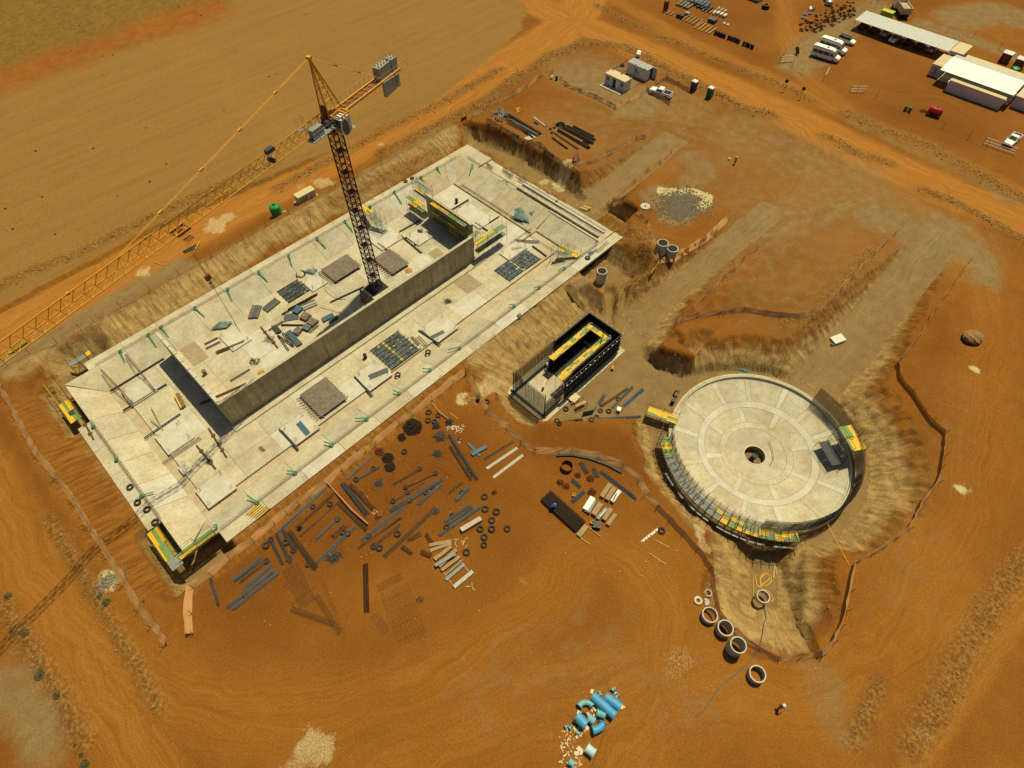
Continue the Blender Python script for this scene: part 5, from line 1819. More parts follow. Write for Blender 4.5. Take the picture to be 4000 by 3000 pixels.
# lumpy heaps of tie wire and scrap
def heap(a, r, m, label, h=.5, n=60, name='scrap_heap', spike=.6, thin=.03, cat='scrap', z=None):
    p = at(*a) if z is None else P(*a, z)
    mb = MB()
    for i in range(n):
        t, k = rnd(0, 6.28), math.sqrt(random.random())*r
        c = p+Vector((math.cos(t)*k, math.sin(t)*k, .05+h*(1-k/r)*rnd(.3, 1)))
        d = Vector((rnd(-1, 1), rnd(-1, 1), rnd(-.35, .35))).normalized()*spike*rnd(.4, 1)
        mb.bar(c-d*.5, c+d*.5, thin*rnd(.7, 1.3), 4)
    return single(name, mb, m, label, cat, p)
heap((1612, 1668), 1.35, REBD, 'biggest dark maroon heap of tie wire by the yard netting', .6, 420, 'wire_heap', .5, .05)
heap((1570, 1708), .6, REBD, 'small dark maroon wire heap below the biggest one', .35, 110, 'wire_heap', .4, .045)
heap((1481, 1765), .62, RUSTR, 'small red wire heap next to the yard netting', .4, 120, 'wire_heap', .4, .045)
heap((1515, 1790), .8, REBD, 'dark wire heap, upper of the joined pair', .45, 200, 'wire_heap', .45, .045)
heap((1524, 1825), .72, REBD, 'dark wire heap, lower of the joined pair', .4, 180, 'wire_heap', .45, .045)
heap((1305, 2175), .8, REBG, 'heap of short grey bar offcuts in the middle yard', .4, 60, 'offcut_heap', 1.2, .03)
heap((1482, 1887), .55, STEELB, 'small bluish heap of bent straps', .35, 50, 'offcut_heap', .8, .03)
heap((1720, 1705), .75, REBG, 'fan of short grey bars beside the straight bundle', .3, 60, 'offcut_heap', 1.2, .03)
heap((1707, 1772), .6, REBG, 'tangled grey bar heap left of the brown bundle', .35, 70, 'offcut_heap', .8, .025)
heap((1755, 1650), .5, FORMD, 'dark heap of clamps by the yard netting', .4, 60, 'clamp_heap', .6, .05)
heap((1705, 1665), .55, FORMD, 'black heap of clamps left of the pale rope tangle', .35, 60, 'clamp_heap', .6, .05)
heap((1475, 2020), .35, REBR, 'small rusty stirrup tangle on the ground', .25, 40, 'offcut_heap', .5)
heap((1700, 1995), .5, STEELB, 'bent grey sheet scraps on top of the brown bundle', .3, 40, 'offcut_heap', .7, .03)
heap((1170, 2065), .3, BLACK, 'black coil of wire beside the brown bundle', .3, 50, 'wire_heap', .35, .04)
heap((1930, 1925), .35, REBD, 'small dark wire ball above the tyre cluster', .2, 50, 'wire_heap', .4, .015)
heap((1640, 2342), .4, REBB, 'small spidery wire scrap by the timber panels', .15, 30, 'wire_heap', .7, .012)
heap((2257, 1857), .4, RUSTR, 'rust-red lump of couplers, top of the scrap circle', .4, 70, 'coupler_heap', .3, .06)
heap((2305, 1870), .5, RUSTR, 'rust-red lump of couplers, right of the scrap circle', .4, 80, 'coupler_heap', .3, .06)
heap((2312, 1922), .55, RUSTR, 'rust-red lump of couplers above the silver panels', .4, 90, 'coupler_heap', .3, .06)
heap((2188, 1885), .45, RUSTR, 'rust-red lump of couplers, left of the scrap circle', .35, 70, 'coupler_heap', .3, .06)
heap((2212, 1900), .45, RUSTR, 'rust-red lump of couplers beside the flared grey bundle', .35, 70, 'coupler_heap', .3, .06)
heap((995, 1412), .8, REBD, 'dark tangled wire inside the basin walls', .3, 60, 'wire_heap', .9, .02, z=ZF)
heap((1643, 905), .6, REBD, 'dark tangled wire on the far pad behind the crane', .3, 50, 'wire_heap', .9, .02, z=ZF+.2)
heap((1596, 1058), .7, YEL, 'yellow heap of scaffold couplers by the long wall', .35, 90, 'coupler_heap', .5, .03, z=ZF)
heap((1020, 1455), .5, YEL, 'yellow and green coupler heap at the left part of the long wall', .3, 60, 'coupler_heap', .5, .03, z=ZF)
heap((1750, 1178), .5, REBD, 'dark starfish of tied bars on the floor in front of the long wall', .3, 40, 'wire_heap', 1.6, .018, z=ZF)
heap((1055, 1330), .9, REBB, 'loose bent bars beside the knotted beam inside the basin', .15, 45, 'offcut_heap', 2.0, .014, z=ZF)
heap((1960, 445), 1.0, GRY, 'jumble of grey boards at the top of the laydown yard', .5, 14, 'board_heap', 5, .13)
heap((2025, 430), .9, YEL, 'few yellow boards beside the grey jumble in the laydown yard', .3, 10, 'board_heap', 2.2, .08)
heap((1945, 470), 1.2, TIMB, 'long timber planks at the top of the laydown yard', .4, 10, 'board_heap', 6, .1)
heap((2190, 490), 1.2, BLACK, 'black fittings heap between the two laydown pipe blocks', .5, 70, 'fitting_heap', .5, .1)
heap((2290, 560), 1.0, BLACK, 'black fittings heap at the end of the laydown pipes', .5, 60, 'fitting_heap', .5, .08)
# salmon netting roll
p = [at(1281, 1890), at(1330, 1945), at(1375, 1995), at(1440, 2052)]
single('netting_roll', MB().tube([v+Vector((0, 0, .4)) for v in p], [.1, .12, .15, .12], 8), ORNG, 'rolled salmon-coloured netting lying down the rebar yard', 'netting', p[0])
p = [at(1690, 1580), at(1720, 1615), at(1752, 1640)]
single('netting_roll', MB().tube([v+Vector((0, 0, .15)) for v in p], [.1, .14, .1], 8), ORNG, 'short salmon-coloured netting roll at the top of the rebar yard', 'netting', p[0])
# knotted beams on blocks inside the basin
def kbeam(a, b, label, z=ZF):
    p, q = P(*a, z+.2), P(*b, z+.2)
    t = thing('tied_beam', label, 'beam', (p.x, p.y, z))
    MB().beam(p, q, .2, .14).build('beam', REBB, t)
    for k in (.25, .75):
        c = p.lerp(q, k)
        MB().lathe([(0, 0), (.3, 0), (.3, .16), (0, .16)], (c.x, c.y, z+.02), 10).build('support_block', REBB, t)
kbeam((1018, 1275), (1085, 1357), 'brown cage beam on two blocks inside the walls')
kbeam((815, 1672), (885, 1785), 'brown cage beam on two blocks left of the long wall, upper')
kbeam((767, 1738), (842, 1830), 'brown cage beam on two blocks left of the long wall, lower')
p = P(345, 1660, ZR)
t = thing('tied_beam', 'brown cage beam on two blocks on the left rim', 'beam', p)
MB().beam(P(325, 1640, ZR+.2), P(365, 1715, ZR+.2), .18, .14).build('beam', REBB, t)
for q in ((333, 1660), (353, 1695)):
    c = P(*q, ZR)
    MB().lathe([(0, 0), (.3, 0), (.3, .16), (0, .16)], c, 8).build('support_block', REBB, t)

# stacked formwork panels and boards
def slabs(name, label, cat, items, z=None, group=None):
    """items: (a, b, width, thickness, height above ground, material)"""
    w = [(at(*a) if z is None else P(*a, z), at(*b) if z is None else P(*b, z), wd, th, up, m) for a, b, wd, th, up, m in items]
    t = thing(name, label, cat, w[0][0], group)
    for p, q, wd, th, up, m in w:
        o = Vector((0, 0, up+th/2))
        MB().beam(p+o, q+o, wd, th).build('panel' if wd > .3 else 'bar', m, t)
    return t
s7 = lambda x, y: (2050+x/3.687, 1700+y/3.687)
g6 = lambda x, y: (1350+x/3.318, 1950+y/3.318)
for lab, it in [
    ('rust-brown panel stack, left of the upper trio by the tank netting', [(s7(1100, 905), s7(1225, 725), .62, .5, .05, TIMB)]),
    ('rust-brown panel stack, middle of the upper trio by the tank netting', [(s7(1175, 945), s7(1290, 770), .62, .5, .05, TIMB)]),
    ('white panel stack with slotted bar, right of the upper trio', [(s7(1250, 975), s7(1360, 820), .55, .55, .05, WHITED), (s7(1265, 965), s7(1310, 870), .14, .06, .61, FORMD)]),
    ('bright silver panel stack of the middle pair', [(s7(865, 1095), s7(975, 920), .75, .6, .05, WHITE)] + [(s7(845+k*32, 1120-k*50), s7(905+k*32, 1140-k*50), .03, .02, .66, GRY) for k in range(4)]),
    ('grey-blue and tan panel stack beside the silver one', [(s7(915, 1135), s7(1010, 960), .35, .55, .05, GRY), (s7(985, 1165), s7(1090, 1000), .75, .52, .05, TIMB)]),
    ('pale blue panel stack of the lower trio', [(s7(1040, 1225), s7(1170, 1075), .45, .55, .05, GRY), (s7(1075, 1200), s7(1160, 1100), .12, .08, .61, WHITED)]),
    ('tan panel stack, middle of the lower trio', [(s7(1130, 1235), s7(1240, 1075), .6, .5, .05, TIMB)]),
    ('tan panel stack, right of the lower trio', [(s7(1190, 1305), s7(1300, 1150), .55, .4, .05, TIMB)]),
    ('single tan panel on two timber bearers below the cage stack', [(s7(770, 1460), s7(890, 1310), .7, .2, .12, TIMB), (s7(920, 1330), s7(1090, 1465), .1, .1, .02, PLYT), (s7(730, 1435), s7(945, 1580), .1, .1, .02, PLYT)]),
    ('two tan shutter panels at the upper left of the timber group', [(g6(1085, 600), g6(1375, 545), .45, .12, .05, TIMB), (g6(1095, 670), g6(1370, 575), .42, .1, .05, TIMB)]),
    ('tan shutter panels under a blue one in the timber group', [(g6(1155, 790), g6(1375, 620), .5, .3, .05, TIMB), (g6(1215, 880), g6(1440, 660), .5, .3, .05, TIMB), (g6(1245, 930), g6(1485, 750), .42, .3, .05, TIMB), (g6(1165, 875), g6(1425, 720), .42, .14, .4, GRY)]),
    ('blue ribbed shutter panel in the timber group', [(g6(1300, 1050), g6(1540, 850), .4, .16, .08, GRY), (g6(1290, 990), g6(1520, 790), .16, .1, .08, GRY), (g6(1270, 950), g6(1385, 1110), .1, .08, .01, PLYT), (g6(1470, 790), g6(1600, 940), .1, .08, .01, PLYT)]),
    ('pale shutter panel lowest in the timber group', [(g6(1405, 1145), g6(1650, 940), .5, .18, .06, CONC_G)]),
    ('long pale concrete beam at the right of the rebar yard', [(g6(1500, 415), g6(1755, 265), .62, .55, .03, CONC_C)]),
    ('grey plank on the soil, upper of two', [((1901, 1831), (2021, 1750), .42, .05, .02, CONC_G)]),
    ('grey plank on the soil, lower of two', [((1927, 1866), (2043, 1778), .42, .05, .02, CONC_G)]),
    ('black lattice girder on the soil beside the grey planks', [((1890, 1794), (2004, 1724), .12, .1, .03, FORMK), ((1894, 1799), (2008, 1729), .05, .05, .05, FORMD)]),
    ('crossed blue formwork panels on the soil', [((1828, 1732), (1876, 1783), .3, .12, .02, FORMB), ((1843, 1778), (1901, 1746), .55, .15, .14, FORMB)]),
    ('slotted white panel strip on the soil near the tank netting', [(s7(1680, 1540), s7(1915, 1355), .3, .08, .02, WHITED)] + [(s7(1690+k*38, 1525-k*30), s7(1700+k*38, 1545-k*30), .16, .01, .105, BLACK) for k in range(6)]),
    ('thin timber batten on the soil below the slotted strip', [(s7(1880, 1510), s7(2080, 1620), .1, .06, .01, PLYT)]),
    ('thin timber batten on the soil, lowest by the tank netting', [((2535, 2160), (2600, 2205), .1, .06, .01, PLYT)]),
    ('yellow batten on the soil at the top of the rebar yard', [((1757, 1612), (1790, 1637), .06, .05, .01, YEL)]),
    ('short pale plank by the fan of grey bars', [((1792, 1732), (1805, 1708), .25, .05, .01, PLYT)]),
    ('steel tread plates on the track by the sump', [((3080, 2080), (3090, 2080), .3, .04, .3, GRY)]),
    ('grey boards and white lids lying on the tank ramp', [((3250, 1336), (3292, 1320), 1.5, .35, .05, WHITED), ((3246, 1350), (3290, 1336), .5, .2, .03, FORMD)]),
    ('plywood table top beside the pump chamber', [((2228, 1570), (2252, 1545), 1.6, .1, .35, CREAM), ((2232, 1580), (2256, 1556), .2, .3, .03, TIMB)]),
    ('pale plank strip on the pit floor by the chamber', [((2105, 1650), (2150, 1610), .5, .06, .02, PLYT)]),
    ('grey trough and rods behind the laydown block', [((2085, 460), (2130, 495), .3, .2, .03, CONC_G), ((2060, 455), (2140, 492), .15, .1, .03, TIMB)]),
    ('pale sheet lying near the laydown netting', [((2055, 545), (2085, 532), 1.4, .06, .03, CONC_G)]),
]:
    if 'tread plates' in lab:
        continue
    slabs('panel_stack', lab, 'panels', it, group='formwork and timber panels')
# dark reinforcement cage stack
def cage(a, b, w, h, label, m=REBD, nl=14, ns=30, z=None, r=.02):
    p, q = (at(*a), at(*b)) if z is None else (P(*a, z), P(*b, z))
    d = (q-p)
    L = d.length
    d.normalize()
    s = Vector((-d.y, d.x, 0)).normalized()
    mb = MB()
    for i in range(nl):
        for zz in ((.05, h) if h > .12 else (.05,)):
            o = s*((i/(nl-1)-.5)*w+rnd(-.02, .02))+Vector((0, 0, zz))
            mb.bar(p+o+d*rnd(-.15, .15), q+o+d*rnd(-.15, .15), r, 3)
    for i in range(ns):
        c = p+d*(L*(i+.5)/ns)
        for zz in ((.05, h) if h > .12 else (.07,)):
            mb.bar(c-s*(w/2+.04)+Vector((0, 0, zz)), c+s*(w/2+.04)+Vector((0, 0, zz)), r*.8, 3)
        if h > .12:
            for sg in (-1, 1):
                mb.bar(c+s*(sg*w/2)+Vector((0, 0, .05)), c+s*(sg*w/2)+Vector((0, 0, h)), r*.8, 3)
    return single('rebar_cage', mb, m, label, 'rebar cage', p)
cage((2131, 1939), (2267, 2061), 1.9, .5, 'wide dark stack of welded rebar cages with the blue worker beside it', REBD, 30, 60, r=.025)
cage((1133, 2212), (1204, 2364), 2.0, .06, 'rusty fine mesh sheet flat on the soil below the yard', REBR, 12, 44, r=.010)
cage((1139, 2378), (1307, 2440), .55, .4, 'narrow rusty column cage lying across the soil', REBB, 4, 26, r=.012)
cage((1236, 2326), (1329, 2473), .5, .4, 'narrow rusty column cage pointing down at the lower yard', REBB, 4, 26, r=.012)
cage((1429, 2202), (1434, 2394), .55, .35, 'pair of slim upright-lying column cages in the lower yard', REBD, 6, 20, r=.02)
cage((1540, 2300), (1615, 2510), 3.4, .04, 'large open bar grid flat on the soil in the lower yard', REBB, 12, 4, r=.012)
cage((1475, 2300), (1570, 2250), .8, .04, 'small open bar grid above the large one', REBB, 5, 9, r=.012)
cage((1262, 2272), (1350, 2490), .3, .04, 'thin bar pair lying down the lower yard', REBB, 2, 3, r=.016)
cage((1120, 2330), (1205, 2265), 2.6, .05, 'open rust frame lying on the soil by the fine mesh sheet', REBR, 2, 2, r=.03)
cage((1460, 2400), (1510, 2470), .9, .04, 'bent mesh scrap below the slim column cages', REBG, 4, 8, r=.012)

# steel ring, drum things
p = at(2214, 1827)
single('steel_ring', MB().lathe([(.85, 0), (.85, .75), (.78, .75), (.78, 0)], p, 28, True), RUSTR, 'rusty open steel ring standing in the scrap circle', 'ring', p)
p = at(2330, 2055)
t = thing('scrap_box', 'black steel box of offcuts beside the lower panel trio', 'box', p)
MB().box(p+Vector((0, 0, .3)), (.95, 1.0, .6), .6).build('box', BLACK, t)
mb = MB()
for i in range(16):
    c = p+Vector((rnd(-.3, .3), rnd(-.3, .3), .62))
    mb.bar(c, c+Vector((rnd(-.4, .4), rnd(-.4, .4), .1)), .02, 4)
mb.build('offcuts', GALV, t)
for q, lab in (((2312, 2043), 'yellow bucket beside the black scrap box'), ((2242, 1937), 'yellow bucket behind the grey tube bundle')):
    p = at(*q)
    single('bucket', MB().lathe([(0, 0), (.2, 0), (.24, .4), (.2, .4), (.17, .05), (0, .05)], p, 14), YEL, lab, 'bucket', p)
# curved pipe bundle along the netting
pts = [at(*s7(x, y)) for x, y in ((465, 295), (700, 290), (950, 345), (1200, 435), (1395, 540))]
mb = MB()
for k in range(9):
    o = Vector((rnd(-.2, .2), rnd(-.2, .2), .08+rnd(0, .25)))
    mb.tube([v+o for v in pts], .05, 5)
single('pipe_bundle', mb, REBG, 'bent bundle of grey pipes following the netting', 'pipes', pts[0])

# ------------------------------------------------------------------ things on the basin floor
def table(q, label, zt=.55, nst=10):
    a, b, c, d = padrect(*q, ZF+zt)
    t = thing('formwork_table', label, 'formwork table', ((a+b)/2, (c+d)/2, ZF), 'plywood formwork tables')
    nb = 6
    for i in range(nb):
        y0, y1 = c+(d-c)*i/nb, c+(d-c)*(i+1)/nb
        MB().box(((a+b)/2, (y0+y1)/2, ZF+zt+rnd(-.006, .006)), (b-a, y1-y0-.012, .05)).build('plywood_sheet', PLY, t)
    for i in range(nst):
        y = c+.3+(d-c-.6)*i/(nst-1)
        MB().beam((a-.9+rnd(-.2, .2), y, ZF+zt-.13), (b+.2+rnd(-.2, .2), y, ZF+zt-.13), .1, .16).build('joist', TIMB, t)
    for x in (a+.4, b-.4):
        MB().beam((x, c-.2, ZF+zt-.3), (x, d+.2, ZF+zt-.3), .12, .16).build('bearer', TIMB, t)
        for y in (c+.5, (c+d)/2, d-.5):
            MB().bar((x, y, ZF), (x, y, ZF+zt-.36), .05, 6).build('prop', FORMD, t)
c6_ = lambda x, y: (1200+x/3.318, 750+y/3.318)
c9_ = lambda x, y: (900+x/1.659, 900+y/1.659)
c3_ = lambda x, y: (1300+x/4.148, 1300+y/4.148)
c2_ = lambda x, y: (900+x/4.148, 1050+y/4.148)
c4_ = lambda x, y: (1950+x/3.318, 650+y/3.318)
table([c6_(180, 1010), c6_(505, 800), c6_(690, 955), c6_(375, 1160)], 'dark plywood formwork table left of the crane mast')
table([c6_(885, 830), c6_(1090, 735), c6_(1315, 940), c6_(1055, 1085)], 'dark plywood formwork table right of the crane mast')
table([c9_(445, 1080), c9_(600, 950), c9_(760, 1075), c9_(600, 1205)], 'dark plywood formwork table in front of the long wall')
def layout(q, label, nx_, ny_, m1, stripe=None, z=.05):
    a, b, c, d = padrect(*q, ZF+z)
    t = thing('panel_layout', label, 'panels', ((a+b)/2, (c+d)/2, ZF), 'formwork panels laid out in grids')
    for i in range(nx_):
        for j in range(ny_):
            if random.random() < .03:
                continue
            x0, x1 = a+(b-a)*i/nx_, a+(b-a)*(i+1)/nx_
            y0, y1 = c+(d-c)*j/ny_, c+(d-c)*(j+1)/ny_
            m = random.choice(m1)
            if stripe is not None and i == stripe:
                m = random.choice([YEL, YEL, GRN])
            MB().box(((x0+x1)/2, (y0+y1)/2, ZF+z+.06+rnd(0, .03)), (x1-x0-.05, y1-y0-.05, .09)).build('panel', m, t)
    for j in range(0, ny_+1, 2):
        y = c+(d-c)*j/ny_
        MB().beam((a-.15, y, ZF+z+.17), (b+.15+rnd(-.4, .3), y, ZF+z+.17), .09, .09).build('clamp_bar', FORMK, t)
layout([c2_(760, 380), c2_(1090, 185), c2_(1290, 355), c2_(945, 550)], 'grid of dark formwork panels inside the walls near the far slope', 9, 8, [FORMD, REBG, FORMD])
layout([c3_(610, 280), c3_(1060, 0), c3_(1420, 265), c3_(950, 605)], 'large grid of grey formwork panels with a yellow and green stripe', 13, 14, [STEELB, REBG, FORMD, STEELB], 5)
layout([c4_(145, 1220), c4_(330, 1080), c4_(540, 1195), c4_(340, 1345)], 'dark formwork panel grid at the right end, upper of two', 10, 8, [FORMD, REBG, STEELB])
layout([c4_(-40, 1345), c4_(115, 1230), c4_(320, 1350), c4_(120, 1500)], 'bluish formwork panel grid at the right end, lower of two', 10, 8, [FORMB, STEELB, FORMD])
# stacks and blocks inside the walls
def fstack(a, b, w, h, label, m, n=5, z=ZF):
    p, q = P(*a, z+h*.6), P(*b, z+h*.6)
    t = thing('formwork_stack', label, 'formwork', (p.x, p.y, z), 'formwork stacks on the basin floor')
    d = (q-p).normalized()
    s = Vector((-d.y, d.x, 0))
    for i in range(n):
        o = s*((i+.5)/n-.5)*w
        for k in range(max(1, int(h/.18))):
            u = Vector((0, 0, z+.1+k*.18-p.z))
            MB().beam(p+o+u+d*rnd(-.08, .08), q+o+u+d*rnd(-.08, .08), w/n-.03, .15).build('panel', m if isinstance(m, type(FORMB)) else random.choice(m), t)
    for k in (.2, .8):
        c = p.lerp(q, k)
        MB().beam(c-s*(w/2+.35)+Vector((0, 0, z+.04-p.z)), c+s*(w/2+.35)+Vector((0, 0, z+.04-p.z)), .09, .08).build('bearer', YEL, t)
fstack(c2_(360, 790), c2_(430, 590), 1.7, .5, 'fanned grey formwork tubes, lower half of the big stack', [REBG, STEELB, PLY], 6)
fstack(c2_(560, 660), c2_(760, 500), 1.5, .5, 'fanned blue and brown formwork tubes, upper half of the big stack', [FORMB, PLY, STEELB], 6)
fstack(c2_(700, 920), c2_(790, 1030), .9, .4, 'ribbed dark panel stack beside the long lattice strip', FORMD, 4)
fstack(c2_(930, 1010), c2_(1120, 1230), 1.0, .45, 'long blue-grey panel stack leaning to the long wall', [FORMB, STEELB], 5)
fstack(c2_(1040, 640), c2_(1130, 680), 1.6, .7, 'tall blue panel block beside the light mesh stack', FORMB, 5)
fstack(c2_(1160, 740), c2_(1260, 790), 1.5, .7, 'brown plywood block, upper of two inside the walls', PLY, 3)
fstack(c2_(1270, 830), c2_(1380, 880), 1.4, .7, 'brown plywood block, right of two inside the walls', PLY, 3)
fstack(c2_(1040, 980), c2_(1130, 1020), 1.4, .7, 'brown plywood block, lowest inside the walls', PLY, 3)
fstack(c2_(1180, 930), c2_(1290, 970), 1.1, .55, 'blue and brown half-height block inside the walls', [FORMB, PLY], 3)
fstack(c2_(1490, 830), c2_(1670, 740), 1.0, .5, 'blue panel stack on timber bearers near the long wall', FORMB, 4)
fstack(c2_(1600, 860), c2_(1740, 770), .6, .4, 'narrow blue panel stack beside the bigger one at the long wall', STEELB, 3)
fstack(c2_(1280, 1030), c2_(1420, 910), .5, .2, 'two brown planks near the long wall inside', PLY, 2)
fstack(c2_(870, 800), c2_(1100, 760), 1.6, .15, 'flat grey mesh panels left of the plywood blocks', [REBG, STEELB], 6)
fstack(c2_(1160, 640), c2_(1390, 540), 1.6, .12, 'flat pale mesh panels right of the blue block', [REBG, CONC_G], 7)
fstack(c3_(590, 720), c3_(890, 600), 1.0, .5, 'ribbed blue-grey sheet stack in front of the long wall', [STEELB, REBG], 6)
fstack(c3_(1600, 80), c3_(1800, -20), .7, .4, 'dark ribbed sheet stack on the right pad in front of the wall', [REBG, FORMD], 4)
fstack(c3_(1270, 60), c3_(1390, 190), .5, .25, 'brown planks beside the striped panel grid', PLY, 3)
fstack(c3_(1370, 60), c3_(1500, 200), .8, .25, 'weathered loose planks beside the striped panel grid', [PLY, CONC_G], 4)
fstack((1345, 1650), (1395, 1705), .9, .5, 'bright blue panel stack on the left front pad', FORMB, 3) if False else fstack(c9_(440, 1245), c9_(505, 1320), .85, .5, 'bright blue panel stack on the left front pad', FORMB, 3)
fstack(c9_(385, 1310), c9_(420, 1330), .9, .35, 'small brown plywood block on the left front pad', PLY, 2)
fstack((690, 1540), (715, 1590), .8, .6, 'yellow-framed plywood crate beside the left cross wall', [PLY, YEL], 3)
fstack((1015, 1745), (1030, 1760), .5, .2, 'small brown box on the floor left', PLY, 2)
fstack((1450, 900), (1485, 915), .35, .2, 'black tube bundle on the floor behind the crane', FORMK, 4)
def lattice(a, b, label, z=ZF, w=.28, m=None):
    m = m or FORMK
    p, q = P(*a, z+.1), P(*b, z+.1)
    d = (q-p)
    L = d.length
    d.normalize()
    s = Vector((-d.y, d.x, 0))*w/2
    mb = MB().beam(p+s, q+s, .07, .12).beam(p-s, q-s, .07, .12)
    n = max(3, int(L/.45))
    for i in range(n+1):
        c = p+d*(L*i/n)
        mb.beam(c+s, c-s, .07, .08)
    return single('lattice_girder', mb, m, label, 'girder', (p.x, p.y, z), 'lattice girders on the basin floor')
lattice(c2_(835, 740), c2_(1310, 480), 'long dark slotted girder above the plywood blocks')
lattice(c2_(825, 910), c2_(1200, 915), 'dark slotted girder left of the blue block')
lattice(c2_(770, 1080), c2_(940, 1320), 'slotted girder, left of the fan by the long wall')
lattice(c2_(780, 1090), c2_(1020, 1260), 'slotted girder, middle of the fan by the long wall')
lattice(c2_(845, 1040), c2_(1010, 1240), 'slotted girder, right of the fan by the long wall')
lattice(c2_(620, 1000), c2_(855, 850), 'grey slotted girder under the ribbed panel stack', m=STEELB)
lattice((900, 1488), (975, 1443), 'blue-grey slotted girder near the left cross wall inside', m=STEELB)
lattice(c6_(1220, 570), c6_(1480, 790), 'dark slotted girder behind the crane, long one')
lattice(c6_(1390, 690), c6_(1530, 610), 'dark slotted girder behind the crane, right short one')
lattice(c6_(1270, 600), c6_(1410, 515), 'dark slotted girder behind the crane, left short one')
lattice((565, 1712), (703, 1618), 'dark slotted girder left of the upper left pad')
lattice((800, 1345), (850, 1320), 'dark slotted girder beside the rusty bundle', m=FORMD)
lattice((805, 1362), (860, 1335), 'grey slotted girder beside the rusty bundle', m=STEELB)
# rebar mats on the floor (open tan grids)
def mat_(a, b, c, d, label, z=ZF+.03):
    x0, x1, y0, y1 = padrect(a, b, c, d, z)
    mb = MB()
    n1, n2 = int((x1-x0)/.28), int((y1-y0)/.28)
    for i in range(n1+1):
        mb.bar((x0+(x1-x0)*i/n1, y0, z), (x0+(x1-x0)*i/n1, y1, z), .016, 3)
    for i in range(n2+1):
        mb.bar((x0, y0+(y1-y0)*i/n2, z+.03), (x1, y0+(y1-y0)*i/n2, z+.03), .016, 3)
    single('rebar_mat', mb, REBB, label, 'rebar mat', (x0, y0, z))
    MB().prism(rect(x0-.05, x1+.05, y0-.05, y1+.05), ZF-.1, ZF+.018).build('sand_bay', SAND, basin)
mat_((702, 1367), (758, 1333), (815, 1395), (758, 1430), 'square rebar mat in a sand bay behind the left cross wall')
mat_((1670, 995), (1700, 970), (1740, 990), (1705, 1012), 'rebar mat in a sand bay at the right end of the long wall')
mat_((1765, 1090), (1820, 1060), (1880, 1110), (1820, 1150), 'rebar mat in a sand bay in front of the long wall right end')
cage((635, 1810), (785, 1710), .7, .05, 'long narrow rebar ladder mat below the upper left pad', REBB, 6, 40, z=ZF+.05, r=.016)
# tied starter frames near the left: beams on yellow supports
for a, b, lab in [((395, 1445), (520, 1578), 'slim cage girder leaning over the left slope, left of two'), ((490, 1385), (605, 1525), 'slim cage girder leaning over the left slope, right of two')]:
    p, q = P(*a, -.8), P(*b, ZF+.5)
    mb = MB()
    d = (q-p).normalized()
    s = Vector((-d.y, d.x, 0)).normalized()*.14
    for o in (s, -s, s*.3+Vector((0, 0, .18)), -s*.3+Vector((0, 0, .18))):
        mb.bar(p+o, q+o, .025, 4)
    for i in range(24):
        c = p.lerp(q, i/23)
        mb.bar(c+s, c-s, .015, 3)
        mb.bar(c+s, c+Vector((0, 0, .18)), .015, 3)
    single('cage_girder', mb, REBB, lab, 'rebar cage', (p.x, p.y, p.z))
for a, b, lab in [((585, 1635), (628, 1675), 'brown prop pole leaning by the upper left pad, left one'), ((590, 1590), (640, 1688), 'brown prop pole leaning by the upper left pad, right one'), ((1250, 1190), (1352, 1230), 'yellow raking prop by the long wall')]:
    p, q = P(*a, ZF+.5), P(*b, ZF+.1)
    single('prop_pole', MB().bar(p, q, .06, 6), TIMB if 'brown' in lab else YEL, lab, 'prop', (p.x, p.y, ZF))
# leaning formwork flap over the crane footing
p = P(1420, 1160, ZF)
t = thing('formwork_flap', 'dark leaning formwork flap beside the crane foot', 'formwork', p)
MB().add([P(1405, 1127, -.3), P(1462, 1168, -.2), P(1438, 1190, ZF), P(1410, 1180, ZF)], [(0, 1, 2, 3)]).build('sheet', PLY, t)
mb = MB()
for k in range(4):
    mb.beam(P(1405, 1127, -.3).lerp(P(1462, 1168, -.2), k/3), P(1410, 1180, ZF).lerp(P(1438, 1190, ZF), k/3), .1, .1)
mb.build('rib', TIMB, t)
# green straps draped on the kerbs
def strap(a, b, label, z0=ZR, z1=None):
    z1 = z0 if z1 is None else z1
    p, q = P(*a, z0+.35), P(*b, z1+.12)
    mb = MB()
    mb.beam(p, p.lerp(q, .3)+Vector((0, 0, .1)), .22, .04)
    mb.beam(p.lerp(q, .3)+Vector((0, 0, .1)), q, .2, .04)
    mb.torus(p+Vector((0, 0, -.05)), .22, .09, 10, 5)
    single('water_stop', mb, GREENS, label, 'water stop', (p.x, p.y, z0), 'green water-stop strips on the kerbs')
fs_ = 'green water-stop strip hanging down the far slope'
for nst, (a, b) in enumerate([((468, 1370), (488, 1420)), ((578, 1305), (610, 1355)), ((628, 1275), (660, 1320)), ((760, 1200), (800, 1240)), ((888, 1128), (905, 1178)), ((1010, 1060), (1045, 1100)), ((1128, 995), (1140, 1042)), ((1238, 928), (1272, 968)), ((1347, 862), (1378, 905)), ((1445, 805), (1450, 815)), ((1540, 748), (1570, 795)), ((1645, 690), (1655, 725)), ((1708, 655), (1725, 690))]):
    strap(a, b, fs_+', '+ORD[nst]+' from the left', ZR, -1.9)
ns_ = 'green water-stop strip on the front kerb'
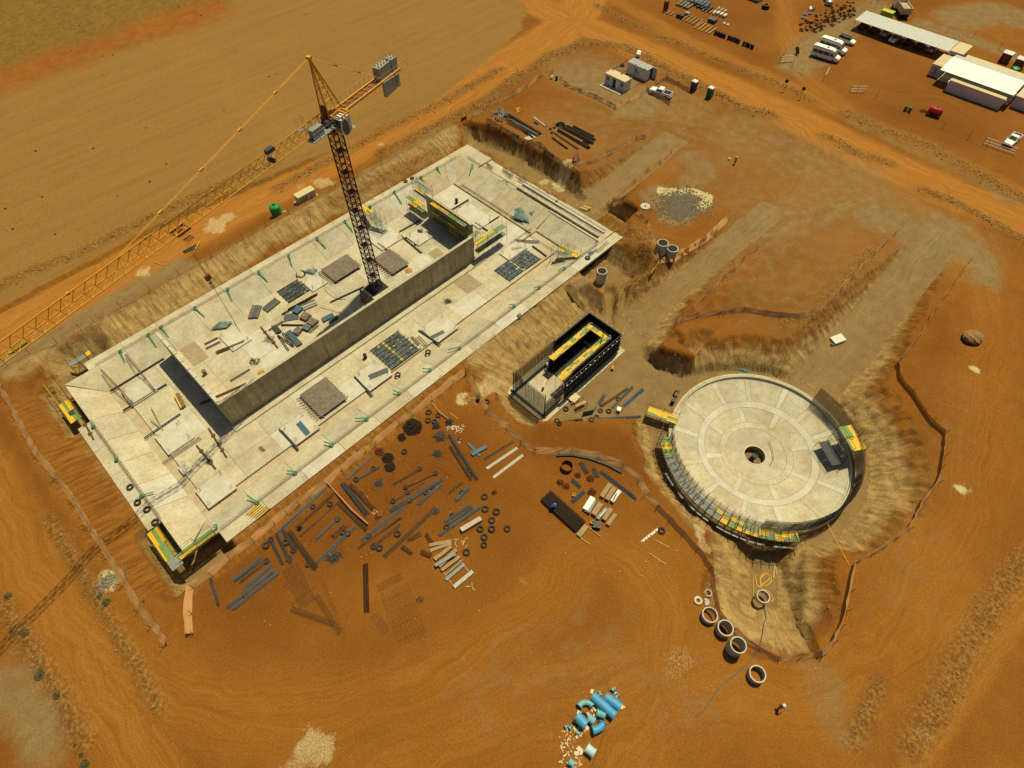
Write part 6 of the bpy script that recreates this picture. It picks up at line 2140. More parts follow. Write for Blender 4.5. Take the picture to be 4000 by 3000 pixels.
for nst, (a, b) in enumerate([((1152, 1846), (1120, 1838)), ((1295, 1737), (1265, 1725)), ((1432, 1635), (1388, 1634)), ((1558, 1535), (1535, 1525)), ((1680, 1443), (1650, 1440)), ((1795, 1357), (1750, 1367)), ((2008, 1193), (1988, 1190)), ((2107, 1120), (2085, 1125)), ((2205, 1045), (2180, 1055)), ((1005, 1963), (965, 1935)), ((2030, 1228), (2015, 1238))]):
    strap(a, b, ns_+', '+ORD[nst]+' of the row', ZR, ZR-.2)
ls_ = 'green water-stop strip on the left kerb'
for nst, (a, b) in enumerate([((362, 1665), (365, 1680)), ((452, 1795), (458, 1808)), ((550, 1937), (598, 1922)), ((840, 2055), (848, 2048))]):
    strap(a, b, ls_+', '+ORD[nst]+' of the row', ZR, ZR-.2)
rs_ = 'green water-stop strip at the right end'
for nst, (a, b) in enumerate([((1845, 645), (1835, 672)), ((2305, 985), (2320, 980)), ((2175, 785), (2160, 792)), ((1980, 710), (1955, 705))]):
    strap(a, b, rs_+', '+ORD[nst]+' of the row', ZR, ZR-.2)
# tarpaulins
def tarp(quad, label, h=.7, z=ZF, n=18):
    c = [P(*q, z) for q in quad]
    vs = []
    for i in range(n+1):
        for j in range(n+1):
            u, v = i/n, j/n
            p = (c[0]*(1-u)+c[1]*u)*(1-v)+(c[3]*(1-u)+c[2]*u)*v
            k = float(fbm(np.array([p.x]), np.array([p.y]), 1.1, 5)[0])
            k2 = float(fbm(np.array([p.x]), np.array([p.y]), .4, 9)[0])
            e = math.sin(math.pi*u)*math.sin(math.pi*v)
            vs.append((p.x+(k2-.5)*.5, p.y+(k-.5)*.6, z+.06+h*max(0, e)**.5*k*1.3+k2*.15))
    fs = [(i*(n+1)+j, (i+1)*(n+1)+j, (i+1)*(n+1)+j+1, i*(n+1)+j+1) for i in range(n) for j in range(n)]
    single('tarpaulin', MB().add(vs, fs), TARP, label, 'tarpaulin', c[0], smooth=True)
tarp([c3_l for c3_l in [(2008, 800), (2040, 815), (2070, 870), (2010, 855)]], 'crumpled teal tarpaulin over a box on the right slope', .95, -2.2)
tarp([(1990, 850), (2010, 840), (2065, 865), (2045, 880)], 'pale crumpled tarpaulin at the foot of the right slope', .5, ZF)
tarp([(2065, 830), (2110, 803), (2105, 820), (2078, 845)], 'teal tarpaulin tail stretched up the right slope', .5, -1.8)
tarp([(822, 1290), (860, 1260), (910, 1255), (885, 1280)], 'teal tarpaulin draped over the pad behind the left cross wall', .5, ZF+.2)
tarp([(1185, 1065), (1200, 1055), (1240, 1055), (1225, 1075)], 'teal tarpaulin bunched beside the coiled hose', .6, ZF)
tarp([(2860, 1448), (2880, 1440), (2935, 1450), (2915, 1458)], 'teal tarpaulin on the back rim of the round tank', .4, -3.3)
p = P(1176, 1072, ZF)
mb = MB()
for k in range(5):
    mb.torus(p+Vector((0, 0, .05+k*.05)), .75+.08*(k % 3), .03, 22, 5)
single('hose_coil', mb, FORMD, 'coiled dark hose on the floor by the far slope', 'hose', p)
# drums
def drum(a, label, m=BLACK, z=None, h=.9, r=.3):
    p = at(*a) if z is None else P(*a, z)
    t = thing('drum', label, 'drum', p, 'black drums')
    MB().lathe([(0, 0), (r, 0), (r*1.03, h*.33), (r, h*.36), (r, h*.64), (r*1.03, h*.67), (r, h), (r-.03, h), (r-.03, h-.06), (0, h-.06)], p, 18).build('barrel', m, t, smooth=False)
    MB().torus(p+Vector((0, 0, h)), r, .02, 18, 5).build('rim', FORMD, t)
drum((1428, 1398), 'black drum on the floor in front of the long wall', z=ZF)
drum((1784, 792), 'black drum on the floor behind the cross wall', z=ZF)
drum((803, 1462), 'brown open drum near the corner of the walls', PLY, z=ZF)
drum((1868, 1565), 'black drum by the bend of the orange netting')
drum((2626, 1575), 'black drum beside the tank rim')
drum((2174, 313), 'black drum at the corner of the site netting')
p = P(1800, 815, ZF)
tyre((1800, 816), 'tyre on the floor behind the cross wall', 1.0, z=ZF)
tyre((1585, 710), 'tyre on the far rim of the basin, left of two', 1.0, z=ZR)
tyre((1610, 698), 'tyre on the far rim of the basin, right of two', 1.0, z=ZR)
tyre((2295, 1009), 'dark green tyre on the front rim near the right end', 1.15, z=ZR)
# loads on the right-hand end platform
for a, b, w, m, lab in [((1965, 660), (2000, 690), .8, FORMK, 'long black pipe on the right end platform'), ((2025, 695), (2055, 715), .8, FORMK, 'short black pipe on the right end platform'), ((1930, 685), (1965, 702), .5, REBD, 'dark bar bundle on the upper right slope'),
                        ((1900, 640), (1925, 655), .5, FORMD, 'dark clamp bundle on the right end platform'), ((2330, 985), (2375, 945), .6, CONC_G, 'long grey plank stack on the rim at the right end'), ((2010, 940), (2105, 945), .5, REBD, 'pair of dark steel beams on the right pad'),
                        ((1998, 975), (2035, 965), .7, CONC_G, 'grey concrete beam on the floor right'), ((2290, 1010), (2330, 975), .5, GRY, 'blue-white sheet strip on the rim at the right end')]:
    bundle(a, b, w, m, lab, n=5, z=ZR+.05 if 'platform' in lab or 'rim' in lab else ZF+.2, name='steel_bundle', group='loads at the right end of the basin')
slabs('board_stack', 'yellow scaffold tubes stacked on the front rim near the left corner', 'boards', [((972, 2010+k*0), (1022, 1970), .12, .12, .1+k*.02, YEL if k % 2 == 0 else TUBEY) for k in range(1)] +
      [((964+k*9, 2012+k*3), (1012+k*9, 1970+k*3), .1, .1, .1, YEL if k in (2, 3) else TUBEY) for k in range(6)], z=ZR)
slabs('board_stack', 'yellow and green boards on the ramp beside the basin end', 'boards', [((2262+k*6, 815-k*2), (2290+k*6, 825-k*2), .25, .1, .1+.05*k, YEL if k % 2 else GRN) for k in range(4)])
slabs('board_stack', 'yellow and green boards heaped beside the haul road under the jib', 'boards', [((35+k*5, 1385-k*2), (100+k*3, 1345-k*2), .25, .1, .08+.05*k, GRN if k != 2 else YEL) for k in range(5)])
slabs('board_stack', 'dark girders with a yellow batten beside the haul road', 'boards', [((715, 985), (768, 958), .25, .12, .05, FORMD), ((720, 990), (772, 966), .25, .12, .05, FORMD), ((765, 978), (785, 945), .12, .08, .2, YEL)])
slabs('board_stack', 'thin timber pole beside the haul road', 'boards', [((598, 1025), (642, 1037), .1, .08, .03, PLYT)])

# ------------------------------------------------------------------ concrete rings
def cring(a, R, h, label, th=.12, z=None, lid=False):
    p = at(*a) if z is None else P(*a, z)
    if z is None:
        # a is the pixel of the top rim centre: drop down to the ground
        for _ in range(4):
            q = P(a[0], a[1], gz(p.x, p.y)+h)
            p = Vector((q.x, q.y, gz(q.x, q.y)))
    t = thing('concrete_ring', label, 'concrete ring', p, 'precast concrete rings')
    MB().lathe([(R, -.05), (R, h), (R-th, h), (R-th, -.05)], p, 32, True).build('ring_wall', CONC_G, t)
    MB().lathe([(R+.004, h-.07), (R+.004, h+.006), (R-th-.004, h+.006), (R-th-.004, h-.07)], p, 32).build('rim', CONC_W, t)
    return t
cring((2774, 2401), .93, 1.0, 'low concrete ring with a plank inside, first of the row below the netting')
cring((2835, 2452), .93, 2.0, 'tall concrete ring, second of the row below the netting')
cring((2885, 2519), .93, 2.0, 'tall concrete ring, third of the row below the netting')
cring((2960, 2632), .93, 1.0, 'low concrete ring standing alone beyond the row')
cring((2974, 2336), .85, .8, 'concrete ring set in the floor of the sump trench', z=-4.9)
cring((2590, 948), 1.0, 2.0, 'tall concrete ring by the netting, left of the upper pair')
cring((2628, 970), 1.0, 1.6, 'shorter concrete ring by the netting, right of the upper pair')
cring((2352, 1058), .93, 2.6, 'tall concrete ring standing in the sub-pit beside the basin')
def disc(a, R, r, h, label, m=CONC_W):
    p = at(*a)
    prof = [(R, 0), (R, h), (r, h), (r, 0)]
    single('concrete_cover', MB().lathe(prof, p, 28, True), m, label, 'cover slab', p, 'precast concrete covers')
disc((2765, 2318), .46, .33, .25, 'small concrete collar nearest the netting', CONC_G)
disc((2726, 2347), .5, .26, .22, 'pale concrete cover ring with a dark middle')
disc((2757, 2352), .42, .04, .15, 'solid round concrete lid beside the pale ring', CONC_G)
disc((2520, 808), .95, .22, .2, 'flat round concrete cover slab beside the rubble heap')
# ------------------------------------------------------------------ blue pipe spools
def bq(x, y):
    return (2180+x/4.88, 2660+y/4.88)
def spool(a, b, R, m, label, fl=(True, True), mid=False):
    p, q = at(*bq(*a)), at(*bq(*b))
    z = max(gz(p.x, p.y), gz(q.x, q.y))+R+.06
    p, q = P(*bq(*a), z), P(*bq(*b), z)
    t = thing('pipe_spool', label, 'pipe', ((p.x+q.x)/2, (p.y+q.y)/2, z-R), 'blue pipe spools on the soil')
    d = (q-p).normalized()
    mb = MB()
    n = 22
    up = Vector((0, 0, 1))
    s = d.cross(up).normalized()
    vs, fs = [], []
    for e, rr in ((p, R), (q, R), (q, R-.035), (p, R-.035)):
        vs += [e+(s*math.cos(2*math.pi*k/n)+up*math.sin(2*math.pi*k/n))*rr for k in range(n)]
    for c in range(4):
        for k in range(n):
            fs.append((c*n+k, c*n+(k+1) % n, ((c+1) % 4)*n+(k+1) % n, ((c+1) % 4)*n+k))
    mb.add(vs, fs)
    mb.build('pipe_body', m, t, smooth=False)
    M = axisM(d) @ Matrix.Rotation(math.pi/2, 3, 'Y')
    for e, on in ((p, fl[0]), (q, fl[1])):
        if on:
            MB().torus(e, R+.05, .055, 24, 6, M=M).build('flange', m, t)
    if mid:
        MB().torus((p+q)/2, R+.02, .03, 24, 5, M=M).build('weld_band', m, t)
    for k in (.2, .8):
        c = p.lerp(q, k)
        MB().box((c.x, c.y, z-R-.02), (.16, R*2.2, .1), math.atan2(d.y, d.x)).build('timber_chock', LITTER, t)
    return t
def elbow(pts, R, m, label):
    w = [at(*bq(*p)) for p in pts]
    z = max(v.z for v in w)+R+.06
    w = [P(*bq(*p), z) for p in pts]
    t = thing('pipe_elbow', label, 'pipe', (w[0].x, w[0].y, z-R), 'blue pipe spools on the soil')
    path = [Vector(v) for v in smoothline([tuple(v) for v in w], 4)]
    MB().tube(path, R, 18).build('pipe_body', m, t, smooth=True)
    for e, d in ((path[0], path[1]-path[0]), (path[-1], path[-2]-path[-1])):
        M = axisM(d) @ Matrix.Rotation(math.pi/2, 3, 'Y')
        MB().torus(e, R+.04, .06, 22, 6, M=M).build('flange', m, t)
        u = d.normalized()
        MB().lathe([(0, -.012), (R*.93, -.012), (R*.93, 0), (0, 0)], (0, 0, 0), 20).v
        mb = MB()
        s = u.cross(Vector((0, 0, 1))).normalized()
        n = 18
        c = e-u*.02
        mb.add([c]+[c+(s*math.cos(6.2832*k/n)+Vector((0, 0, 1))*math.sin(6.2832*k/n))*R*.9 for k in range(n)], [(0, k+1, (k+1) % n+1) for k in range(n)])
        mb.build('dark_bore', BLACK, t)
    return t
spool((655, 280), (1075, 660), .52, BLUEP, 'longest bright blue pipe, left of the long pair', (False, True))
spool((895, 290), (1180, 500), .5, BLUEP, 'shorter bright blue pipe, right of the long pair', (False, True))
spool((350, 665), (525, 840), .55, BLUEP, 'stout bright blue pipe at the left of the group', (False, True))
spool((575, 690), (690, 775), .42, BLUET, 'teal pipe spool in the middle of the group', (False, False))
spool((740, 600), (890, 665), .38, BLUET, 'short teal spool with a weld band under the long pipe', (True, True), True)
spool((545, 1270), (685, 1385), .48, BLUEL, 'pale blue spool below the group', (True, True))
spool((210, 1530), (295, 1595), .33, BLUET, 'small teal spool lowest near the frame edge', (True, True))
elbow([(405, 480), (455, 425), (530, 410), (610, 430), (645, 470)], .3, BLUET, 'teal pipe bend at the upper left of the group')
elbow([(665, 945), (740, 920), (820, 870), (855, 790)], .42, BLUEP, 'bright blue pipe bend at the lower right of the group')
elbow([(1035, 180), (1055, 150), (1085, 145)], .16, BLUET, 'small teal elbow at the top of the group, upper one')
elbow([(1100, 320), (1125, 285), (1140, 260)], .16, BLUET, 'small teal elbow at the top of the group, lower one')
elbow([(785, 210), (795, 240), (798, 270)], .15, BLUET, 'small teal stub between the two long pipes')
spool((140, 885), (190, 850), .13, BLUET, 'tiny teal stub pipe, left of two in the litter')
spool((215, 900), (255, 860), .12, BLUET, 'tiny teal stub pipe, right of two in the litter')
spool((350, 970), (410, 1010), .15, BLUET, 'tiny teal stub pipe above the rags')
# litter
random.seed(21)
mb = MB()
for i in range(95):
    x, y = rnd(60, 620), rnd(880, 1680)
    if (x-60)*.9+880 < y-650 or random.random() < .25:
        pass
    if y < 860+ (620-x)*.1:
        continue
    if x > 480 and 1180 < y < 1450:
        continue
    p = at(*bq(x*.75+rnd(-60, 60), y))
    mb.box(p+Vector((0, 0, .03)), (rnd(.05, .4), rnd(.03, .14), rnd(.01, .06)), rnd(0, 3))
for i in range(46):
    x, y = random.choice([(590, 310), (655, 215), (705, 520), (815, 735), (1080, 650), (1215, 490), (1080, 240), (540, 880), (400, 600), (620, 930), (630, 540), (360, 1060), (400, 1290), (450, 1370), (370, 1380), (560, 640), (700, 690)])
    p = at(*bq(x+rnd(-25, 25), y+rnd(-25, 25)))
    mb.box(p+Vector((0, 0, .05)), (rnd(.1, .5), rnd(.1, .35), .05), rnd(0, 3))
tag(mb.build('litter', LITTER, None), 'pale packing timber and plastic scraps around the blue pipes', 'litter', kind='stuff')
mb = MB()
for i in range(110):
    a = random.choice([(rnd(950, 1900), rnd(1700, 2450)), (rnd(1350, 1800), rnd(1700, 2200)), (rnd(2100, 2650), rnd(1850, 2250))])
    # only on the open soil in front of the basin
    if a[1] < 2150-.74*(a[0]-830)+40:
        continue
    p = at(*a)
    s = rnd(.04, .09)
    mb.box(p+Vector((0, 0, .04)), (s, s*rnd(.6, 1.4), .06), rnd(0, 3))
for q, n in (((1790, 1675), 30), ((1770, 1665), 24), ((1480, 2000), 6), ((1800, 2120), 10), ((1830, 2290), 5), ((1400, 1780), 12)):
    for i in range(n):
        p = at(q[0]+rnd(-22, 22), q[1]+rnd(-18, 18))
        mb.box(p+Vector((0, 0, .05)), (rnd(.1, .6), .05, .05), rnd(0, 3))
tag(mb.build('yard_litter', LITTER, None), 'pale spacer blocks and rope scraps strewn over the rebar yard', 'litter', kind='stuff')

# ------------------------------------------------------------------ vehicles
def wheelset(t, L, W, r, front, rear, M, o):
    for x in (front, rear):
        for s in (-1, 1):
            c = o+M @ Vector((x, s*(W/2-.1), r))
            ax = M @ Vector((0, s*.11, 0))
            w = MB().bar(c-ax, c+ax, r, 16).build('wheel', TYRE, t)
            MB().bar(c+ax*1.02, c+ax*1.08, r*.58, 12).build('rim', GALV, w)
def loft(secs, M, o):
    """secs: list of (x, [(y,z)...]) rings, mirrored across y"""
    mb = MB()
    rings = []
    for x, half in secs:
        ring = [(x, y, z) for y, z in half]+[(x, -y, z) for y, z in reversed(half)]
        rings.append([o+M @ Vector(v) for v in ring])
    n = len(rings[0])
    vs = [v for r in rings for v in r]
    fs = [(i*n+k, i*n+(k+1) % n, (i+1)*n+(k+1) % n, (i+1)*n+k) for i in range(len(rings)-1) for k in range(n)]
    fs += [tuple(range(n))[::-1], tuple((len(rings)-1)*n+k for k in range(n))]
    return mb.add(vs, fs)
def sidewin(t, pts, W, M, o, m=GLASS, name='side_window'):
    for s in (-1, 1):
        vs = [o+M @ Vector((x, s*(y if y else W/2), z)) for x, y, z in pts]
        MB().add(vs, [tuple(range(len(vs)))]).build(name, m, t)
def pickup(loc, ang, label, body=WHITE):
    o = Vector(loc)
    M = Matrix.Rotation(ang, 3, 'Z')
    t = thing('pickup_truck', label, 'pickup', o, 'parked cars and pickups')
    hw = .92
    b = loft([(2.65, [(.75, .45), (.8, .8), (.7, .95)]), (2.45, [(hw, .4), (hw, .85), (.8, 1.05)]), (1.25, [(hw, .38), (hw, .95), (.84, 1.15)]), (.95, [(hw, .38), (hw, 1.0), (.82, 1.2)]),
              (-.65, [(hw, .38), (hw, 1.02), (.85, 1.2)])], M, o).build('body', body, t)
    cabin = loft([(1.2, [(.83, 1.1), (.80, 1.15), (.75, 1.18)]), (.55, [(.83, 1.1), (.74, 1.68), (.62, 1.74)]), (-.35, [(.83, 1.1), (.74, 1.72), (.62, 1.78)]), (-.62, [(.83, 1.1), (.76, 1.6), (.62, 1.66)])], M, o).build('cabin', body, t)
    bed = MB()
    for c, sz in (((-1.65, .87, .78), (2.0, .1, .78)), ((-1.65, -.87, .78), (2.0, .1, .78)), ((-2.6, 0, .78), (.1, 1.84, .74)), ((-1.65, 0, .6), (2.0, 1.7, .3)), ((-.7, 0, .8), (.1, 1.8, .8))):
        bed.box(o+M @ Vector(c), sz, ang)
    bed.build('load_bed', body, t)
    MB().box(o+M @ Vector((-1.65, 0, .77)), (1.88, 1.62, .04), ang).build('bed_liner', BLACK, t)
    MB().box(o+M @ Vector((-2.72, 0, .5)), (.12, 1.7, .16), ang).build('rear_bumper', GALV, t)
    MB().box(o+M @ Vector((2.68, 0, .5)), (.12, 1.6, .22), ang).build('front_bumper', FORMD, t)
    vs = [o+M @ Vector(v) for v in ((1.16, .74, 1.22), (1.16, -.74, 1.22), (.6, -.64, 1.72), (.6, .64, 1.72))]
    MB().add([v+M @ Vector((.03, 0, .02)) for v in vs], [(0, 1, 2, 3)]).build('windscreen', GLASSG, t)
    sidewin(t, [(.95, .835, 1.2), (.5, .765, 1.6), (.1, .765, 1.62), (.1, .84, 1.2)], 0, M, o)
    sidewin(t, [(.02, .84, 1.2), (.02, .765, 1.62), (-.4, .77, 1.6), (-.5, .84, 1.2)], 0, M, o)
    mb = MB()
    for s in (-.7, .7):
        mb.bar(o+M @ Vector((-.75, s, 1.15)), o+M @ Vector((-.75, s, 1.75)), .04, 5)
    mb.bar(o+M @ Vector((-.75, -.7, 1.75)), o+M @ Vector((-.75, .7, 1.75)), .04, 5)
    mb.build('roll_bar', BLACK, t)
    for s in (-.72, .72):
        MB().box(o+M @ Vector((2.6, s, .82)), (.08, .3, .16), ang).build('headlight', GALV, t)
        MB().box(o+M @ Vector((-2.655, s*1.15, .9)), (.04, .16, .3), ang).build('tail_light', RED, t)
        MB().box(o+M @ Vector((.95, s*1.42, 1.12)), (.1, .18, .14), ang).build('mirror', body, t)
    wheelset(t, 5.3, 1.86, .38, 1.65, -1.55, M, o)
    return t
def car(loc, ang, label, body, L=4.3, hw=.88, hb=.95, ht=1.5, roof=None, suv=False):
    o = Vector(loc)
    M = Matrix.Rotation(ang, 3, 'Z')
    t = thing('parked_car', label, 'car', o, 'parked cars and pickups')
    k = L/4.3
    loft([(2.15*k, [(.7, .4), (.74, .62), (.6, .74)]), (1.9*k, [(hw, .34), (hw, .7), (.74, .86)]), (1.0*k, [(hw, .32), (hw, .84), (.78, hb)]), (-1.5*k, [(hw, .32), (hw, .9), (.8, hb+.06)]),
          (-2.05*k, [(hw-.03, .36), (hw-.04, .88), (.74, hb)]), (-2.15*k, [(.72, .45), (.76, .7), (.7, .85)])], M, o).build('body', body, t)
    loft([(1.05*k, [(.78, hb-.06), (.75, hb-.02), (.7, hb)]), (.35*k, [(.8, hb-.06), (.68, ht-.06), (.55, ht)]), (-1.0*k, [(.8, hb-.06), (.69, ht-.03), (.56, ht+.03)]), (-1.75*k if not suv else -1.95*k, [(.78, hb-.06), (.66, ht-.12 if suv else hb+.25), (.54, ht-.07 if suv else hb+.3)]),
          (-2.0*k if not suv else -2.08*k, [(.74, hb-.06), (.7, hb), (.6, hb+.04)])], M, o).build('cabin', roof or body, t)
    vs = [o+M @ Vector(v) for v in ((1.03*k, .68, hb+.04), (1.03*k, -.68, hb+.04), (.42*k, -.55, ht-.04), (.42*k, .55, ht-.04))]
    MB().add([v+M @ Vector((.04, 0, .03)) for v in vs], [(0, 1, 2, 3)]).build('windscreen', GLASSG, t)
    sidewin(t, [(.8*k, .79, hb+.03), (.3*k, .70, ht-.1), (-.3*k, .705, ht-.08), (-.3*k, .805, hb+.03)], 0, M, o)
    sidewin(t, [(-.38*k, .805, hb+.03), (-.38*k, .705, ht-.08), (-1.05*k, .71, ht-.08), (-1.35*k, .8, hb+.06)], 0, M, o)
    for s in (-.62, .62):
        MB().box(o+M @ Vector((2.06*k, s, .66)), (.12, .28, .12), ang).build('headlight', GALV, t)
    wheelset(t, L, hw*2, .33, 1.35*k, -1.3*k, M, o)
    return t
def minibus(loc, ang, label):
    o = Vector(loc)
    M = Matrix.Rotation(ang, 3, 'Z')
    t = thing('minibus', label, 'minibus', o, 'white minibuses')
    hw = 1.0
    loft([(3.55, [(.8, .45), (.85, .75), (.7, .95)]), (3.3, [(hw, .4), (hw, .95), (.85, 1.15)]), (2.55, [(hw, .38), (hw, 1.2), (.88, 1.35)]), (1.9, [(hw, .38), (.98, 1.9), (.78, 2.35)]), (1.3, [(hw, .38), (.99, 2.2), (.8, 2.62)]),
          (-3.1, [(hw, .38), (.99, 2.25), (.8, 2.68)]), (-3.45, [(hw, .42), (.98, 2.1), (.78, 2.5)])], M, o).build('body', WHITE, t)
    vs = [o+M @ Vector(v) for v in ((2.5, .86, 1.42), (2.5, -.86, 1.42), (1.93, -.8, 2.2), (1.93, .8, 2.2))]
    MB().add([v+M @ Vector((.06, 0, .04)) for v in vs], [(0, 1, 2, 3)]).build('windscreen', GLASSG, t)
    sidewin(t, [(2.2, 1.012, 1.3), (1.75, 1.0, 1.85), (1.2, 1.0, 1.95), (1.2, 1.012, 1.25)], 0, M, o)
    for a, b in ((1.05, -.4), (-.5, -1.9), (-2.0, -3.1)):
        sidewin(t, [(a, 1.012, 1.2), (a, 1.003, 1.98), (b, 1.003, 1.98), (b, 1.012, 1.2)], 0, M, o)
    MB().box(o+M @ Vector((-.1, 0, 2.68)), (.5, .45, .1), ang).build('roof_hatch', FORMD, t)
    MB().box(o+M @ Vector((3.55, 0, .5)), (.12, 1.5, .22), ang).build('front_bumper', FORMD, t)
    for s in (-.75, .75):
        MB().box(o+M @ Vector((3.4, s, .85)), (.2, .3, .2), ang).build('headlight', GALV, t)
        MB().box(o+M @ Vector((2.3, s*1.55, 1.5)), (.14, .18, .3), ang).build('mirror', BLACK, t)
    wheelset(t, 7, 2.0, .36, 2.35, -2.0, M, o)
def G0(x, y):
    return (x, y, gz(x, y)+.01)
pickup(G0(121.2, 70.8), math.radians(101), 'white pickup parked beside the site container')
pickup(G0(158.2, 5.4), math.radians(176), 'white pickup behind the white gate at the right edge')
minibus(G0(163.9, 51.7), math.radians(-83), 'white minibus nearer the netting gate, left of two')
minibus(G0(168.8, 52.3), math.radians(-86), 'white minibus, right of two beside the SUV')
car(G0(175.1, 51.6), math.radians(-88), 'white SUV with dark roof beside the minibuses', WHITE, 4.4, .9, 1.05, 1.65, BLACK, True)
DCAR = mat('dark_car_paint', (.03, .032, .035), .3)
SCAR = mat('silver_car_paint', (.42, .43, .43), .35, .5)
names = [('dark car in the carport, first bay from the far end', DCAR), ('dark car in the carport, second bay', DCAR), ('silver-grey car in the carport, third bay', SCAR), ('white car sticking out of the carport, fourth bay', WHITE), ('dark car in the carport, fifth bay', DCAR), ('dark grey car in the carport, sixth bay', DCAR), ('silver car in the carport, seventh bay', SCAR)]
for i, (lab, m) in enumerate(names):
    car(G0(186.4 if i != 3 else 184.9, 52.3-i*3.05), math.pi+rnd(-.04, .04), lab, m)
# dump truck
p = Vector(G0(201.0, 48.8))
ang = math.radians(42)
M = Matrix.Rotation(ang, 3, 'Z')
t = thing('dump_truck', 'loaded cream dump truck parked behind the carport', 'truck', p)
MB().box(p+Vector((0, 0, .8)), (7.8, 1.0, .35), ang).build('chassis', BLACK, t)
body = MB()
for c, sz in (((-.9, 1.2, 1.9), (4.8, .12, 1.5)), ((-.9, -1.2, 1.9), (4.8, .12, 1.5)), ((-3.3, 0, 1.9), (.12, 2.4, 1.5)), ((1.5, 0, 2.1), (.12, 2.5, 2.0)), ((-.9, 0, 1.15), (4.8, 2.3, .15))):
    body.box(p+M @ Vector(c), sz, ang)
bo = body.build('tipper_body', TRUCKC, t)
mb = MB()
for i in range(7):
    for s in (-1.29, 1.29):
        mb.box(p+M @ Vector((-3.1+i*.75, s, 1.9)), (.12, .08, 1.5), ang)
mb.build('stiffener', TRUCKC, bo)
MB().box(p+M @ Vector((-.9, 0, 1.95)), (4.5, 2.2, .7), ang).build('sand_load', SAND, t)
loft([(4.1, [(1.15, .6), (1.15, 1.6), (1.0, 1.7)]), (3.8, [(1.2, .6), (1.18, 2.5), (1.0, 2.65)]), (1.9, [(1.2, .6), (1.18, 2.6), (1.0, 2.75)])], M, p).build('driver_cab', WHITE, t)
MB().add([p+M @ Vector(v) for v in ((4.12, 1.0, 1.7), (4.12, -1.0, 1.7), (3.86, -.95, 2.45), (3.86, .95, 2.45))], [(0, 1, 2, 3)]).build('windscreen', GLASS, t)
for x in (3.0, -1.2, -2.4):
    for s in (-1, 1):
        c = p+M @ Vector((x, s*1.05, .52))
        ax = M @ Vector((0, s*.16, 0))
        MB().bar(c-ax, c+ax, .52, 16).build('wheel', TYRE, t)
p = Vector(G0(196.3, 50.6))
t = thing('waste_skip', 'lime yellow skip between carport and dump truck', 'skip', p)
MB().prism([(p.x-.9, p.y-1.5), (p.x+.9, p.y-1.5), (p.x+.9, p.y+1.5), (p.x-.9, p.y+1.5)], p.z, p.z+1.5).build('body', SKIPY, t)
MB().box((p.x, p.y, p.z+1.55), (1.9, 3.1, .1)).build('lid', SKIPY, t)
MB().box((p.x-.93, p.y, p.z+.9), (.06, 2.9, .12)).build('rib', SKIPY, t)
# red bowser trailer
p = Vector(G0(156.9, 21.6))
t = thing('water_bowser', 'red tank trailer by the fence in front of the offices', 'trailer', p)
d = Vector((.15, -1, 0)).normalized()
c = p+Vector((0, 0, 1.25))
MB().tube([c-d*1.45, c-d*1.3, c+d*1.3, c+d*1.45], [.45, .68, .68, .45], 18).build('tank', RED, t, smooth=True)
MB().lathe([(0, 0), (.22, 0), (.22, .12), (0, .12)], c+Vector((0, 0, .66)), 12).build('manhole', BLACK, t)
MB().box(p+Vector((0, 0, .55)), (1.1, 2.9, .14), math.atan2(d.y, d.x)-math.pi/2).build('frame', BLACK, t)
for s in (-.6, .6):
    for k in (-.4, .4):
        cc = p+d*k+Vector((s, 0, .36))
        MB().bar(cc-Vector((.1, 0, 0)), cc+Vector((.1, 0, 0)), .36, 14).build('wheel', TYRE, t)
mb = MB().bar(p-d*1.4+Vector((0, 0, .5)), p-d*2.8+Vector((0, 0, .4)), .06, 6)
mb.build('drawbar', RUSTR, t)
heap((3608, 435), .8, RUSTR, 'red pump fittings piled at the bowser drawbar', .5, 40, 'fitting_heap', .7, .05)
for q, lab in (((3535, 432), 'dark green bin by the fence, left of two'), ((3550, 437), 'dark green bin by the fence, right of two')):
    p = at(*q)
    t = thing('wheelie_bin', lab, 'bin', p)
    MB().prism([(p.x-.3, p.y-.3), (p.x+.3, p.y-.3), (p.x+.3, p.y+.3), (p.x-.3, p.y+.3)], p.z, p.z+1.0).build('body', GREEND, t)
    MB().box((p.x, p.y, p.z+1.04), (.68, .66, .07)).build('lid', GREEND, t)
# ------------------------------------------------------------------ buildings
def cabin_box(name, label, cat, x0, x1, y0, y1, h, wall, roof, rz=.12, ribs=0, over=.08, z=None, group=None):
    z = gz((x0+x1)/2, (y0+y1)/2) if z is None else z
    t = thing(name, label, cat, ((x0+x1)/2, (y0+y1)/2, z), group)
    MB().prism(rect(x0, x1, y0, y1), z-.1, z+h).build('wall', wall, t)
    r = MB().prism(rect(x0-over, x1+over, y0-over, y1+over), z+h+.003, z+h+rz).build('roof', roof, t)
    if ribs:
        n = ribs
        long_y = (y1-y0) > (x1-x0)
        for i in range(n):
            if long_y:
                y = y0+(y1-y0)*(i+.5)/n
                MB().box(((x0+x1)/2, y, z+h+rz+.015), (x1-x0+over*2, .05, .03)).build('roof_rib', roof, r)
            else:
                x = x0+(x1-x0)*(i+.5)/n
                MB().box((x, (y0+y1)/2, z+h+rz+.015), (.05, y1-y0+over*2, .03)).build('roof_rib', roof, r)
    return t, z
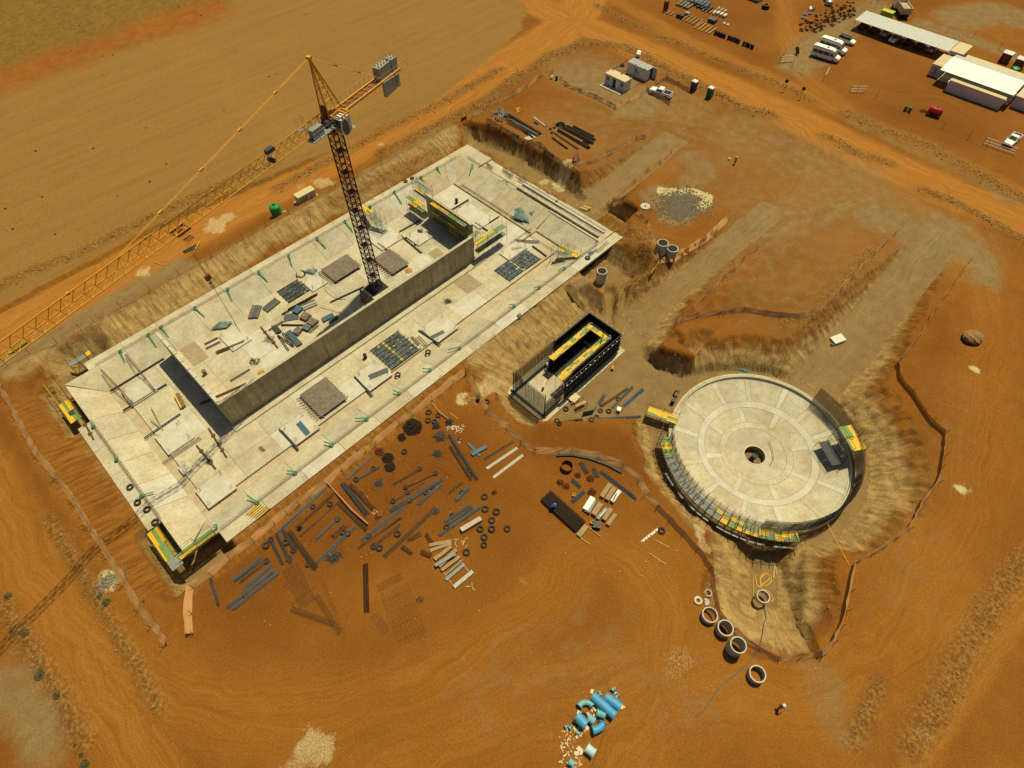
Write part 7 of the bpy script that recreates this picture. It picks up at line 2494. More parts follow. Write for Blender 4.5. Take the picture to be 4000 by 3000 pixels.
def logo(t, x, yc, zc, s, m=BLACK, framed=False):
    """interlocked square spiral emblem on a wall facing -x"""
    def stroke(a, b):
        MB().beam((x, yc-a[0]*s, zc+a[1]*s), (x, yc-b[0]*s, zc+b[1]*s), .03, .13*s).build('emblem_stroke', m, t)
    L1 = [(-.9, -.15), (-.9, .55), (.15, .55), (.15, -.25), (-.3, -.25), (-.3, .2)]
    L2 = [(.9, .15), (.9, -.55), (-.15, -.55), (-.15, .25), (.3, .25), (.3, -.2)]
    for Lp in (L1, L2):
        for i in range(len(Lp)-1):
            stroke(Lp[i], Lp[i+1])
    if framed:
        F = [(-1.5, -1.2), (-1.5, .95), (1.5, .95), (1.5, -1.2), (-1.5, -1.2)]
        for i in range(4):
            stroke(F[i], F[i+1])
Mt_ = Matrix(((0, 0, -1), (-1, 0, 0), (0, 1, 0)))     # text plane facing -x
# white prefab hut on its slab
t, z = cabin_box('prefab_hut', 'white prefab hut with black door and cream roof on a slab', 'hut', 116.1, 118.55, 77.7, 83.6, 2.45, WHITED, CREAM)
d_ = MB().box((116.08, 80.7, z+1.05), (.08, .85, 2.05)).build('door', BLACK, t)
MB().box((116.02, 80.4, z+1.0), (.05, .05, .2)).build('handle', GALV, d_)
MB().box((116.07, 79.85, z+1.05), (.05, .8, 2.05)).build('door_leaf', WHITE, t)
for y in (82.9, 82.5, 78.7, 78.3):
    w_ = MB().box((116.085, y, z+1.55), (.06, .26, .95)).build('window', GLASS, t)
    MB().box((116.06, y, z+1.02), (.08, .34, .06)).build('sill', WHITE, w_)
MB().prism(rect(114.5, 116.05, 77.6, 83.8), z-.05, z+.12).build('slab', CONC_C, t)
for x, y in ((118.3, 83.2), (118.3, 80.5), (118.3, 78)):
    MB().box((x, y, z+2.62), (.3, .3, .1)).build('roof_bracket', BLACK, t)
# storage container with emblem
t, z = cabin_box('storage_container', 'grey-white storage container with black emblem and open door', 'container', 123.7, 126.1, 77.0, 82.9, 2.55, WHITED, GALV)
for i in range(22):
    MB().box((123.69, 77.15+i*.26, z+1.3), (.05, .1, 2.35)).build('corrugation', WHITED, t) if False else None
MB().box((125.5, 76.97, z+1.25), (.9, .06, 2.3)).build('open_doorway', BLACK, t)
MB().box((126.12, 76.4, z+1.25), (.05, 1.15, 2.35)).build('door_leaf', WHITED, t)
logo(t, 123.66, 80.2, z+1.55, .85)
text('WBHO', .5, (123.66, 80.2, z+.62), Mt_, BLACK, t)
for i, (y, lab) in enumerate(((83.3, 'first'), (80.6, 'second'), (77.9, 'third'))):
    p0 = Vector((118.3, y, 2.66+gz(117, 80)))
    mb = MB().beam(p0, Vector((124.0, y-.1, 2.72+gz(125, 80))), .1, .12)
    single('roof_beam', mb, FORMD, f'dark beam spanning from hut roof to container, {lab} from the left', 'beam', p0, 'beams between hut and container')
heap((2432, 258), .6, FORMD, 'dark fittings heap between hut and container', .6, 40, 'fitting_heap', .7, .07)
p = at(2494, 216)
single('sack_pile', MB().box(p+Vector((0, 0, .3)), (1.6, 1.1, .6), .5).box(p+Vector((.2, .1, .7)), (1.1, .8, .3), .9).box(p+Vector((-.5, -.2, .55)), (.7, .9, .35), .2), WHITE, 'white sacks on the rubble behind the container', 'sacks', p)
p = at(2155, 308)
single('sack_pile', MB().box(p+Vector((0, 0, .25)), (.7, .6, .5), .3).box(p+Vector((.1, 0, .55)), (.5, .45, .3), .8), LITTER, 'pale sack at the corner of the site netting', 'sacks', p)
def toilet(x, y, m, label):
    z = gz(x, y)
    t = thing('portable_toilet', label, 'toilet', (x, y, z), 'portable toilets')
    MB().prism([(x-.58, y-.58), (x+.58, y-.58), (x+.58, y+.58), (x-.58, y+.58)], z, z+2.15).build('cabin', m, t)
    r = MB().prism([(x-.6, y-.6), (x+.6, y-.6), (x+.6, y+.6), (x-.6, y+.6)], z+2.153, z+2.3).build('roof', WHITE, t)
    MB().box((x, y, z+2.36), (.9, .9, .1)).build('roof_crown', WHITE, r)
    d_ = MB().box((x-.59, y, z+1.05), (.04, .8, 1.9)).build('door', m, t)
    MB().box((x-.62, y-.3, z+1.0), (.04, .05, .2)).build('handle', WHITE, d_)
toilet(128.2, 66.5, BLUED, 'dark blue portable toilet with white roof')
toilet(128.3, 62.1, GREEND, 'dark green portable toilet with white roof')
# generator and water tank behind the basin
t, z = cabin_box('generator', 'cream generator box on a slab behind the basin', 'generator', 38.9, 42.7, 96.4, 97.9, 1.75, CREAM, CREAM, .05)
MB().prism(rect(38.4, 43.2, 95.9, 98.2), z-.05, z+.12).build('slab', CONC_C, t)
for x in (39.3, 39.9, 40.5):
    for zz in (.7, 1.15):
        MB().box((x, 96.39, z+zz), (.4, .04, .25)).build('louvre', BLACK, t)
MB().box((42.0, 96.38, z+1.0), (.8, .04, 1.2)).build('door', CREAM, t)
p = Vector(G0(34.2, 97.2))
t = thing('water_tank', 'green ribbed plastic water tank behind the basin', 'water tank', p)
prof = [(0, 0), (1.0, 0)]
for k in range(8):
    prof += [(1.04, .1+k*.25), (1.0, .2+k*.25)]
prof += [(1.0, 2.1), (.75, 2.3), (.3, 2.38), (0, 2.38)]
MB().lathe(prof, p, 26).build('body', GREENT, t)
MB().lathe([(0, 2.36), (.27, 2.36), (.27, 2.46), (0, 2.46)], p, 16).build('lid', BLACK, t)
MB().box(p+Vector((1.2, -.6, .06)), (1.2, 1.2, .12)).build('slab', CONC_C, t)
# carport
z = gz(186, 42)
t = thing('carport', 'long carport with pale sheet roof sheltering parked cars', 'carport', (186, 42, z))
ny = 24
for i in range(ny):
    y0, y1 = 29.8+(54.1-29.8)*i/ny, 29.8+(54.1-29.8)*(i+1)/ny
    MB().add([(182.9, y0+.01, z+2.45), (189.2, y0+.01, z+2.75), (189.2, y1-.01, z+2.75), (182.9, y1-.01, z+2.45), (182.9, y0+.01, z+2.39), (189.2, y0+.01, z+2.69), (189.2, y1-.01, z+2.69), (182.9, y1-.01, z+2.39)],
             [(0, 1, 2, 3), (7, 6, 5, 4), (0, 4, 5, 1), (2, 6, 7, 3), (3, 7, 4, 0), (1, 5, 6, 2)]).build('roof_sheet', ROOFG, t)
for i in range(9):
    y = 30.1+i*2.97
    for x, h in ((183.2, 2.35), (188.9, 2.62)):
        MB().bar((x, y, z), (x, y, z+h), .06, 6).build('post', CRR, t)
    MB().beam((183.0, y, z+2.33), (189.1, y, z+2.63), .08, .12).build('rafter', BLACK, t)
# office blocks
t, z = cabin_box('office_block', 'long grey office cabin with cream roof in front of the white roof', 'office', 169.5, 172.0, 12.0, 24.1, 2.45, WHITED, CREAM, ribs=11)
for y, xx in ((24.2, 169.9), (11.9, 170.6)):
    MB().box((xx, y, z+1.9), (.7, .4, .5)).build('air_conditioner', WHITE, t)
t, z = cabin_box('site_office', 'grey office container with framed emblem at the yard end', 'office', 173.9, 180.3, 27.55, 30.0, 2.5, WHITED, CREAM, ribs=5)
logo(t, 173.86, 28.75, z+1.35, .62, framed=True)
text('WBHO', .3, (173.86, 28.75, z+.82), Mt_, BLACK, t)
z = gz(174, 19)
t = thing('roofed_walkway', 'bright white sheet roof over the office courtyard', 'roof', (174, 19, z))
ny = 26
for i in range(ny):
    y0, y1 = 11.1+(27.45-11.1)*i/ny, 11.1+(27.45-11.1)*(i+1)/ny
    MB().prism([(171.0, y0+.008, z+3.2, z+3.15), (177.4, y0+.008, z+3.9, z+3.85), (177.4, y1-.008, z+3.9, z+3.85), (171.0, y1-.008, z+3.2, z+3.15)], 0, 0).build('roof_sheet', ROOFW, t)
for i in range(20):
    y0, y1 = 11.1+(27.4-11.1)*i/20, 11.1+(27.4-11.1)*(i+1)/20
    MB().prism([(177.45, y0+.008, z+3.88, z+3.83), (180.6, y0+.008, z+3.3, z+3.25), (180.6, y1-.008, z+3.3, z+3.25), (177.45, y1-.008, z+3.88, z+3.83)], 0, 0).build('roof_sheet', ROOFG, t)
for y in (11.5, 16.8, 22.1, 27.2):
    for x, h in ((172.4, 3.2), (180.3, 3.2)):
        MB().bar((x, y, z), (x, y, z+h), .07, 6).build('post', GALV, t)
MB().prism(rect(173.2, 179.8, 11.2, 27.3), z-.02, z+.1).build('courtyard_slab', CONC_C, t)
t, z = cabin_box('office_block', 'far office row with striped cream roof behind the white roof', 'office', 181.6, 184.0, 9.5, 25.6, 2.45, WHITED, CREAM, ribs=14)
t, z = cabin_box('site_office', 'small office with cream roof at the end of the carport', 'office', 183.0, 189.0, 26.5, 29.5, 2.65, WHITED, CREAM)
MB().box((182.98, 28.6, z+1.6), (.06, .9, .9)).build('window', GLASS, t)
for x in (184.5, 186.5):
    MB().box((x, 26.48, z+1.5), (.9, .05, .8)).build('window', GLASS, t)
t, z = cabin_box('office_block', 'grey office cabin cut by the right edge of the picture', 'office', 173.0, 178.0, 4.0, 10.7, 2.45, WHITED, CREAM, ribs=6)
MB().box((172.98, 8.6, z+1.9), (.1, .6, .4)).build('air_conditioner', WHITE, t)
for q, lab in (((193.4, 19.0), 'rusty brown ablution cabin behind the offices, left of two'), ((192.6, 15.6), 'rusty brown ablution cabin behind the offices, right of two')):
    t, z = cabin_box('ablution_cabin', lab, 'cabin', q[0]-1.0, q[0]+1.0, q[1]-1.05, q[1]+1.05, 2.1, RUSTR, WHITED, .15)
    MB().box((q[0]-1.02, q[1], z+1.0), (.05, .8, 1.8)).build('door', CRR, t)
p = Vector(G0(189.6, 15.4))
t = thing('water_tank', 'low round green water tank behind the offices', 'water tank', p)
MB().lathe([(0, 0), (.95, 0), (.98, .7), (.9, 1.1), (.4, 1.3), (0, 1.32)], p, 22).build('body', GREENT, t)
MB().lathe([(0, 1.3), (.22, 1.3), (.22, 1.4), (0, 1.4)], p, 12).build('lid', GREENT, t)
# group of people and bollards by the end of the offices
# white pipe gates
def gate(a, b, label, h=1.5):
    p, q = at(*a), at(*b)
    t = thing('pipe_gate', label, 'gate', p, 'white pipe gates')
    for z in (.3, .85, h):
        MB().bar(p+Vector((0, 0, z)), q+Vector((0, 0, z)), .045, 6).build('rail', WHITE, t)
    for k in (0, .5, 1):
        c = p.lerp(q, k)
        MB().bar(c, c+Vector((0, 0, h)), .045, 6).build('upright', WHITE if k else RUSTR, t)
    mb = MB()
    n = max(2, int((q-p).length/.35))
    for i in range(n):
        c = p.lerp(q, i/n)
        mb.bar(c+Vector((0, 0, .3)), c+Vector((0, 0, h)), .008, 3)
    mb.build('wire_infill', GALV, t)
gate((3318, 360), (3375, 362), 'white pipe gate standing open by the yard entrance')
gate((3838, 562), (3960, 605), 'white pipe gate in front of the pickup at the right edge')
gate((3215, 318), (3232, 285), 'bent white gate leaf on the left of the yard entrance')
gate((3045, 245), (3095, 240), 'white pipe gate to the plant yard')
p = at(3115, 215)
t = thing('site_sign', 'leaning red board by the plant yard fence', 'sign', p)
MB().beam(p+Vector((0, 0, .2)), p+Vector((.2, .9, 1.6)), .08, 1.0).build('board', RUSTR, t)
MB().bar(p, p+Vector((0, 0, 1.8)), .05, 6).build('post', BLACK, t)
for q, lab in (((3060, 355), 'round road sign by the yard entrance, left of two'), ((3125, 385), 'round road sign by the yard entrance, right of two'), ((1813, 480), None)):
    p = at(*q)
    if lab is None:
        t = thing('site_sign', 'orange-framed notice board by the laydown yard netting', 'sign', p)
        MB().beam(p+Vector((-.8, 0, 1.0)), p+Vector((.8, 0, 1.0)), .06, .8).build('board', RUSTR, t)
        for s in (-.7, .7):
            MB().bar(p+Vector((s, 0, 0)), p+Vector((s, 0, 1.3)), .04, 5).build('post', RUSTR, t)
        continue
    t = thing('road_sign', lab, 'sign', p)
    MB().bar(p, p+Vector((0, 0, 2.2)), .04, 6).build('post', BLACK, t)
    MB().bar(p+Vector((0, 0, 2.3)), p+Vector((.05, .02, 2.3)), .42, 18).build('disc', BLACK, t)

# ------------------------------------------------------------------ plant yard at the top
random.seed(33)
y4 = lambda x, y: (2550+x/2.765, y/2.765)
def blockstack(a, n, sx, sy, sz, m, label, rz=.1, gap=1.1, name='material_stack'):
    p = at(*a)
    t = thing(name, label, 'stack', p, 'material stacks in the plant yard')
    for i in range(n):
        MB().box(p+Vector((rnd(-.05, .05), -(i-(n-1)/2)*gap, sz/2+.03)), (sx, sy, sz), rz+rnd(-.06, .06)).build('block', m, t)
blockstack(y4(345, 60), 4, 3.6, .7, .45, PLY, 'brown timber packs at the left of the plant yard')
blockstack(y4(380, 5), 3, 1.2, .9, .6, WHITED, 'white blocks at the very top of the plant yard')
blockstack(y4(450, 20), 3, 1.2, .9, .6, WHITED, 'white blocks right of the first ones at the top of the plant yard')
blockstack(y4(510, 55), 5, 3.2, .75, .9, STEELB, 'tall blue-grey formwork pack in the plant yard')
blockstack(y4(560, 90), 4, 3.0, .6, .5, FORMD, 'dark formwork pack in the plant yard')
blockstack(y4(610, 130), 4, 2.2, .35, .35, TIMB, 'tan timber lengths right of the dark pack')
blockstack(y4(700, 155), 3, 1.8, .5, .4, CREAM, 'yellowish crates in the plant yard')
blockstack(y4(740, 170), 3, 1.6, .6, .6, WHITED, 'white crates in the plant yard')
blockstack(y4(775, 185), 1, 1.7, .8, .5, mat('pink_crate', (.45, .25, .2), .7), 'pinkish crate in the plant yard')
blockstack(y4(640, 240), 2, 1.6, 1.0, .9, STEELB, 'grey pallet stack on planks in the plant yard')
blockstack(y4(135, 115), 1, 1.0, 1.0, 2.4, RUSTR, 'rusty upright box at the left of the plant yard')
blockstack(y4(170, 145), 3, 1.8, .3, .3, TIMB, 'timber lengths beside the rusty upright box')
blockstack(y4(290, 195), 2, .9, .9, .9, FORMD, 'dark sacks near the plant yard fence')
blockstack(y4(370, 165), 1, .9, 1.2, .7, GALV, 'silver box near the plant yard fence')
blockstack(y4(430, 225), 5, 4.2, .25, .3, TIMB, 'long timber baulks along the plant yard fence')
blockstack(y4(570, 310), 5, 4.5, .25, .3, PLYT, 'pale timber baulks along the plant yard fence')
blockstack(y4(745, 105), 3, 1.8, .35, .15, CONC_G, 'grey slabs lying in the plant yard')
blockstack(y4(790, 262), 2, .8, .6, .15, CONC_W, 'small white slabs in the plant yard')
for a, n, lab in ((y4(700, 385), 3, 'black drum row by the fence, left group'), (y4(755, 405), 2, 'black drum row by the fence, second group'), (y4(870, 445), 5, 'black drum row by the fence, third group'), (y4(1020, 505), 4, 'black drum row by the fence, fourth group'), (y4(1070, 530), 1, 'single black drum at the right end of the row')):
    c = at(*a)
    for i in range(n):
        p = c+Vector((rnd(-.1, .1), -(i-(n-1)/2)*.75, 0))
        o = single('drum', MB().lathe([(0, 0), (.34, 0), (.35, .4), (.33, .45), (.35, .8), (.34, 1.0), (0, 1.0)], p, 14), BLACK, lab, 'drum', p, 'black drums by the plant yard fence')
p = at(*y4(1215, 90))
t = thing('round_vat', 'tyre-like black round vat in the plant yard', 'vat', p)
MB().lathe([(1.0, 0), (1.05, .5), (1.0, .9), (.55, .9), (.5, .3), (0, .3)], p, 22).build('vat', BLACK, t)
MB().torus(p+Vector((0, 0, .92)), .8, .12, 20, 6).build('rim', TIMB, t)
p = at(*y4(1045, 0))
t = thing('site_cabin', 'dark cabin cut by the top edge of the picture', 'cabin', p)
MB().box(p+Vector((2.0, 0, 1.2)), (3.0, 5.0, 2.4)).build('wall', WHITED, t)
MB().box(p+Vector((2.0, 0, 2.46)), (3.2, 5.2, .1)).build('roof', ROOFG, t)
for a, lab in ((y4(1880, 10), 'silver bulk bag, upper of the pair at the top'), (y4(1895, 55), 'silver bulk bag, lower of the pair at the top')):
    p = at(*a)
    single('bulk_bag', MB().lathe([(0, 0), (.9, 0), (1.05, .6), (.9, 1.1), (.4, 1.3), (0, 1.25)], p, 16), GALV, lab, 'bag', p, smooth=True)
p = at(*y4(1690, 110))
t = thing('silver_tube', 'white tube lying by the silver bags', 'tube', p)
MB().bar(p+Vector((-.6, -.6, .35)), p+Vector((.9, .3, .35)), .35, 14).build('tube', WHITE, t)
MB().bar(p+Vector((-.4, -.9, .25)), p+Vector((1.6, -.7, .25)), .25, 10).build('dark_tube', FORMD, t)
for a in (y4(1640, 165), y4(1700, 155), y4(1620, 200)):
    p = at(*a)
    mb = MB()
    for k in range(2):
        mb.torus(p+Vector((0, 0, .12+k*.2)), .42, .13, 14, 6)
    single('tyre_stack', mb, GALV, 'pale painted tyre stack in the plant yard', 'tyre', p, 'pale tyre stacks in the plant yard')

# ------------------------------------------------------------------ shrubs, dark tufts
def tuft_mesh(name, m, n, r, h, leaf, seed):
    random.seed(seed)
    mb = MB()
    for i in range(n):
        t, k = rnd(0, 6.28), math.sqrt(random.random())*r
        c = Vector((math.cos(t)*k, math.sin(t)*k, h*rnd(.1, 1)*(1-.5*(k/r)**2)))
        a = Vector((rnd(-1, 1), rnd(-1, 1), rnd(-.4, 1))).normalized()*leaf*rnd(.6, 1.3)
        b = a.cross(Vector((rnd(-1, 1), rnd(-1, 1), rnd(-1, 1)))).normalized()*leaf*.45
        mb.add([c-a*.5, c+b*.5, c+a*.5, c-b*.5], [(0, 1, 2, 3)])
    for i in range(6):
        t = rnd(0, 6.28)
        mb.bar((0, 0, -.05), (math.cos(t)*r*.6, math.sin(t)*r*.6, h*.7), .015, 3)
    return mb.mesh(name, m)
SH = [tuft_mesh('shrub', LEAF, 260, .8, .8, .22, s) for s in (1, 2, 3)]
DT = [tuft_mesh('dry_tuft', DRYB, 90, .5, .5, .3, s) for s in (4, 5, 6)]
random.seed(44)
for q, s, lab in [((32, 2330), .85, 'green shrub on the left frame edge, highest of the roadside row'), ((100, 2473), .8, 'green shrub in the roadside row, second from the top'), ((157, 2635), 1.0, 'widest green shrub in the middle of the roadside row'), ((223, 2716), .7, 'green shrub in the roadside row below the widest one'),
                  ((332, 2985), .85, 'green shrub at the very bottom of the roadside row'), ((318, 2948), .45, 'tiny green shrub just above the lowest roadside shrub'), ((293, 2913), .3, 'tiniest green shrub of the roadside row'), ((418, 2352), .9, 'green shrub beside the pale spoil patch, larger of two'), ((390, 2328), .6, 'green shrub beside the pale spoil patch, smaller of two'), ((45, 2465), .4, 'small pale shrub left of the roadside row'), ((560, 2350), .3, 'small weed beside the left netting'),
                  ((3640, 2870), .0, '')]:
    if s == 0:
        continue
    p = at(*q)
    s *= .72
    tag(inst('green_shrub', SH[int(s*100) % 3], None, p, rnd(0, 6), scale=(s, s, s)), lab, 'shrub', 'roadside shrubs')
lab = 'dark round dry tuft on the grassy slope beside the minibuses'
t4 = lambda x, y: (3100+x/3.687, y/3.687)
spots = []
for i in range(400):
    x, y = rnd(90, 880), rnd(5, 480)
    # diagonal band
    c = 60+ (880-x)*.45
    if abs(y-c-40) < 150*rnd(.3, 1) and len(spots) < 110:
        if all((x-a)**2+(y-b)**2 > 22**2 for a, b in spots):
            spots.append((x, y))
for x, y in spots:
    p = at(*t4(x, y))
    s = rnd(.5, .95)
    tag(inst('dry_tuft', random.choice(DT), None, p, rnd(0, 6), scale=(s, s, s)), lab, 'shrub', 'dark dry tufts by the minibuses')
lab = 'low dark weed dot on the stubble field'
fsp = [(402, 293), (365, 580), (140, 590), (570, 500), (460, 765), (165, 770), (25, 900), (50, 895), (20, 815), (875, 430), (585, 710), (250, 110), (280, 200), (150, 215), (230, 230), (310, 100), (700, 30), (760, 50), (785, 60), (440, 215), (400, 220), (150, 210), (215, 915), (650, 640), (1050, 300), (1080, 290), (1110, 80), (1195, 55)]
for q in fsp:
    p = at(*q)
    s = rnd(.25, .55)
    tag(inst('dry_tuft', random.choice(DT), None, p, rnd(0, 6), scale=(s, s, s*.6)), lab, 'weed', 'dark weeds on the field')
# ------------------------------------------------------------------ boulder, rubble, gravel
def rockmesh(r, seed, n=3, rough_=.25, flat=.7):
    import bmesh
    bm = bmesh.new()
    bmesh.ops.create_icosphere(bm, subdivisions=n, radius=r)
    rs = random.Random(seed)
    off = Vector((rs.uniform(0, 50), rs.uniform(0, 50), 0))
    for v in bm.verts:
        k = float(fbm(np.array([v.co.x*1.3/r*1.0+off.x+v.co.z]), np.array([v.co.y*1.3/r+off.y-v.co.z*.7]), 1.0, seed)[0])-.5
        v.co *= 1+k*rough_*2.2
        v.co.z *= flat
    return bm
p = at(3795, 1325)
bm = rockmesh(1.35, 8, 4, .3, .62)
me_ = bpy.data.meshes.new('boulder')
for v in bm.verts:
    v.co.x *= 1.25
bm.to_mesh(me_)
bm.free()
me_.materials.append(ROCK)
bo = bpy.data.objects.new('boulder', me_)
COL.objects.link(bo)
bo.location = p+Vector((0, 0, .55))
bo.rotation_euler = (0, .1, -.7)
tag(bo, 'single large brown boulder on the open soil right of the tank pit', 'boulder')
rs = np.random.RandomState(5)
ICO_V = [(0, 0, 1), (.9, 0, .2), (.1, .85, .1), (-.8, .2, .15), (-.1, -.9, .2), (.1, .1, -.7)]
ICO_F = [(0, 1, 2), (0, 2, 3), (0, 3, 4), (0, 4, 1), (5, 2, 1), (5, 3, 2), (5, 4, 3), (5, 1, 4)]
def rocks(name, pts, smin, smax, m, label, power=2.5):
    V, F = [], []
    for (x, y) in pts:
        s = smin+(smax-smin)*rs.rand()**power
        a = rs.rand()*6.28
        ca, sa = math.cos(a)*s, math.sin(a)*s
        z = gz(x, y)+s*.15
        n = len(V)
        e = .7+.6*rs.rand()
        for vx, vy, vz in ICO_V:
            V.append((x+(vx*ca-vy*sa)*e, y+vx*sa+vy*ca, z+vz*s*.7))
        F += [(a1+n, b1+n, c1+n) for a1, b1, c1 in ICO_F]
    me_ = bpy.data.meshes.new(name)
    me_.from_pydata(V, [], F)
    me_.materials.append(m)
    o = bpy.data.objects.new(name, me_)
    COL.objects.link(o)
    return tag(o, label, 'stones', kind='stuff')
def along(pts, n, spread):
    out = []
    L = [math.hypot(pts[i+1][0]-pts[i][0], pts[i+1][1]-pts[i][1]) for i in range(len(pts)-1)]
    tot = sum(L)
    for _ in range(n):
        r = rs.rand()*tot
        i = 0
        while r > L[i] and i < len(L)-1:
            r -= L[i]
            i += 1
        k = r/L[i]
        x = pts[i][0]+(pts[i+1][0]-pts[i][0])*k+rs.randn()*spread
        y = pts[i][1]+(pts[i+1][1]-pts[i][1])*k+rs.randn()*spread
        out.append((x, y))
    return out
for i, (pts, hgt, wid) in enumerate(RIDGES[:10]):
    n = int(sum(math.hypot(pts[k+1][0]-pts[k][0], pts[k+1][1]-pts[k][1]) for k in range(len(pts)-1))*wid*(5 if i < 7 else 2.2))
    rocks('windrow_stones', along(pts, n, wid*.6), .06, .32, GRAV, 'loose stones on the roadside windrows', 2.0)
bankpts = []
while len(bankpts) < 1300:
    i = rs.randint(0, len(X))
    if near[i] and bank[i] > .5 and Z[i] > -4 and slope[i] > .3:
        bankpts.append((X[i]+rs.randn()*.2, Y[i]+rs.randn()*.2))
rocks('bank_stones', bankpts, .04, .2, GRAV, 'loose clods on the cut banks', 3)
c0 = P(2660, 800)
rub = [(c0.x+rs.randn()*2.6, c0.y+rs.randn()*2.2) for _ in range(3200)]
rocks('rubble', rub, .05, .28, RUBG, 'grey heap of broken concrete and stone by the cover slab', 2.0)
c0 = P(435, 2270)
rocks('rubble', [(c0.x+rs.randn()*.9, c0.y+rs.randn()*.7) for _ in range(260)], .05, .3, RUBG, 'pale grey spoil heap under the left netting', 2.0)
op = []
while len(op) < 3200:
    a, b = rs.rand()*4000, rs.rand()*1500+1500
    p = P(a, b)
    if gz(p.x, p.y) > -.25:
        op.append((p.x, p.y))
rocks('pebbles', op, .03, .13, GRAV, 'scattered pebbles over the red soil', 3)
# spoil under the sheet: field tufts beyond the fence kept in the soil itself
# ------------------------------------------------------------------ hoses and cables
def hose(pts, r, m, label, z=None, name='hose'):
    w = [at(*p)+Vector((0, 0, r)) if z is None else P(*p, z) for p in pts]
    path = [Vector(v) for v in smoothline([tuple(v) for v in w], 6)]
    if z is None:
        path = [Vector((v.x, v.y, max(v.z, gz(v.x, v.y)+r*.6))) for v in path]
    single(name, MB().tube(path, r, 6), m, label, 'hose', w[0])
hose([(2980, 2345), (2990, 2400), (2983, 2440), (2970, 2510), (2940, 2570), (2890, 2620), (2815, 2680), (2770, 2750), (2720, 2800)], .055, STEELB, 'long grey hose snaking from the sump across the soil')
hose([(2950, 2245), (2958, 2290), (2975, 2285), (3005, 2260), (2990, 2245), (2968, 2265), (2985, 2290), (3010, 2275), (3010, 2250), (2985, 2240), (2970, 2260), (2975, 2300), (3000, 2310), (3020, 2340), (3010, 2350)], .05, YEL, 'coiled yellow hose on the sump trench floor')
hose([(2941, 2240), (2942, 2300), (2941, 2355)], .05, TUBEY, 'straight yellow pipe along the left of the sump trench')
hose([(2515, 2975), (2400, 2990), (2355, 2900), (2340, 2985)], .02, CRR, 'thin dark cable on the soil beside the blue pipes') if False else hose([(2368, 2838), (2345, 2905), (2325, 2960), (2303, 3010)], .03, REBR, 'thin dark cable on the soil beside the blue pipes')
hose([(2374, 2660), (2377, 2710)], .02, REBR, 'thin dark cable above the blue pipes')
hose([(1222, 970), (1229, 1000), (1222, 1040), (1240, 1060), (1265, 1100), (1275, 1140), (1320, 1168), (1352, 1168)], .03, BLACK, 'thin black cable down the far slope to the crane foot', z=ZF+.05)
hose([(1200, 940), (1215, 880), (1205, 820), (1190, 790)], .03, BLACK, 'thin black cable from the generator over the bank')
slabs('board_stack', 'pale timber planks standing at the right of the sump trench', 'boards', [((3026, 2210), (3020, 2260), .2, .08, .05, PLYT), ((3034, 2215), (3032, 2245), .15, .08, .05, PLYT)])
# long rail over the tank hub
p0, p1 = P(3006, 1730, -5.4), P(3005, 1820, -5.6)
single('bent_bar', MB().tube([P(3005, 1725, -5.4), P(3018, 1760, -5.5), P(3022, 1790, -5.5), P(3008, 1818, -5.6)], .04, 5), REBB, 'bent bar lying on the cone floor beside the central well', 'bar', p0)
# guy lines on the tank pit bank
for a, b, lab in (((3320, 1560), (3520, 1475), 'guy rope across the bank right of the tank, highest'), ((3420, 1710), (3610, 1608), 'guy rope across the bank right of the tank, middle'), ((3430, 1850), (3690, 1770), 'guy rope across the bank right of the tank, lower')):
    p, q = at(*a), at(*b)
    single('guy_rope', MB().bar(p+Vector((0, 0, .15)), q+Vector((0, 0, .3)), .025, 4), TIMB, lab, 'rope', p, 'guy ropes on the tank pit bank')
p, q = P(3232, 2045, -.2), at(3318, 2213)
single('guy_rope', MB().bar(p, q+Vector((0, 0, .1)), .035, 5), YEL, 'yellow guy pole from the rebar cage to the lower bank', 'pole', q)
# small plant on the pit floor
p = at(2416, 1605)
t = thing('small_generator', 'small white generator in a black frame on the pit floor', 'generator', p)
MB().box(p+Vector((0, 0, .4)), (.7, .6, .5), .4).build('engine', WHITE, t)
mb = MB()
for s in (-.5, .5):
    for k in (-.4, .4):
        mb.bar(p+Vector((s, k, 0)), p+Vector((s, k, .8)), .03, 5)
    mb.bar(p+Vector((s, -.4, .8)), p+Vector((s, .4, .8)), .03, 5)
mb.build('frame', BLACK, t)
p = at(2392, 1442)
t = thing('hose_reel', 'small orange-red compactor on the pit floor by the chamber', 'compactor', p)
MB().box(p+Vector((0, 0, .35)), (.7, .4, .35), .5).build('engine', mat('orange_paint', (.6, .12, .02), .5), t)
MB().box(p+Vector((0, 0, .1)), (.8, .5, .14), .5).build('plate', BLACK, t)
MB().bar(p+Vector((.3, 0, .3)), p+Vector((.9, .2, 1.0)), .03, 5).build('handle', BLACK, t)
p = at(2305, 1610)
t = thing('steel_trough', 'open blue steel corner form on the pit floor', 'formwork', p)
MB().beam(p+Vector((-1.2, .5, .5)), p+Vector((.2, -.4, .5)), .12, 1.0).build('left_plate', FORMB, t)
MB().beam(p+Vector((.2, -.4, .5)), p+Vector((1.2, -.1, .5)), .12, 1.0).build('right_plate', FORMB, t)
p = at(2265, 1585)
t = thing('trestle', 'tube trestle with yellow boards on the pit floor', 'trestle', p)
frame(t, (p.x-.9, p.y+.4), (p.x+.9, p.y-.3), 1.3, p.z, p.z+1.3, [p.z+.7], 1.2)
deckrun(t, (p.x-.9, p.y+.1), (p.x+.9, p.y-.4), .5, p.z+.75, [PLYT], 1.8)
p = P(2126, 1510, -3.5)
t = thing('site_stool', 'timber trestle on the chamber floor', 'trestle', p)
MB().beam(p+Vector((-.6, -.3, .8)), p+Vector((.7, .4, .8)), .3, .1).build('top', CREAM, t)
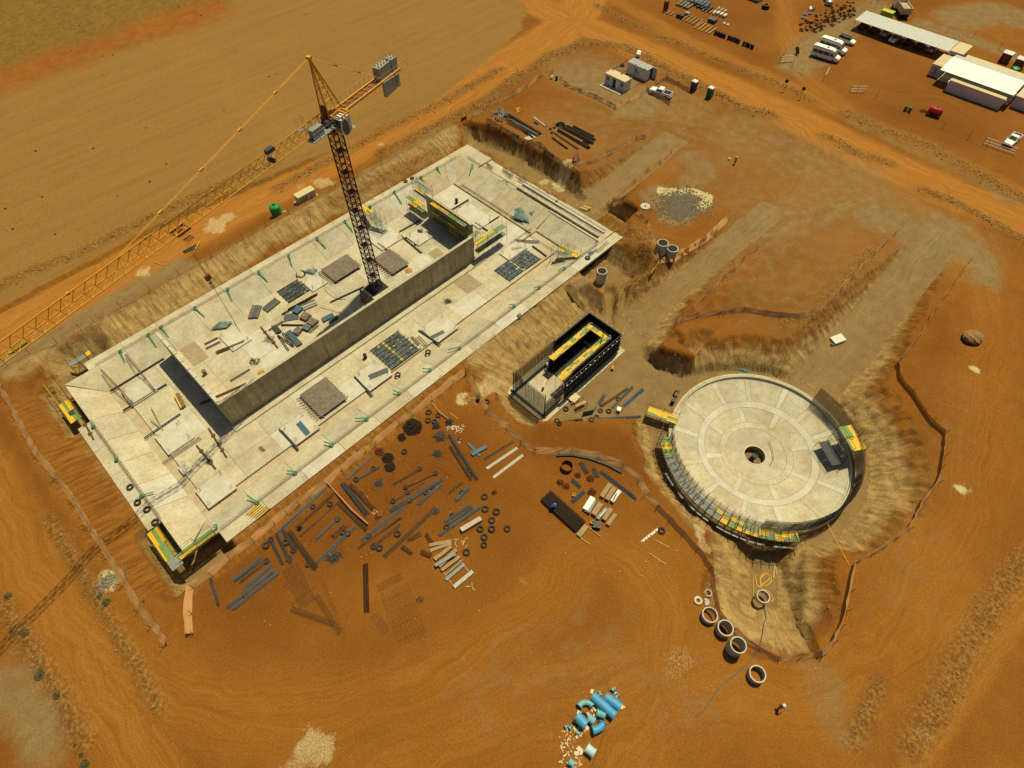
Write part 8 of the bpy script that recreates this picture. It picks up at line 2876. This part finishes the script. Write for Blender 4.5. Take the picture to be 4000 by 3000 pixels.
MB().beam(p+Vector((-.5, -.3, 0)), p+Vector((-.4, -.2, .8)), .2, .1).build('leg', TIMB, t)
MB().beam(p+Vector((.6, .3, 0)), p+Vector((.5, .3, .8)), .2, .1).build('leg', TIMB, t)
p = at(2249, 633)
t = thing('concrete_skip', 'rust-red concrete skip lying by the corner of the laydown netting', 'skip', p)
loft([(-1.1, [(.5, .1), (.55, .6), (.3, .9)]), (.2, [(.7, .05), (.8, .7), (.45, 1.1)]), (.9, [(.45, .1), (.5, .9), (.3, 1.3)])], Matrix.Rotation(.6, 3, 'Z'), p).build('bucket', RUSTR, t)
mb = MB().torus(p+Vector((.9, .6, .8)), .5, .05, 12, 5, M=Matrix.Rotation(1.2, 3, 'X'))
mb.build('bail', RUSTR, t)

# ------------------------------------------------------------------ people
def person(loc, face, label, top, legs, hel, pose='stand'):
    """one continuous skinned body; face = heading angle"""
    o = Vector(loc)
    t = thing('person', label, 'person', o, None)
    if pose == 'bend':
        J_ = dict(pel=(0, 0, .86), chest=(.32, 0, 1.12), neck=(.47, 0, 1.2), head=(.60, 0, 1.25), sL=(.36, .2, 1.12), sR=(.36, -.2, 1.12), eL=(.50, .26, .88), eR=(.50, -.26, .88), hL=(.68, .16, .72), hR=(.68, -.16, .72), kL=(.1, .12, .46), kR=(.0, -.12, .46), aL=(0, .13, .07), aR=(-.12, -.13, .07), fL=(.2, .14, .03), fR=(.08, -.14, .03))
    elif pose == 'walk':
        J_ = dict(pel=(0, 0, .93), chest=(.03, 0, 1.32), neck=(.05, 0, 1.5), head=(.08, 0, 1.63), sL=(.03, .2, 1.42), sR=(.03, -.2, 1.42), eL=(-.14, .26, 1.14), eR=(.12, -.26, 1.14), hL=(-.05, .28, .92), hR=(.32, -.24, .98), kL=(.2, .1, .52), kR=(-.06, -.1, .5), aL=(.26, .1, .08), aR=(-.36, -.1, .12), fL=(.42, .11, .03), fR=(-.2, -.11, .03))
    else:
        J_ = dict(pel=(0, 0, .93), chest=(0, 0, 1.32), neck=(0, 0, 1.5), head=(.03, 0, 1.63), sL=(0, .2, 1.42), sR=(0, -.2, 1.42), eL=(.02, .27, 1.14), eR=(.02, -.27, 1.14), hL=(.12, .26, .9), hR=(.12, -.26, .9), kL=(.02, .11, .5), kR=(.02, -.11, .5), aL=(0, .12, .08), aR=(0, -.12, .08), fL=(.17, .13, .03), fR=(.17, -.13, .03))
    order = list(J_)
    rad = dict(pel=.16, chest=.18, neck=.065, head=.1, sL=.075, sR=.075, eL=.05, eR=.05, hL=.045, hR=.045, kL=.07, kR=.07, aL=.05, aR=.05, fL=.04, fR=.04)
    edg = [('pel', 'chest'), ('chest', 'neck'), ('neck', 'head'), ('chest', 'sL'), ('chest', 'sR'), ('sL', 'eL'), ('sR', 'eR'), ('eL', 'hL'), ('eR', 'hR'), ('pel', 'kL'), ('pel', 'kR'), ('kL', 'aL'), ('kR', 'aR'), ('aL', 'fL'), ('aR', 'fR')]
    M = Matrix.Rotation(face, 3, 'Z')
    me_ = bpy.data.meshes.new('body')
    me_.from_pydata([M @ Vector(J_[k]) for k in order], [(order.index(a), order.index(b)) for a, b in edg], [])
    ob = bpy.data.objects.new('body', me_)
    COL.objects.link(ob)
    ob.parent = t
    sk = ob.modifiers.new('Skin', 'SKIN')
    lay = me_.skin_vertices[0] if me_.skin_vertices else None
    if lay is None:
        bpy.context.view_layer.objects.active = ob
        import bmesh
        bm = bmesh.new()
        bm.from_mesh(me_)
        bm.verts.layers.skin.verify()
        bm.to_mesh(me_)
        bm.free()
        lay = me_.skin_vertices[0]
    for i, k in enumerate(order):
        lay.data[i].radius = (rad[k], rad[k])
        lay.data[i].use_root = (k == 'pel')
    ss = ob.modifiers.new('Sub', 'SUBSURF')
    ss.levels = ss.render_levels = 2
    # clothing by height bands on the generated surface
    m = bpy.data.materials.new('worker_clothes')
    m.use_nodes = True
    b = m.node_tree.nodes['Principled BSDF']
    b.inputs['Roughness'].default_value = .85
    b.inputs['Base Color'].default_value = (*top, 1)
    me_.materials.append(m)
    h = M @ Vector(J_['head'])
    for nm, mm, r0, dz in (('hard_hat', hel, .135, .05),):
        mb = MB().lathe([(0, .14), (.07, .12), (.12, .06), (.135, 0), (.19, -.01), (.19, -.03), (0, -.03)], o+h+Vector((0, 0, dz)), 16)
        mb.build(nm, mm, t, smooth=True)
    fc = h+M @ Vector((.095, 0, -.01))
    mb = MB()
    mb.add([o+fc+M @ Vector((.0, .07, .05)), o+fc+M @ Vector((0, -.07, .05)), o+fc+M @ Vector((-.01, -.06, -.09)), o+fc+M @ Vector((-.01, .06, -.09)), o+fc+M @ Vector((.035, 0, -.01))], [(0, 1, 4), (1, 2, 4), (2, 3, 4), (3, 0, 4)])
    mb.build('face', SKIN, t)
    # hands with five fingers
    for sd, k, e in ((1, 'hL', 'eL'), (-1, 'hR', 'eR')):
        w0 = M @ Vector(J_[k])
        dd = (w0-(M @ Vector(J_[e]))).normalized()
        sdv = dd.cross(Vector((0, 0, 1)))
        sdv = sdv.normalized() if sdv.length > .1 else Vector((1, 0, 0))
        mb = MB().beam(o+w0, o+w0+dd*.1, .085, .035)
        for f, ln in ((-.033, .065), (-.011, .078), (.011, .074), (.033, .058)):
            a = o+w0+dd*.1+sdv*f
            mb.bar(a, a+dd*ln*.55, .009, 5)
            mb.bar(a+dd*ln*.55, a+dd*ln*.95+Vector((0, 0, -.02)), .008, 5)
        a = o+w0+dd*.03+sdv*.045
        mb.bar(a, a+dd*.045+sdv*.03, .011, 5)
        mb.build('hand', SKIN, t)
    # trousers / vest sleeves as clothing children
    mb = MB()
    for k, a in (('kL', 'aL'), ('kR', 'aR')):
        pl, kn, an = (M @ Vector(J_[q]) for q in ('pel', k, a))
        s0 = pl.lerp(kn, .18)
        mb.tube([o+s0, o+kn, o+an], [.115, .085, .07], 8)
    mb.build('trousers', legs, t)
    return t
person(at(2150, 1992), math.radians(-20), 'worker in blue overalls and blue helmet bending over the dark cage stack', (.035, .04, .28), OVERB, HELB, 'bend')
person(at(2869, 640), math.radians(200), 'worker in a lime vest standing alone on the open yard', (.35, .50, .03), CLOTH, HELW, 'stand')
person(at(3040, 2765), math.radians(-30), 'worker in grey striding over the soil below the lone ring', (.20, .19, .15), CLOTH, HELW, 'walk')
p = P(2140, 1448, -3.6)
person(p, math.radians(60), 'worker with a white helmet inside the pump chamber', (.30, .22, .12), CLOTH, HELW, 'bend')
p = at(2632, 1540)
person(p, math.radians(-60), 'crouching worker in dark clothes beside the tank rim', (.05, .07, .09), CLOTH, HELB, 'bend')
p = at(2848, 624)
single('bucket', MB().lathe([(0, 0), (.22, 0), (.26, .4), (.22, .4), (.18, .05), (0, .05)], p, 14), WHITE, 'white bucket on the soil next to the lime-vested worker', 'bucket', p)

# thin loose bars strewn between the bundles
random.seed(77)
mb = MB()
for i in range(150):
    a = (rnd(1180, 1860), rnd(1760, 2180))
    if a[1] < 2150-.74*(a[0]-830)+70:
        continue
    p = at(*a)
    t_ = rnd(.2, 1.1) if random.random() < .7 else rnd(0, 3.1)
    L_ = rnd(1.0, 4.0)
    d = Vector((math.cos(t_), math.sin(t_), 0))*L_/2
    mb.bar(p-d+Vector((0, 0, .05)), p+d+Vector((0, 0, .06)), .015, 3)
tag(mb.build('loose_rods', REBR, None), 'thin rusty rods strewn between the bundles of the rebar yard', 'rods', kind='stuff')
